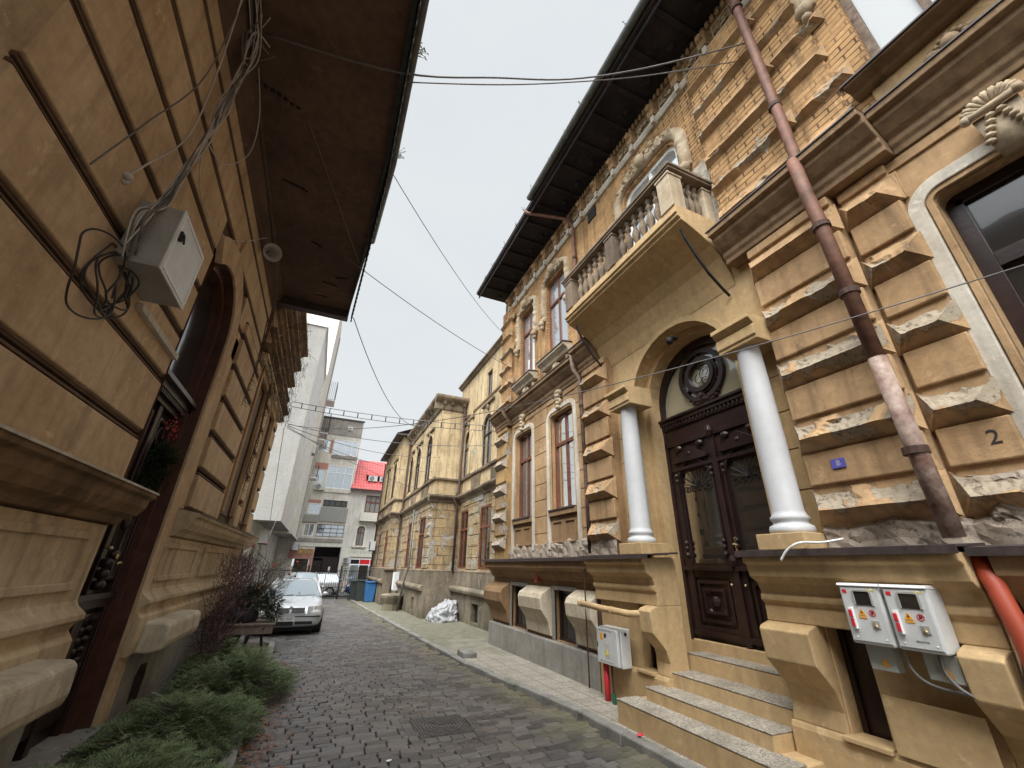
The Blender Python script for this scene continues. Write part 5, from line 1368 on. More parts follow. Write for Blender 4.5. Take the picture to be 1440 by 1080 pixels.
# vines on the left cornice
vn = thing('bare_vine', 'tangle of leafless brown vine over the stacked cornices of the left house', 'vine', (-1.6, 10.5, 5.0))
m = MB(); rr = random.Random(31)
for k in range(900):
    y = rr.uniform(8.7, 13.3); z = rr.uniform(5.35, 7.75) if rr.random() < .75 else rr.uniform(5.3, 5.9); x = XL + .1 + (.15 + .25 * (z - 5.3) / 2.4) * rr.random()
    p = Vector((x, y, z)); pts = [tuple(p)]
    d = Vector((rr.uniform(-.1, .25), rr.uniform(-1, 1), rr.uniform(-.9, .3))).normalized()
    for j in range(3): p = p + d * rr.uniform(.04, .10); d = (d + Vector((rr.uniform(-.3, .3), rr.uniform(-.6, .6), rr.uniform(-.7, .3)))).normalized(); pts.append(tuple(p))
    m.tube(pts, .006, 3, .003)
m.build('twigs', 'twig_b', vn, recalc=False)
for (y, z0, z1) in ((9.9, 3.1, 5.3), (10.0, 3.3, 5.4), (10.1, 3.0, 5.0), (7.9, 4.1, 5.9), (8.0, 4.2, 6.2)):
    m = MB()
    m.tube([(XL + .12, y, z1), (XL + .16, y + .05, (z0 + z1) / 2), (XL + .14, y - .05, z0)], .012, 4, .006)
    for k in range(60):
        z = rr.uniform(z0, z1); p = Vector((XL + .14, y, z)); d = Vector((rr.uniform(0, 1), rr.uniform(-1, 1), rr.uniform(-1, .2))).normalized() * rr.uniform(.06, .14); m.tube([tuple(p), tuple(p + d)], .004, 3, .002)
    m.build('hanging_stem', 'twig_b', vn, recalc=False)
# planter table, tyre planter and conifer
pt = thing('planter_table', 'low greyed wooden table with black legs standing in the planting bed', 'table', (-1.05, 10.6, -.05))
m = MB(); m.box(-1.58, -.56, 10.45, 10.49, .38, .52); m.box(-1.60, -.54, 10.42, 11.2, .525, .56); tb = m.build('table_top', 'plankw', pt, bevel=.005)
m = MB()
for x in (-1.48, -.72): m.blob(x, 10.44, .47, .018, .012, .02)
m.build('bolt', 'black', tb)
for (x, y, dx) in ((-1.15, 10.5, -.12), (-.95, 10.5, -.1), (-1.15, 11.1, -.12), (-.8, 11.1, .1)):
    m = MB(); m.tube([(x, y, .38), (x + dx, y, -.1)], .028, 6); m.build('leg', 'black', pt)
tp = thing('tyre_planter', 'black rubber tyre used as a planter on the wooden table', 'planter', (-1.15, 10.75, .56))
m = MB(); m.lathe(-1.18, 10.78, [(.20, .562), (.27, .575), (.29, .63), (.29, .70), (.27, .76), (.22, .775), (.18, .74), (.16, .60)], 26); m.build('tyre', 'tyre', tp, smooth=True)
m = MB(); m.lathe(-1.18, 10.78, [(.17, .60), (.175, .745), (.01, .75)], 16); m.build('soil', 'soil', tp)
cf = thing('potted_conifer', 'bushy dark green conifer sprawling over the tyre planter', 'shrub', (-.85, 10.75, .75))
m = MB(); rr = random.Random(5)
for c, n, r_ in (((-.85, 10.75, .98), 1500, .27), ((-.62, 10.7, .92), 900, .20), ((-1.15, 10.8, 1.0), 900, .22), ((-.55, 10.65, .70), 500, .16), ((-1.0, 10.7, 1.12), 500, .16)): needles(m, (c[0] - .08, c[1], c[2]), n, r_, .10, rr, .2, .005)
m.build('foliage', 'conifer', cf, recalc=False)
m = MB(); m.tube([(-1.1, 10.78, .7), (-.95, 10.76, .9), (-.7, 10.72, .95)], .015, 5); m.build('stem', 'bark', cf)
# weeds on the right gutter
for k, (x, y) in enumerate(((3.31, 1.6), (3.31, 2.9), (3.31, 4.26), (3.30, 4.97), (3.31, 5.66), (3.27, 6.49), (3.40, 7.17), (3.40, 7.8), (3.40, 8.62), (3.40, 9.6), (3.40, 10.3))):
    m = MB(); rr = random.Random(k)
    for j in range(14):
        p = Vector((x + rr.uniform(-.03, .03), y + rr.uniform(-.08, .08), 10.17)); d = Vector((rr.uniform(-.5, .5), rr.uniform(-.5, .5), 1)).normalized() * rr.uniform(.08, .24)
        m.tube([tuple(p), tuple(p + d * .5), tuple(p + d + Vector((rr.uniform(-.04, .04), rr.uniform(-.04, .04), -.01)))], .004, 3, .002)
        for q_ in range(3): c = p + d * rr.uniform(.4, 1); s = .018; m.q(tuple(c), tuple(c + Vector((s, s, 0))), tuple(c + Vector((0, s * 1.6, s))), tuple(c + Vector((-s, s, s))))
    tag(m.build('gutter_weed', 'weed', recalc=False), 'small weed sprouting from the eaves gutter of the townhouse', 'weed', 'weeds growing on the gutters')
for k, (y) in enumerate((2.9, 4.3)):
    m = MB(); rr = random.Random(k + 50)
    for j in range(14):
        p = Vector((.0, y + rr.uniform(-.06, .06), 6.92)); d = Vector((rr.uniform(.1, .9), rr.uniform(-.5, .5), .6)).normalized() * rr.uniform(.06, .16); m.tube([tuple(p), tuple(p + d)], .004, 3, .002)
        c = p + d; s = .015; m.q(tuple(c), tuple(c + Vector((s, s, 0))), tuple(c + Vector((0, s * 1.6, s))), tuple(c + Vector((-s, s, s))))
    tag(m.build('gutter_weed', 'weed', recalc=False), 'small weed hanging off the edge of the left eaves', 'weed', 'weeds on the left eaves')

# ================================================================ THINGS ON THE RIGHT WALL
def tri(m, u, z, s, d, fr=None): m.prism([(u - s, z - s * .8), (u, z + s), (u + s, z - s * .8)], d, d + .002)
for (a, b, lb) in ((1.76, 2.03, 'right-hand electricity meter box of the pair, with red seal, screen and lock'), (2.05, 2.33, 'left-hand electricity meter box of the pair, above the slot window')):
    t = thing('electricity_meter_box', lb, 'meter box', (3.98, (a + b) / 2, 1.15), 'pair of electricity meter boxes by the steps')
    m = MB(F); m.box(a, b, .30, .485, 1.17, 1.575); m.build('box_body', 'plastic', t, bevel=.012)
    m = MB(F); m.extr([(.29, 1.576), (.30, 1.59), (.49, 1.585), (.50, 1.572), (.50, 1.566), (.29, 1.566)], a - .004, b + .004); m.build('hood', 'white', t, bevel=.003)
    m = MB(F); m.box(a + .012, b - .012, .486, .492, 1.19, 1.555); cv = m.build('cover', 'plastic', t, bevel=.004)
    um = (a + b) / 2
    m = MB(F); band(m, outline(um - .075, um + .035, 1.435, 1.53, .012), 0, .012, .492, .503); m.build('screen_frame', 'boxg', cv)
    m = MB(F); m.box(um - .074, um + .034, .492, .497, 1.436, 1.529); m.build('screen', 'glass_dk', cv)
    m = MB(F); m.box(um + .066, um + .096, .492, .515, 1.27, 1.415); sl = m.build('seal_holder', 'white', cv, bevel=.003)
    m = MB(F); m.box(um + .070, um + .092, .515, .525, 1.285, 1.34); m.box(um + .070, um + .092, .515, .528, 1.35, 1.40); m.build('red_seal', 'red', sl, bevel=.003)
    m = MB(F); tri(m, um + .015, 1.385, .026, .493); m.box(um - .012, um + .042, .493, .495, 1.345, 1.357); w_ = m.build('warning_sticker', 'orange', cv)
    m = MB(F); m.prism([(um + .012, 1.372), (um + .022, 1.388), (um + .016, 1.388), (um + .020, 1.402), (um + .008, 1.384), (um + .014, 1.384)], .4955, .4965); m.build('bolt_symbol', 'black', w_)
    m = MB(F); m.disc(um - .055, 1.385, .017, .022, .493, .495, 18); m.prism([(um - .070, 1.398), (um - .067, 1.401), (um - .040, 1.372), (um - .043, 1.369)], .493, .4955); m.build('prohibition_sticker', 'red', cv)
    m = MB(F); m.disc(um - .055, 1.385, 0, .010, .493, .4945, 10); m.build('prohibition_mark', 'black', cv)
    m = MB(F); m.box(um - .085, um - .035, .492, .497, 1.285, 1.335); lk = m.build('lock_recess', 'boxg', cv)
    m = MB(F); m.blob(um - .06, .503, 1.30, .014, .008, .014); m.tube([(um - .068, .503, 1.306), (um - .066, .505, 1.325), (um - .054, .505, 1.325), (um - .052, .503, 1.306)], .003, 5); m.build('padlock', 'brass', lk)
    m = MB(F); m.box(b - .055, b - .025, .492, .4945, 1.515, 1.54); m.build('red_label', 'red', cv)
    m = MB(F); m.box(a + .03, a + .085, .492, .494, 1.535, 1.545); m.build('yellow_label', 'yel', cv)
    if a < 2: text('electrica', .022, FR(XW - .4925), um - .02, 1.235, 0, 'cable_g', cv, mirror=True)
    m = MB(F)
    for uu, zz in ((a + .04, 1.215), (b - .05, 1.215), (um + .05, 1.42), (a + .05, 1.545)): m.blob(uu, .493, zz, .006, .004, .006)
    m.build('screw', 'white', cv)
for (a, b, lb) in ((1.76, 1.95, 'right small grey junction box with a warning triangle below the meters'), (2.13, 2.30, 'left small grey junction box below the meters beside the slot window')):
    t = thing('junction_box', lb, 'junction box', (4.0, (a + b) / 2, 1.0), 'pair of junction boxes under the meters')
    m = MB(F); m.box(a, b, .30, .40, 1.0, 1.165); bb = m.build('box_body', 'plastic2', t, bevel=.006)
    m = MB(F); tri(m, (a + b) / 2 - .02, 1.06, .024, .401); m.box((a + b) / 2 - .045, (a + b) / 2 + .005, .401, .403, 1.028, 1.034); m.build('warning_sticker', 'orange', bb)
cable([(4.0, 2.05, 1.17), (3.98, 2.03, 1.05), (4.0, 1.95, .97), (4.03, 1.75, .95), (4.07, 1.6, .97), (4.1, 1.5, 1.1), (4.13, 1.48, 1.4), (4.12, 1.46, 1.75)], .010, 'cable_g', 'power_cable', 'grey power cable looping from the left meter box round to the wall corner')
cable([(4.0, 1.85, 1.17), (3.98, 1.84, 1.06), (3.99, 1.78, .97), (4.02, 1.65, .93), (4.08, 1.52, 1.02), (4.11, 1.47, 1.3), (4.10, 1.44, 1.75)], .012, 'cable_g', 'power_cable', 'thicker grey power cable looping from the right meter box to the wall corner')
cable([(4.15, 2.32, 1.93), (4.0, 2.42, 1.90), (3.84, 2.50, 1.895), (3.80, 2.60, 1.84), (3.79, 2.68, 1.75)], .010, 'white', 'loose_cable_end', 'stub of white cable sticking out over the ledge by the right column')
rp = thing('red_pipe', 'orange red plastic drainpipe at the far right below the ledge', 'pipe', (4.05, 1.43, -.05))
m = MB(); m.tube([(4.12, 1.50, 1.78), (4.06, 1.45, 1.6), (4.0, 1.40, 1.3), (3.98, 1.38, -.05)], .055, 14); m.build('pipe_run', 'redpipe', rp, smooth=True)
# electrical cabinet left of the steps
ec = thing('electrical_cabinet', 'light grey metal electrical cabinet with vent holes and a yellow warning sign beside the steps', 'cabinet', (3.95, 5.65, .43))
m = MB(F); m.box(5.36, 5.86, .26, .42, .44, .90); m.build('cabinet_body', 'box', ec, bevel=.01)
m = MB(F); m.box(5.38, 5.85, .43, .475, .455, .885); cd = m.build('cabinet_door', 'box', ec, bevel=.008)
m = MB(F)
for k in range(7): m.disc(5.50 + .045 * k, .855, 0, .009, .475, .477, 8); m.disc(5.50 + .045 * k, .485, 0, .009, .475, .477, 8)
m.build('vent_hole', 'black', cd)
m = MB(F); m.box(5.56, 5.67, .475, .477, .52, .70); wl = m.build('warning_plate', 'cable_w', cd)
m = MB(F); tri(m, 5.615, .60, .042, .478); m.build('warning_triangle', 'yel', wl)
m = MB(F); m.box(5.70, 5.77, .475, .477, .74, .82); m.build('orange_sticker', 'orange', cd)
m = MB(F); m.box(5.62, 5.67, .475, .477, .77, .82); m.build('dark_sticker', 'black', cd)
m = MB(F); m.box(5.825, 5.835, .476, .482, .64, .70); m.build('latch', 'black', cd)
m = MB(); m.v = []; m.lathe(0, 0, [(.024, 0), (.024, .004)], 14); mm = MB(); mm.v = [(4.06 + y_ * .9, 5.357 - z_, .84 + x_) for x_, y_, z_ in m.v]; mm.f = m.f; mm.a = m.a; mm.build('cable_gland_hole', 'black', ec)
m = MB(); m.tube([(4.02, 5.80, .45), (4.02, 5.80, -.02)], .042, 12); tag(m.build('red_conduit', 'red', smooth=True), 'short red conduit rising from the pavement under the cabinet', 'conduit')
t = thing('cabinet_earth_pipe', 'rusty pipe with a green foot under the cabinet', 'pipe', (4.0, 5.62, 0))
m = MB(); m.tube([(4.0, 5.64, .45), (4.0, 5.63, .1)], .016, 8); m.build('riser', 'rust', t)
m = MB(); m.tube([(4.0, 5.63, .12), (4.0, 5.62, 0)], .03, 10); m.build('green_foot', 'green_k', t)
gp = thing('gas_pipe', 'cream painted pipe sticking out horizontally above the electrical cabinet', 'pipe', (3.95, 5.6, 1.1))
m = MB(); m.tube([(3.86, 6.18, 1.17), (3.88, 5.6, 1.14), (3.92, 5.05, 1.12), (3.98, 4.94, 1.13), (4.25, 4.92, 1.13)], .042, 12); pr = m.build('pipe_run', 'yellow', gp, smooth=True)
m = MB(); m.tube([(3.862, 6.14, 1.168), (3.862, 6.10, 1.166)], .049, 12); m.tube([(3.89, 5.42, 1.133), (3.89, 5.38, 1.131)], .048, 12); m.build('pipe_joint', 'yellow', pr)
m = MB(); m.tube([(4.02, 5.42, .12), (4.0, 5.1, .14)], .014, 8); tag(m.build('low_gas_pipe', 'yellow'), 'thin cream pipe near the ground left of the steps', 'pipe')
cable([(4.05, 6.28, 1.68), (4.03, 6.27, 1.0), (4.02, 6.25, .05)], .012, 'rust', 'thin_rod', 'thin dark rod standing against the grey plinth left of the cabinet')
t = thing('rusty_downpipe', 'lower rusty drainpipe in the gap left of the cream pier', 'pipe', (4.2, 6.15, 0))
m = MB(); m.tube([(4.2, 6.14, 1.78), (4.2, 6.14, 0)], .045, 10); m.build('pipe_run', 'rust', t, smooth=True)
sc = thing('security_camera', 'small black security camera under the doorway arch', 'camera', (4.3, 3.95, 4.8))
m = MB(); m.tube([(4.38, 3.95, 4.86), (4.28, 3.95, 4.86)], .035, 10); m.build('mount', 'black', sc)
m = MB(); m.tube([(4.29, 3.99, 4.84), (4.22, 3.93, 4.76)], .05, 12); m.build('camera_head', 'black', sc, smooth=True)
m = MB(); m.prism([(8.32, 1.40), (8.30, 1.55), (8.40, 1.60), (8.46, 1.50), (8.42, 1.38)], .12, .2); o = MB(F); o.v = [F(*v) for v in [(a, b, c) for a, b, c in m.v]]; o.f = m.f; o.a = m.a
tag(o.build('red_vent', 'redpipe', bevel=.01), 'small red brown terracotta piece fixed between the two cellar windows', 'vent')
# tarpaulin bundle
m = MB(); n1, n2 = 84, 44; rr = random.Random(3)
rows = []
for j in range(n2 + 1):
    t = j / n2 * math.pi / 2; row = []
    for i in range(n1):
        a = 2 * math.pi * i / n1
        v = Vector((math.cos(a) * math.cos(t), math.sin(a) * math.cos(t), math.sin(t)))
        w_ = v + .35 * Vector((noise.noise(v * 2), noise.noise(v * 2 + Vector((9, 0, 0))), 0)); nn = noise.noise(v * 1.6) * .20 - .20 * (1 - abs(noise.noise(w_ * 3.2))) ** 4 + .12 - .10 * (1 - abs(noise.noise(w_ * 7))) ** 3 + .05
        r_ = 1 + nn
        sk = -.16 * v.z
        row.append(m.P(4.42 + v.x * r_ * .50 * (1 if v.z < .5 else .9) - sk, 16.1 + v.y * r_ * .6, -.12 + max(0, v.z) ** .85 * r_ * .62))
    rows.append(row)
for a, b in zip(rows, rows[1:]):
    for i in range(n1): m.f.append((a[i], a[(i + 1) % n1], b[(i + 1) % n1], b[i]))
m.f.append(tuple(rows[-1]))
tag(m.build('tarpaulin_bundle', 'bag', smooth=True), 'crumpled white tarpaulin bundle lying on the pavement against the old building', 'tarpaulin')
# ================================================================ OLD ANNEX beyond the townhouse
LB = thing('old_annex', 'long faded yellow building with arched windows and peeling lower walls beyond the townhouse', 'building', (6.5, 20, -.2))
def arched(F_, a, b, c, e, par, gl='glass', wood='wood'):
    r = (b - a) / 2 - .01; w = window(F_, par, a, b, c, e, .045, style='cross', r=r, wood=wood, gl=gl, fw=.05, trans=.62)
    mb = MB(F_); band(mb, outline(a - .02, b + .02, c, e + .02, r + .01), 0, .10, .0, .04); mb.build('window_surround', 'wing', w, bevel=.006); return w
def corniche(F_, u0, u1, z, prof, par, mat='wing_corn', nm='cornice'):
    mb = MB(F_); mb.extr([(d, z + h) for d, h in prof], u0, u1); return mb.build(nm, mat, par, bevel=.008)
TOPC = [(-.05, -.5), (.06, -.5), (.08, -.42), (.10, -.2), (.26, -.12), (.34, -.04), (.36, .02), (.36, .10), (-.05, .16)]
MIDC = [(-.05, -.16), (.05, -.16), (.08, -.06), (.2, .0), (.24, .05), (.24, .12), (-.05, .17)]
LOWC = [(-.05, -.1), (.05, -.08), (.12, -.02), (.13, .05), (-.05, .10)]
def unit(F_, u0, u1, gw, aw, zt, bal, topc=True, slots=(), colm='wing'):
    mb = MB(F_); wall(mb, u0, u1, 1.45, 4.1, gw, 0, .08); mb.build('ground_floor_wall', 'wing_low', LB)
    mb = MB(F_); wall(mb, u0, u1, 4.1, zt, aw, 0, .08); mb.build('upper_wall', colm, LB)
    mb = MB(F_); z = 1.56; rr_ = random.Random(int(u0))
    while z < 3.95:
        for (a, b) in gapint(z, z + .38, u0 + .02, u1 - .02, [(o[0] - .06, o[1] + .06, 1.4, o[3] + .1) for o in gw]):
            x = a
            while x < b - .1:
                w_ = min(rr_.uniform(.45, .8), b - x)
                if rr_.random() > .22: mb.box(x + .008, x + w_ - .008, 0, rr_.uniform(.018, .045), z + .012, z + .368)
                x += w_
        z += .38
    mb.build('ashlar_course', 'wing_low', LB, bevel=.012)
    for o in aw:
        if o[4] > 0:
            mb = MB(F_); mb.box(o[0] - .16, o[1] + .16, 0, .10, 7.45, 7.55); mb.blob((o[0] + o[1]) / 2, .05, 7.32, .10, .08, .14); mb.build('window_hood', 'wing_corn', LB, bevel=.01)
    mb = MB(F_); u = u0 + .1
    while u < u1:
        mb.box(u, u + .32, 0, .05, 5.1, 7.9); u += 4.9
    mb.build('pilaster_strip', 'wing', LB, bevel=.012)
    mb = MB(F_); wall(mb, u0, u1, -.5, 1.45, slots, .12, .2); mb.build('base_wall', 'wing_base', LB)
    mb = MB(F_); mb.extr([(.12, .78), (.24, .8), (.27, .9), (.22, .98), (.12, 1.0)], u0, u1, 10); mb.build('stone_ledge', 'wing_base', LB, bevel=.02)
    corniche(F_, u0, u1, 1.45, LOWC, LB); corniche(F_, u0, u1, 4.2, MIDC, LB); corniche(F_, u0, u1, 4.98, [(-.05, -.06), (.10, -.04), (.12, .04), (-.05, .08)], LB, nm='sill_course')
    for (a, b) in bal:
        mb = MB(F_); mb.box(a, b, -.02, .012, 4.42, 4.88); p = mb.build('balustrade_recess', 'dark' if 0 else 'cornice', LB)
        n = int((b - a) / .12)
        mb = MB(F_)
        for k in range(n): mb.box(a + (b - a) * (k + .25) / n, a + (b - a) * (k + .75) / n, .0, .06, 4.42, 4.88)
        mb.build('baluster_row', 'wing_corn', p, bevel=.012)
    for (a, b, c, e) in gw:
        w = window(F_, LB, a, b, c, e, .06, style='cross', wood='wood2', gl='glass_dk', fw=.07, trans=.66)
    for (a, b, c, e, r) in aw:
        if r > 0: arched(F_, a, b, c, e, LB)
        else: window(F_, LB, a, b, c, e, .12, style='plain', wood='wood', gl='glass_hi', fw=.05)
    for (a, b, c, e) in slots:
        mb = MB(F_); mb.box(a, b, -.05, -.03, c, e); mb.build('cellar_opening', 'dark', LB)
    if topc: 
        corniche(F_, u0 - .0, u1, zt, TOPC, LB)
        mb = MB(F_); u = u0 + .12
        while u < u1 - .1:
            mb.extr([(0, zt - .5), (.06, zt - .5), (.10, zt - .34), (.20, zt - .26), (.24, zt - .14), (0, zt - .14)], u, u + .12); u += .62
        mb.build('cornice_bracket', 'wing_corn', LB, bevel=.01)
XWG = 5.05
FW = FR(XWG)
unit(FW, 10.9, 17.0, [(13.35, 14.45, 1.58, 3.62), (15.8, 16.8, 1.58, 3.7)], [(13.5, 14.5, 5.05, 7.0, .49), (15.85, 16.85, 5.05, 7.0, .49), (13.75, 14.35, 7.82, 8.92, 0)], 9.55, [(12.9, 13.45), (14.6, 15.6)], False, [(13.9, 14.6, .0, .55)])
corniche(FW, 10.9, 17.0, 7.75, [(-.05, -.05), (.03, -.05), (.05, .03), (-.05, .05)], LB, 'cornice', 'string_course')
mb = MB(FW); mb.box(17.0, 17.9, -4, 0, 8.6, 9.55); mb.build('upper_wall', 'wing', LB)
mb = MB(FW); mb.extr([(-.05, 9.5), (.05, 9.5), (.14, 9.6), (.2, 9.62), (.2, 9.68), (-2.5, 10.2)], 10.9, 18.0); mb.build('roof', 'wing_corn', LB)
XB = 3.92; FK = FR(XB)
unit(FK, 17.0, 24.0, [(18.1, 19.3, 1.55, 3.6), (20.8, 22.0, 1.55, 3.6)], [(18.2, 19.3, 5.15, 7.25, .54), (20.7, 21.8, 5.15, 7.25, .54), (22.7, 23.6, 5.3, 7.2, .44)], 8.55, [(18.2, 19.4), (20.9, 22.0), (22.7, 23.6)], True, [(18.4, 18.9, .05, .5), (20.6, 21.1, .05, .5)])
FS = FB(17.0)
mb = MB(FS); mb.box(XB + .003, XWG + .2, -.3, 0, 1.45, 4.1); mb.build('side_wall', 'wing_low', LB)
mb = MB(FS); mb.box(XB + .003, XWG + .2, -.3, 0, 4.1, 8.6); mb.build('side_wall', 'wing', LB)
mb = MB(FS); mb.box(XB - .117, XWG + .2, -.1, .12, -.5, 1.45); mb.build('base_wall', 'wing_base', LB)
for z, pr in ((1.45, LOWC), (4.2, MIDC), (8.55, TOPC), (4.98, [(-.05, -.06), (.10, -.04), (.12, .04), (-.05, .08)])): corniche(FS, XB - max(p[0] for p in pr), XWG + .05, z, pr, LB)
mb = MB(FS)
for u in (XB - .02, XB + .35, XB + .9): mb.extr([(0, 8.05), (.06, 8.05), (.10, 8.21), (.20, 8.29), (.24, 8.41), (0, 8.41)], u, u + .14)
mb.build('cornice_bracket', 'wing_corn', LB, bevel=.01)
mb = MB(); mb.box(XB - .1, 9, 17.0, 24, 8.70, 8.76); mb.build('roof', 'drip', LB)
XU = 3.4; FU = FR(XU)
unit(FU, 24.0, 31.0, [(25.2, 26.1, 1.55, 3.5), (28.3, 29.1, 1.55, 3.5)], [(25.1, 26.2, 5.3, 7.4, .54), (28.1, 29.2, 5.3, 7.4, .54)], 8.6, [(25.1, 26.3), (28.1, 29.3)], False, [])
FT = FB(24.0)
mb = MB(FT); mb.box(XU - .117, XB + .1, -.1, .02, -.5, 1.45); mb.build('base_wall', 'wing_base', LB); mb = MB(FT); mb.box(XU + .003, XB + .1, -.1, 0, 1.45, 4.1); mb.build('side_wall', 'wing_low', LB); mb = MB(FT); mb.box(XU + .003, XB + .1, -.1, 0, 4.1, 8.6); mb.build('side_wall', 'wing', LB)
for z, pr in ((1.45, LOWC), (4.2, MIDC), (4.98, [(-.05, -.06), (.10, -.04), (.12, .04), (-.05, .08)])): corniche(FT, XU - max(p[0] for p in pr), XB, z, pr, LB)
mb = MB(); mb.box(2.95, 9, 23.7, 31.2, 8.62, 8.72); mb.q((2.95, 23.7, 8.72), (2.95, 31.2, 8.72), (6, 31.2, 10), (6, 23.7, 10)); mb.build('roof', 'drip', LB)
mb = MB(); mb.box(5.3, 9, 11, 17.2, -.5, 9.5); mb.box(XB + .25, 9, 17.1, 24, -.5, 8.5); mb.box(XU + .25, 9, 24.1, 31, -.5, 8.5); mb.build('rear_body', 'wing', LB)
# exposed quoins
mb = MB(FK)
for k in range(7): block(mb, 17.0, 17.5 if k % 2 else 17.7, 1.6 + .36 * k, 1.9 + .36 * k, .0, .07, .5, k, .04, .04)
mb.build('quoin_block', 'wing_low', LB)
def lpipe(pts, r, nm='drainpipe', mat='rust'): m = MB(); m.tube(pts, r, 10); m.build(nm, mat, LB, smooth=True)
lpipe([(4.92, 16.85, 8.2), (4.9, 16.85, 4.5), (4.7, 16.8, 4.2), (4.88, 16.85, 3.9), (4.85, 16.8, 1.5)], .05)
lpipe([(3.80, 23.85, 8.2), (3.80, 23.85, 4.5), (3.62, 23.8, 4.2), (3.78, 23.85, 3.9), (3.74, 23.6, 1.4), (3.5, 23.2, -.1)], .05)
lpipe([(3.72, 19.9, 4.0), (3.74, 19.9, 1.6), (3.6, 19.9, 1.0), (3.45, 19.9, -.1)], .045, mat='gutter')
lpipe([(3.30, 30.6, 8.3), (3.30, 30.6, 0)], .05)
def wirec(mat='cable_k', r=.008, **k): pass
t = thing('wall_cabinet', 'white cabinet on the base of the old annex near the bins', 'cabinet', (3.6, 22.3, .6))
m = MB(FK); m.box(22.3, 22.75, .13, .36, .55, 1.35); m.build('cabinet_body', 'box', t, bevel=.01); m = MB(FK); m.box(22.33, 22.72, .361, .37, .6, 1.3); m.build('cabinet_door', 'white', t)
t = thing('air_conditioner', 'air conditioner outside the far end of the old annex above the gate', 'air conditioner', (3.1, 29.5, 2.6))
def acunit(F_, u, z, par, w=.8, h=.55, d0=.12, d=.32):
    m = MB(F_); m.box(u, u + w, d0, d0 + d, z, z + h); b = m.build('ac_body', 'plastic', par, bevel=.015)
    m = MB(F_); m.disc(u + w * .38, z + h / 2, h * .36, h * .40, d0 + d, d0 + d + .012, 20)
    for k in range(7): m.disc(u + w * .38, z + h / 2, h * .05 * k, h * .05 * k + .008, d0 + d + .002, d0 + d + .008, 16)
    m.build('fan_grille', 'black', b)
    m = MB(F_); m.box(u + .05, u + .1, 0, d0 + d - .02, z - .04, z - .001); m.box(u + w - .1, u + w - .05, 0, d0 + d - .02, z - .04, z - .001); m.build('bracket', 'iron', b)
acunit(FU, 29.5, 2.5, t)
t = thing('stone_planter', 'low mossy stone base heaped against the old annex', 'planter', (3.4, 20.8, -.2))
m = MB(); m.lathe(3.35, 20.9, [(.42, -.3), (.38, .1), (.5, .35), (.52, .45), (.4, .5)], 12); m.build('stone_bowl', 'wing_base', t, bevel=.01)

# ================================================================ WHITE BUILDING left
WB = thing('white_apartment_block', 'tall pale grey modern block with slit windows and overhanging upper floors on the left', 'building', (-5, 28, -.3))
FWf = FB(24.0); FWs = FL(-2.0)
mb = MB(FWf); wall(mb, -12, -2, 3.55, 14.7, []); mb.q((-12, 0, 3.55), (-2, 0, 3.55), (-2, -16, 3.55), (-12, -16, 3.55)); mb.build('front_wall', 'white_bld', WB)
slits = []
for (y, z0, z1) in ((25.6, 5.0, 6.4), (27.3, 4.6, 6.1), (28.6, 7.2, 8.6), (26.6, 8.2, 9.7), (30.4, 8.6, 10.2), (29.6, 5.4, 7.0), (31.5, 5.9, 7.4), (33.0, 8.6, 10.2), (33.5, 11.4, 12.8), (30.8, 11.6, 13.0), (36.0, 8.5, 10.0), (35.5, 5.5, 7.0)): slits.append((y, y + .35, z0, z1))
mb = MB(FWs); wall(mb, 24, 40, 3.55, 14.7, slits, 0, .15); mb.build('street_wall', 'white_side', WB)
for (a, b, c, e) in slits: window(FWs, WB, a, b, c, e, .1, style='plain', wood='black', gl='glass', cols=1, fw=.03)
mb = MB(); mb.box(-12.05, -1.9, 23.92, 40, 14.7, 14.86); mb.box(-12, -1.98, 24.02, 40, 14.5, 14.69); mb.build('parapet', 'white_side', WB)
mb = MB(FL(-3.2)); wall(mb, 17, 40, -.5, 3.55, [(26.2, 27.4, 1.2, 2.6), (29, 30.2, 1.2, 2.6)], 0, .15); mb.build('ground_floor_wall', 'greyr', WB)
for a in (26.2, 29): window(FL(-3.2), WB, a, a + 1.2, 1.2, 2.6, .1, wood='black', gl='glass_dk')
mb = MB(); mb.box(-12, -3.25, 24.3, 39.9, -.5, 14.4); mb.box(-12, -2.1, 24.3, 24.31, 3.7, 14.4) if 0 else None; mb.build('rear_body', 'white_bld', WB)
mb = MB(FWs)
for z in (8.0, 11.2):
    mb.box(37.2, 38.6, 0, .75, z, z + .12)
b_ = mb.build('balcony_slab', 'white_side', WB)
mb = MB(FWs)
for z in (8.12, 11.32):
    for k in range(12): u = 37.2 + k * .127; mb.box(u, u + .02, .71, .73, z, z + .95)
    for k in range(6): d = .1 + k * .12; mb.box(37.2, 37.22, d, d + .02, z, z + .95)
    mb.box(37.2, 38.6, .70, .74, z + .95, z + .98)
mb.build('railing', 'iron', b_)
TB = thing('tall_rear_block', 'taller beige block with small caged balconies rising behind the pale slit-windowed one', 'building', (-5, 35, -.3))
FTb = FL(-1.82)
mb = MB(FTb); wall(mb, 31.5, 39.8, 3.4, 22, [(37.6, 38.4, 15.2, 16.6), (37.6, 38.4, 12.2, 13.4), (37.6, 38.4, 18.2, 19.6)], 0, .2); mb.q((31.5, 0, 3.4), (31.5, -9, 3.4), (31.5, -9, 22), (31.5, 0, 22)); mb.build('wall', 'cream', TB)
for z in (12.2, 15.2, 18.2): window(FTb, TB, 37.6, 38.4, z, z + 1.3, .1, wood='white', gl='glass_dk', fw=.08)
mb = MB(FTb)
for z in (11.8, 14.8): mb.box(37.2, 38.9, 0, .7, z, z + .14)
bb_ = mb.build('balcony_slab', 'white_side', TB)
mb = MB(FTb)
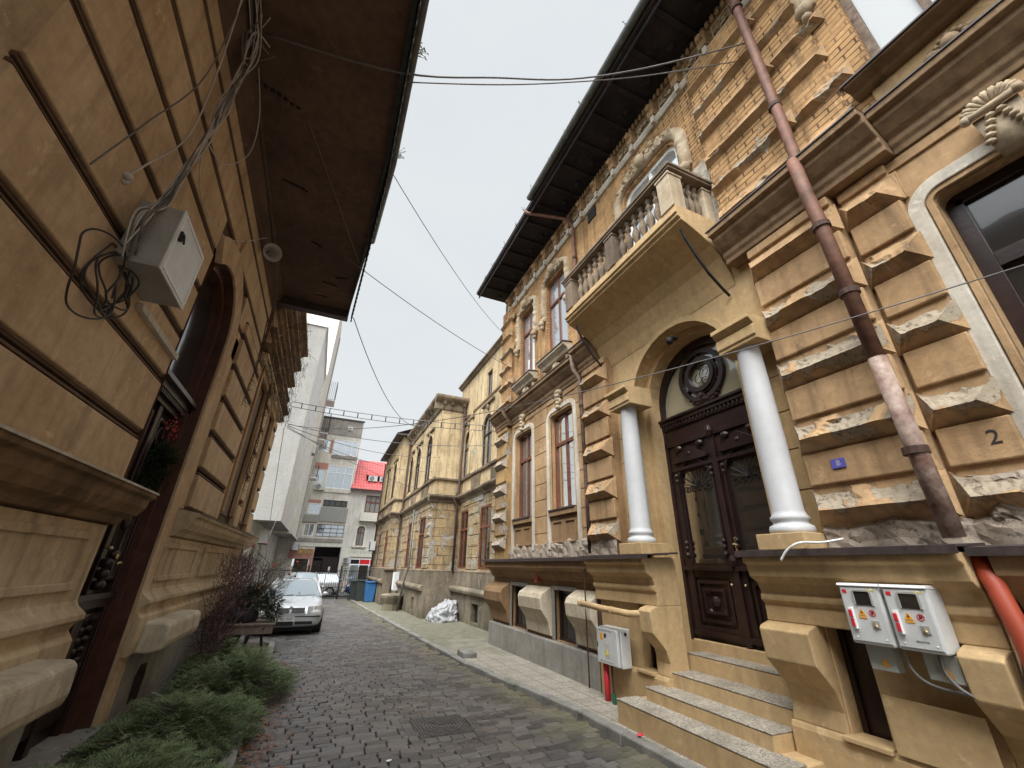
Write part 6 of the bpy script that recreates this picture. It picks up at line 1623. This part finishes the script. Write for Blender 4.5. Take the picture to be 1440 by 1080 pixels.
for z in (11.94, 14.94):
    for k in range(12): u = 37.2 + k * .154; mb.box(u, u + .025, .66, .685, z, z + 1.7)
    for k in range(5): d = .05 + k * .14; mb.box(37.2, 37.225, d, d + .025, z, z + 1.7)
    mb.box(37.2, 38.9, .65, .69, z + 1.7, z + 1.74); mb.box(37.2, 38.9, .65, .69, z + .8, z + .83)
mb.build('cage_railing', 'iron', bb_)
mb = MB(FTb); mb.box(36.9, 37.0, 0, .1, 3.5, 21); mb.build('downpipe', 'boxg', TB)
for k, (u, z, lb) in enumerate(((25.2, 2.55, 'air conditioner in a white cage under the overhang of the pale block'), (33.5, 9.2, 'upper air conditioner high on the street side of the pale block'), (38.9, 2.6, 'air conditioner at the far end of the pale block'))):
    t = thing('air_conditioner', lb, 'air conditioner', (-2, u, z)); acunit(FL(-2.9) if k == 0 else FWs, u, z, t, .8, .6, .02, .4)
t = thing('grey_side_house', 'low grey rendered outbuilding between the left house and the pale block', 'outbuilding', (-3.2, 18, -.3))
m = MB(FL(-3.0)); wall(m, 13.3, 24, -.5, 2.8, [(17.5, 18.6, .9, 2.4), (20.6, 21.7, .9, 2.4)], 0, .12); m.build('wall', 'greyr', t)
m = MB(); m.box(-7, -3.15, 13.3, 24, -.5, 2.7); m.build('rear_body', 'greyr', t)
m = MB(); m.box(-7, -2.9, 13.3, 23.9, 2.8, 2.88); m.build('roof', 'conc', t)
for a in (17.5, 20.6): window(FL(-3.0), t, a, a + 1.1, .9, 2.4, .08, wood='black', gl='glass_dk')

# ================================================================ CROSS STREET BUILDINGS
FA = FB(40.0)
AP = thing('aged_apartment_block', 'narrow aged apartment block with glazed balconies and a sooty attic closing the lane', 'building', (-.5, 43, -.4))
mb = MB(FA); ops = [(-1.75, -.8, 10.9, 12.0), (-.5, 1.6, 10.75, 12.15), (-1.55, -.75, 8.15, 9.3), (-.55, 1.6, 7.75, 9.75), (-1.5, -.55, 5.5, 6.4), (-.4, 1.55, 6.2, 6.75), (-1.5, -.7, 3.75, 4.75), (-.5, 1.65, 3.75, 4.75), (-.35, 1.7, -.4, 2.95), (-1.85, -.6, .95, 2.0)]
wall(mb, -6, 1.75, -.5, 12.5, ops, 0, .25); mb.build('wall', 'apt', AP)
mb = MB(FA); wall(mb, -6, 1.75, 12.5, 14.15, [], 0); mb.q((1.75, 0, -.5), (1.75, -8, -.5), (1.75, -8, 14.15), (1.75, 0, 14.15)); mb.q((-6, 0, 14.15), (1.75, 0, 14.15), (1.75, -8, 14.15), (-6, -8, 14.15)); mb.build('attic_wall', 'apt_top', AP)
mb = MB(FA); mb.box(-6, 1.85, -.1, .08, 14.1, 14.22); mb.build('roof_edge', 'drip', AP)
for i, (a, b, c, e) in enumerate(ops[:8]):
    window(FA, AP, a, b, c, e, .05, style='grid' if i == 7 else ('cross' if i in (3,) else 'plain'), wood='white' if i not in (5, 7) else 'iron', gl='glass_far' if i != 5 else 'glass_dk', cols=4 if b - a > 1.2 and i != 3 else (3 if i == 3 else 2), fw=.06 if i != 7 else .04)
for (a, b, c, e, mt) in ((-.5, 1.7, 10.45, 10.7, 'apt_top'), (-.5, 1.7, 4.95, 6.15, 'white_bld'), (-1.7, -.55, 4.85, 5.45, 'white_bld'), (-.55, 1.7, 7.4, 7.7, 'apt'), (-2, 1.7, 3.3, 3.6, 'apt_top'), (-.75, -.55, 10.8, 12.1, 'pink'), (-1.65, -.6, 9.35, 9.9, 'pink'), (-1.6, -.6, 6.45, 6.7, 'pink'), (-1.7, -.6, 4.78, 4.84, 'pink')):
    mb = MB(FA); mb.box(a, b, .0, .10 if mt != 'pink' else .03, c, e); mb.build('balcony_parapet' if mt != 'pink' else 'pink_infill', mt, AP, bevel=.01)
mb = MB(FA); mb.box(-2.2, 1.72, .0, .05, 2.98, 3.3); mb.build('cream_band', 'cream', AP)
mb = MB(FA); mb.box(-2.2, -.38, .0, .06, 2.02, 2.75); mb.box(-2.2, -.38, .0, .05, -.4, .9); mb.box(-.62, -.38, .0, .05, .9, 2.02); mb.build('pink_shopfront', 'pink', AP)
mb = MB(FA); mb.box(-.45, 1.8, -3, -2.9, -.5, 3.2); mb.build('dark_passage', 'dark', AP)
mb = MB(FA); mb.box(-.35, .35, -.30, -.24, -.4, 1.9); mb.box(.42, 1.7, -.30, -.24, -.4, 2.1); mb.box(-.35, 1.7, -.3, -.2, 2.1, 2.2); pg = mb.build('passage_gate', 'wood', AP)
mb = MB(FA); mb.box(.95, 1.1, -.23, -.22, 1.1, 1.45); mb.box(.1, .3, -.23, -.22, .55, .9); mb.build('paper_notice', 'white', pg)
mb = MB(FA); mb.box(-1.7, -.65, -.12, -.1, .95, 2.0); mb.build('shop_window', 'glass_dk', AP)
mb = MB(FA); mb.box(-1.75, -.55, .05, .2, .84, .92); mb.build('shop_sill', 'white', AP)
t = thing('round_shop_sign', 'pair of round mustard signs above the pink shopfront', 'sign', (-1, 39.9, 2.5))
for u in (-1.35, -.75):
    m = MB(FA); m.disc(u, 2.55, .22, .26, .08, .12, 20); m.disc(u, 2.55, .0, .14, .08, .10, 16); m.build('sign_ring', 'mustard', t)
t = thing('ventilation_box', 'small white vent box on the sooty attic wall', 'vent', (.6, 39.9, 13.2)); m = MB(FA); m.box(.45, .85, .0, .15, 13.15, 13.45); m.build('box', 'white', t, bevel=.01); m = MB(FA); m.box(.52, .78, .15, .16, 13.2, 13.4); m.build('grille', 'boxg', t)
t = thing('air_conditioner', 'air conditioner beside the glazed balcony of the aged apartment block', 'air conditioner', (-1.3, 39.8, 7.5)); acunit(FA, -1.35, 7.5, t, .75, .5, .05, .3)
t = thing('air_conditioner', 'small air conditioner on the white shop wall beside the passage', 'air conditioner', (2, 39.8, 1.9)); acunit(FA, 2.0, 1.75, t, .5, .45, .05, .3)
RH = thing('red_roofed_house', 'pale house with bright red tiled roof, balcony and an art shop below', 'house', (5, 43, -.4))
rops = [(3.05, 4.35, 5.9, 7.4), (2.75, 3.35, 3.15, 4.7, .29), (4.3, 4.95, 3.15, 4.7, .31), (2.6, 4.75, -.3, 2.1)]
mb = MB(FA); wall(mb, 1.76, 9, 2.95, 7.9, rops, 0, .2); mb.build('wall', 'greyr', RH)
mb = MB(FA); wall(mb, 1.76, 9, -.5, 2.95, rops, 0, .2); mb.build('shop_wall', 'cream', RH)
mb = MB(FA); mb.q((1.6, .5, 7.85), (9, .5, 7.85), (9, -3.2, 11.2), (2.0, -3.2, 11.2)); mb.q((1.6, .5, 7.85), (2.0, -3.2, 11.2), (2.0, -3.3, 7.85), (1.6, -3.3, 7.85)); mb.q((1.6, .5, 7.84), (9, .5, 7.84), (9, -.2, 7.8), (1.6, -.2, 7.8)); rf = mb.build('roof', 'rtile', RH, recalc=False)
mb = MB(FA); mb.box(1.6, 9, .45, .55, 7.76, 7.84); mb.build('eaves_board', 'drip', rf)
mb = MB(FA); mb.box(2.9, 4.9, -1.5, -.6, 8.7, 9.3); dm = mb.build('dormer', 'dark', RH)
mb = MB(FA); mb.q((2.8, -.3, 9.25), (5.0, -.3, 9.25), (5.0, -1.9, 9.9), (2.8, -1.9, 9.9)); mb.build('dormer_roof', 'rtile', dm, recalc=False)
for u, lb in ((3.0, 'left'), (4.0, 'right')): t = thing('air_conditioner', '%s of two air conditioners in the dormer of the red roof' % lb, 'air conditioner', (u, 39.5, 8.75)); acunit(FB(40.6), u, 8.72, t, .8, .5, .05, .3)
window(FA, RH, *rops[0][:4], .08, style='cross', wood='wood2', gl='glass_far', cols=3, fw=.09, trans=.6)
for o in rops[1:3]:
    window(FA, RH, *o[:4], .08, style='cross', r=o[4] - .02, wood='wood2', gl='glass_far', cols=2, fw=.07)
    mb = MB(FA); band(mb, outline(o[0] - .03, o[1] + .03, o[2], o[3] + .03, o[4]), 0, .14, 0, .06); mb.box(o[0] - .3, o[1] + .3, 0, .2, o[2] - .14, o[2] - .02)
    for k in (-1, 1): mb.blob((o[0] + o[1]) / 2 + k * .35, .1, o[2] - .2, .08, .1, .09)
    mb.build('arched_surround', 'cream', RH, bevel=.006)
mb = MB(FA); mb.box(2.75, 4.7, 0, .55, 5.15, 5.3); bb = mb.build('balcony_slab', 'cream', RH)
mb = MB(FA); mb.box(2.75, 4.7, .5, .56, 5.78, 5.86); mb.box(2.75, 4.7, .5, .56, 5.3, 5.36)
for k in range(14): u = 2.78 + k * .14; mb.box(u, u + .07, .5, .56, 5.36, 5.78)
mb.box(2.75, 2.81, 0, .5, 5.3, 5.86); mb.build('balustrade', 'cream', bb)
mb = MB(FA); mb.box(2.35, 4.9, .0, .08, 2.25, 2.85); sg = mb.build('shop_fascia', 'cream', RH, bevel=.01); text('ART & ANTIQUE', .26, FA, 3.6, 2.6, .082, 'boxg', sg, name='shop_lettering')
mb = MB(FA); mb.box(2.62, 3.3, -.1, -.05, 1.7, 2.05); mb.build('dark_transom', 'dark', RH)
for a, b in ((3.34, 4.15), (4.2, 4.73)): mb = MB(FA); mb.box(a, b, -.1, -.04, 1.68, 2.06); mb.build('red_panel', 'redsign', RH)
for a, b in ((2.66, 3.3), (3.36, 4.1), (4.16, 4.7)): mb = MB(FA); mb.box(a, b, -.1, -.06, -.25, 1.62); mb.build('shop_glazing', 'glass_far' if a != 3.36 else 'glass_dk', RH)
mb = MB(FA)
for k in range(7):
    z = .5 + .14 * k; mb.tube([(1.95 + .08 * math.sin(k * 2.1 + j * 1.3) + .09 * j, .02, z + .04 * math.cos(j * 2 + k)) for j in range(7)], .016, 4)
mb.build('graffiti_scrawl', 'ink', RH)
# more mass behind, so that gaps never open onto nothing
t = thing('rear_block', 'plain grey block glimpsed behind the red roofed house', 'building', (12, 52, -.4)); m = MB(FB(50)); m.box(9.5, 22, -8, 0, -.5, 9); m.build('wall', 'apt', t); m = MB(FB(50)); m.box(9.4, 22.1, -8.1, .1, 9, 9.3); m.build('roof', 'drip', t)

# ================================================================ GATE, BINS
GT = thing('iron_gate', 'black iron bar gate and fence closing off the far end of the lane', 'gate', (1.0, 30, -.3))
def bars(x0, x1, par, nm):
    m = MB(FB(30)); n = int((x1 - x0) / .12)
    for k in range(n + 1): u = x0 + (x1 - x0) * k / n; m.box(u - .011, u + .011, -.011, .011, -.25, 1.35)
    for z in (-.15, .35, 1.25): m.box(x0, x1, -.016, .016, z, z + .035)
    m.build(nm, 'iron', par)
bars(-2.9, -.4, GT, 'fence_panel'); bars(-.34, 1.42, GT, 'gate_leaf'); bars(1.58, 2.6, GT, 'gate_leaf'); bars(2.74, 3.35, GT, 'fence_panel')
for x in (-.37, 1.5, 2.67): m = MB(FB(30)); m.box(x - .045, x + .045, -.045, .045, -.4, 1.52); m.box(x - .055, x + .055, -.055, .055, 1.52, 1.56); m.build('gate_post', 'iron', GT)
def bin_(x, y, mat, label, h=1.0):
    t = thing('wheelie_bin', label, 'bin', (x, y, gz(y)), 'wheelie bins by the gate'); z = gz(y) + .03
    m = MB(); a = [m.P(x + sx_ * .22, y + sy * .24, z + .05) for sx_, sy in ((-1, -1), (1, -1), (1, 1), (-1, 1))]; b = [m.P(x + sx_ * .28, y + sy * .32, z + h) for sx_, sy in ((-1, -1), (1, -1), (1, 1), (-1, 1))]
    for k in range(4): m.f.append((a[k], a[(k + 1) % 4], b[(k + 1) % 4], b[k]))
    m.f.append(tuple(a)); m.f.append(tuple(b)); m.build('bin_body', mat, t, bevel=.02)
    m = MB(); m.box(x - .30, x + .30, y - .35, y + .33, z + h + .002, z + h + .05); m.box(x - .2, x + .2, y - .4, y - .35, z + h + .0, z + h + .03); m.build('lid', mat, t, bevel=.015)
    for s in (-1, 1): m = MB(FR(x + s * .26)); m.disc(y + .2, z + .09, 0, .1, -.02, .03, 12); m.build('wheel', 'tyre', t)
bin_(2.98, 26.4, 'binb', 'blue wheelie bin nearest the wall at the end of the lane'); bin_(2.62, 27.6, 'bing', 'dark green wheelie bin left of the blue one', 1.05); bin_(2.35, 28.7, 'bing', 'dark wheelie bin nearest the gate', 1.0)

# ================================================================ CARS
def car(name, label, paint, x, y, rot, z, plate=None, L=4.5, W=1.73, H=1.43, hood=1.15, hatch=False, grp=None, simple_=False):
    """local: length along +Y (front at y=0, facing -Y), x across"""
    t = thing(name, label, 'car', (0, 0, 0), grp)
    hw = W / 2
    st = [  # y, halfwidth, z_low, z_belt(shoulder), z_top(centre), top halfwidth
        (0.00, .60, .30, .52, .60, .52), (0.05, .76, .24, .60, .68, .60), (.18, .83, .20, .66, .76, .66), (.50, .855, .20, .74, .84, .70), (hood, hw, .20, .84, .93, .74), (hood + .12, hw, .20, .87, .96, .74),
        (L - 1.1, hw, .20, .90, .97, .74), (L - .55, .85, .22, .90, .98, .72), (L - .12, .80, .26, .86, .96, .68), (L, .70, .34, .78, .84, .6)]
    m = MB(); rg = []
    for (yy, w, zl, zb, zt, tw) in st:
        half = [(w * .82, zl), (w * .96, zl + .06), (w, zl + .22), (w * 1.005, (zl + zb) / 2 + .05), (w * .985, zb - .05), (w * .94, zb), (tw, zt - .035), (tw * .5, zt - .005), (0, zt)]
        ring = [(a, b) for a, b in half] + [(-a, b) for a, b in reversed(half[:-1])]
        rg.append([m.P(a, yy, b) for a, b in ring])
    for a, b in zip(rg, rg[1:]):
        for k in range(len(a)): m.f.append((a[k], a[(k + 1) % len(a)], b[(k + 1) % len(b)], b[k]))
    m.f.append(tuple(rg[0])); m.f.append(tuple(rg[-1]))
    body = m.build('body', paint, t, smooth=True)
    s = body.modifiers.new('sub', 'SUBSURF'); s.levels = 1; s.render_levels = 2
    # cabin
    fb = hood + .02; rf0 = hood + .82; rf1 = L - (1.0 if not hatch else .45); rb = L - (.40 if not hatch else .08)
    z0, z1 = .90, H
    w0, w1 = hw * .90, hw * .66
    C = {'fl': (w0, fb, z0 + .02), 'rl': (w0, rb, z0 + .04), 'tf': (w1, rf0, z1 - .03), 'tr': (w1, rf1, z1 - .05)}
    def P_(k, s_): a = C[k]; return (a[0] * s_, a[1], a[2])
    m = MB(); n = 6; rows = []
    for j, yy in enumerate((rf0 - .02, rf0 + .15, (rf0 + rf1) / 2, rf1 - .15, rf1 + .02)):
        zz = (z1 - .03, z1, z1 + .015, z1 - .005, z1 - .05)[j]
        rows.append([m.P(w1 * 1.03 * (2 * i / n - 1), yy, zz - .035 * (2 * i / n - 1) ** 2) for i in range(n + 1)])
    for a, b in zip(rows, rows[1:]):
        for i in range(n): m.f.append((a[i], a[i + 1], b[i + 1], b[i]))
    roof = m.build('roof', paint, t, smooth=True); s = roof.modifiers.new('sol', 'SOLIDIFY'); s.thickness = .04
    m = MB()
    for s_ in (-1, 1):
        m.tube([P_('fl', s_), tuple((Vector(P_('fl', s_)) * .5 + Vector(P_('tf', s_)) * .5) + Vector((0, -.03, .03))), P_('tf', s_)], .035, 6); m.tube([P_('rl', s_), P_('tr', s_)], .06, 6)
        ym = (rf0 + rf1) / 2; m.tube([(w0 * s_, ym, z0), (w1 * s_ * 1.02, ym, z1 - .04)], .03, 5)
        m.tube([P_('tf', s_), (w1 * s_ * 1.03, ym, z1 - .02), P_('tr', s_)], .03, 6)
    m.build('pillars', paint, body, smooth=True)
    m = MB(); g = []
    for j in range(5):
        tt = j / 4; row = []
        for i in range(9):
            u = 2 * i / 8 - 1; w = w0 + (w1 - w0) * tt; yy = fb + (rf0 - fb) * tt - .07 * (1 - u * u) - .03 * math.sin(math.pi * tt); zz = z0 + .0 + (z1 - .03 - z0) * tt + .02 * (1 - u * u)
            row.append(m.P(u * w * .99, yy, zz))
        g.append(row)
    for a, b in zip(g, g[1:]):
        for i in range(8): m.f.append((a[i], a[i + 1], b[i + 1], b[i]))
    m.build('windscreen', 'glass_car', t, smooth=True)
    m = MB(); m.q((-w0 * .98, rb, z0 + .03), (w0 * .98, rb, z0 + .03), (w1 * .98, rf1, z1 - .06), (-w1 * .98, rf1, z1 - .06)); m.build('rear_window', 'glass', t)
    for s_ in (-1, 1):
        m = MB(); m.q((w0 * s_ * .99, fb + .1, z0), (w0 * s_ * .99, rb - .1, z0), (w1 * s_ * 1.01, rf1 - .05, z1 - .06), (w1 * s_ * 1.01, rf0 + .02, z1 - .06)); m.build('side_window', 'glass', t)
        m = MB(); m.blob(s_ * (hw + .03), fb + .30, .97, .085, .05, .055, 10, 7); m.tube([(s_ * (hw - .12), fb + .32, .93), (s_ * (hw + .02), fb + .31, .95)], .02, 6); m.build('wing_mirror', paint, t, smooth=True)
        m = MB(); m.prism([(0, 0)], 0, 0) if 0 else None
        X0, X1 = sorted((s_ * .42, s_ * .79))
        rows = []
        for j in range(4):
            row = []
            for i in range(6):
                u = i / 5; xx = s_ * (.40 + .42 * u); yy = .012 + .02 * j / 3 + .17 * u ** 2.2 + .04 * (j / 3); row.append(m.P(xx, yy - .012, .55 + .17 * j / 3 + .02 * u))
            rows.append(row)
        for a, b in zip(rows, rows[1:]):
            for i in range(5): m.f.append((a[i], a[i + 1], b[i + 1], b[i]))
        m.build('headlight', 'lamp', t, smooth=True)
        m = MB(FR(s_ * hw * .93)) if 0 else MB(lambda u, d, z_, s=s_: (s * (hw * .80 + d), u, z_))
        m.box(L - .18, L + .0, -.12, .03, .6, .85); m.build('tail_light', 'red', t, bevel=.02)
        for yy in (.78, L - .78):
            FWh = lambda u, d, z_, s=s_, yy=yy: (s * (hw - .20 + d), yy + u, z_)
            m = MB(FWh); m.disc(0, .31, .20, .31, .0, .215, 24); wh = m.build('wheel', 'tyre', t, bevel=.012)
            m = MB(FWh); m.disc(0, .31, .0, .05, .02, .20, 12)
            for k in range(7):
                a = 2 * math.pi * k / 7; c_, s2 = math.cos(a), math.sin(a)
                m.prism([(.04 * c_ - .025 * s2, .31 + .04 * s2 + .025 * c_), (.195 * c_ - .03 * s2, .31 + .195 * s2 + .03 * c_), (.195 * c_ + .03 * s2, .31 + .195 * s2 - .03 * c_), (.04 * c_ + .025 * s2, .31 + .04 * s2 - .025 * c_)], .16, .195)
            m.disc(0, .31, .185, .205, .12, .21, 24); m.build('rim', 'boxg', wh)
    # front
    m = MB(); m.box(-.36, -.03, -.02, .06, .57, .70); m.box(.03, .36, -.02, .06, .57, .70); gr = m.build('grille', 'black', t, bevel=.015)
    m = MB()
    for k in range(13):
        for s_ in (-1, 1): xx = s_ * (.05 + .024 * k); m.box(xx - .004, xx + .004, -.028, -.018, .58, .69)
    m.box(-.38, .38, -.03, -.0, .545, .568); m.build('chrome_bars', 'box', gr)
    m = MB(); m.blob(0, -.02, .70, .045, .02, .045, 12, 8); m.build('bonnet_badge', 'boxg', t, smooth=True)
    m = MB(); m.box(-.80, .80, -.0, .10, .47, .50); m.build('bumper_strip', 'black', body, bevel=.01)
    m = MB(); m.box(-.40, .12, -.035, .05, .28, .37); m.box(.16, .60, -.02, .05, .30, .37); m.box(-.60, -.44, -.0, .06, .30, .37); m.build('lower_intake', 'black', body, bevel=.01)
    m = MB(); m.box(-.02 - .62 / 2, .62 / 2 - .12, -.05, -.03, .39, .49) if 0 else m.box(-.38, .14, -.055, -.035, .385, .495); pp = m.build('number_plate', 'white', t)
    if plate:
        m = MB(); m.box(-.378, -.345, -.058, -.0555, .387, .493); m.build('blue_band', 'carblue', pp)
        text(plate, .098, FI, -.10, .438, -.0575, 'black', pp, ext=.0005, sx=.86)
    m = MB(); m.box(-hw * .8, hw * .8, .3, L - .3, .12, .24); m.build('underside', 'black', t)
    m = MB(); m.tube([(-.5, fb - .06, .935), (.0, fb - .02, .96)], .008, 4); m.tube([(.05, fb - .08, .94), (.6, fb - .02, .955)], .008, 4); m.build('wiper', 'black', t)
    t.location = (x, y, z); t.rotation_euler = (0, 0, rot)
    return t
car('parked_car', 'silver saloon car parked facing the camera by the planter table', 'silver', -.42, 14.15, R(2), gz(16) - .01, plate='B 100 MGV', H=1.36)
car('parked_car', 'grey hatchback parked directly behind the silver saloon', 'cargrey', -.42, 19.3, R(2), gz(21) + .01, H=1.5, hatch=True, L=4.1)
car('parked_car', 'white hatchback parked sideways behind the iron gate', 'carwhite', -2.0, 33.9, R(-90) + math.pi * 0, -.36, hatch=True, L=3.9, H=1.45)
car('parked_car', 'dark blue car parked sideways behind the gate, right of the white one', 'carblue', 2.15, 33.9, R(-90), -.36, L=4.3)
car('parked_car', 'farther blue car on the cross street behind the bins', 'carblue', 6.6, 33.9, R(-90), -.36, L=4.3, H=1.4)

# ================================================================ OVERHEAD WIRES
cable([(-1.5, 3.3, 6.74), (-.12, 3.07, 6.71), (1.0, 2.98, 7.30), (2.0, 2.84, 7.78), (3.0, 2.4, 8.06), (4.3, 1.67, 8.44)], .011, 'cable_g', 'overhead_cable', 'twisted grey cable strung high across the lane from the left eaves to the brown pipe')
cable([(-.14, 3.2, 6.74), (1.0, 3.02, 7.22), (2.0, 2.86, 7.74), (3.0, 2.48, 8.00), (4.3, 1.92, 8.40)], .008, 'cable_g', 'overhead_cable', 'thinner grey cable following the twisted one across the lane')
cable([(-1.1, 4.1, 6.74), (-.27, 6.6, 6.70)], .006, 'cable_g', 'soffit_wire', 'thin wire running diagonally under the left soffit')
cable([(-.45, 6.6, 6.72), (4.3, 10.34, 7.27)], .008, 'cable_g', 'overhead_cable', 'thin cable from the left soffit down to the townhouse corner', sag=.12)
cable([(-.05, 4.4, 6.74), (4.35, 10.75, 8.6)], .006, 'cable_g', 'overhead_cable', 'upper thin wire slanting towards the left corner of the townhouse', sag=.25)
cable([(-.23, 8.6, 6.72), (3.9, 20.0, 8.4)], .010, 'cable_g', 'overhead_cable', 'slack dark cable drooping from the end of the left eaves to the old annex', sag=1.1)
for k, (a, b) in enumerate((((-1.5, 12.9, 6.0), (4.35, 11.0, 5.55)), ((-1.5, 12.9, 5.85), (4.35, 11.0, 5.38)))):
    cable([a, b], .010, 'cable_g', 'spaced_cable', '%s line of the paired cables with spacers crossing the lane' % ('upper', 'lower')[k], sag=.12)
m = MB()
for k in range(14): t_ = (k + .7) / 15; a = Vector((-1.5, 12.9, 6.0)).lerp(Vector((4.35, 11.0, 5.55)), t_) - Vector((0, 0, .12 * 4 * t_ * (1 - t_))); m.tube([tuple(a), tuple(a - Vector((0, 0, .16)))], .014, 5)
tag(m.build('cable_spacers', 'iron'), 'small dark spacers clipped between the paired cables', 'spacer')
for k, (a, b, s_) in enumerate((((-1.5, 13.0, 5.35), (4.35, 10.9, 4.95), .25), ((-1.5, 13.0, 5.3), (4.0, 17.0, 5.9), .3), ((-1.5, 13.1, 5.25), (3.95, 17.2, 5.3), .35), ((-1.5, 13.1, 5.3), (3.9, 20.0, 5.0), .2))):
    cable([a, b], .009, 'cable_g', 'overhead_cable', ['thick dark cable crossing from the left vines to the townhouse corner', 'higher thin cable from the vines to the annex corner', 'middle thin cable from the vines to the annex corner', 'lowest thin cable reaching the far annex wall'][k], sag=s_)
cable([(-1.45, 12.9, 5.3), (4.36, .68, 3.74)], .006, 'cable_g', 'overhead_cable', 'thin wire running low along the lane towards the near right window', sag=.55)
cable([(-1.55, 12.9, 5.2), (-1.7, 17.0, 2.6), (-1.9, 20, 2.9), (-1.95, 24.1, 5.2)], .008, 'cable_g', 'slack_cable', 'slack grey cable hanging from the vines in front of the pale block')
cable([(4.75, 14.8, 6.6), (4.6, 15.5, 5.0), (4.9, 16.9, 3.6)], .006, 'cable_k', 'annex_wire', 'thin black wire slung across the annex wing')
CAMM = [[0.915898, -0.179236, -0.359174, 0], [-0.401017, -0.368852, -0.838531, 0], [0.017813, 0.912043, -0.409707, 1.65], [0, 0, 0, 1]]
GLOW = 7.0  # strength of the added sky glow, unseen, that lights the facades
SUNE = 2.7
# ---------------------------------------------------------------- camera, world, sun
cam = bpy.data.cameras.new('camera'); co = bpy.data.objects.new('camera', cam); col.objects.link(co)
cam.sensor_width = 36; cam.lens = 575 / 1440 * 36; cam.clip_start = .05; cam.clip_end = 2000
co.matrix_world = Matrix(CAMM)
scn.camera = co
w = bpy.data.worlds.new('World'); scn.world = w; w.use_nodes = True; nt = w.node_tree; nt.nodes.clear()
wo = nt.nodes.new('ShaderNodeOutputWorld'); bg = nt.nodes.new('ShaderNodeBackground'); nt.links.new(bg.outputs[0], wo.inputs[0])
sky = nt.nodes.new('ShaderNodeTexSky'); sky.sky_type = 'NISHITA'; sky.sun_disc = False
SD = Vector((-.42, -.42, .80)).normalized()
sky.sun_elevation = math.asin(SD.z); sky.sun_rotation = math.atan2(SD.x, SD.y)
sky.air_density = 1.5; sky.dust_density = 4
tc = nt.nodes.new('ShaderNodeTexCoord')
skyc = mix(nt, 1, sky.outputs[0], (.10, .10, .10), 'MULTIPLY')
mp = nt.nodes.new('ShaderNodeMapping'); mp.inputs['Scale'].default_value = (1.3, 1.3, 2.6); nt.links.new(tc.outputs['Generated'], mp.inputs[0])
cl = ramp(nt, nz(nt, mp.outputs[0], 1.7, 5, .5, .3), .25, .80, (.77, .82, .85, 1), (.86, .89, .905, 1))
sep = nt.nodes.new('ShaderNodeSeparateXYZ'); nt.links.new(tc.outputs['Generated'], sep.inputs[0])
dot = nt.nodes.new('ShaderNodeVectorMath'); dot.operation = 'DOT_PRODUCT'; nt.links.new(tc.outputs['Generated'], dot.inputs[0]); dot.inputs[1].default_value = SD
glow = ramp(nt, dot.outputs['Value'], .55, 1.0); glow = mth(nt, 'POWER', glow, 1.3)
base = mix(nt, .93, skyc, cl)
zr = ramp(nt, sep.outputs['Z'], .945, 1.0)  # zenith boosted out of view as added fill light
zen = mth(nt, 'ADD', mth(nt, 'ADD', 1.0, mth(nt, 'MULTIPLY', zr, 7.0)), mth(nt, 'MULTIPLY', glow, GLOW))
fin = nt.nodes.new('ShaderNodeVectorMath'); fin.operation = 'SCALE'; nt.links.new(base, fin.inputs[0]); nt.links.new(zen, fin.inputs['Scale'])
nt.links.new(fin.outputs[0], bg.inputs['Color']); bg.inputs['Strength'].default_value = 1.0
ld = bpy.data.lights.new('sun', 'SUN'); lo = bpy.data.objects.new('sun', ld); col.objects.link(lo)
ld.energy = SUNE; ld.angle = R(35); ld.color = (1, .965, .92)
lo.rotation_euler = SD.to_track_quat('Z', 'Y').to_euler(); lo.location = SD * 30
scn.view_settings.view_transform = 'Standard'; scn.view_settings.look = 'None'; scn.view_settings.exposure = 0; scn.view_settings.gamma = 1
scn.cycles.max_bounces = 8; scn.cycles.diffuse_bounces = 5; scn.cycles.use_denoising = True
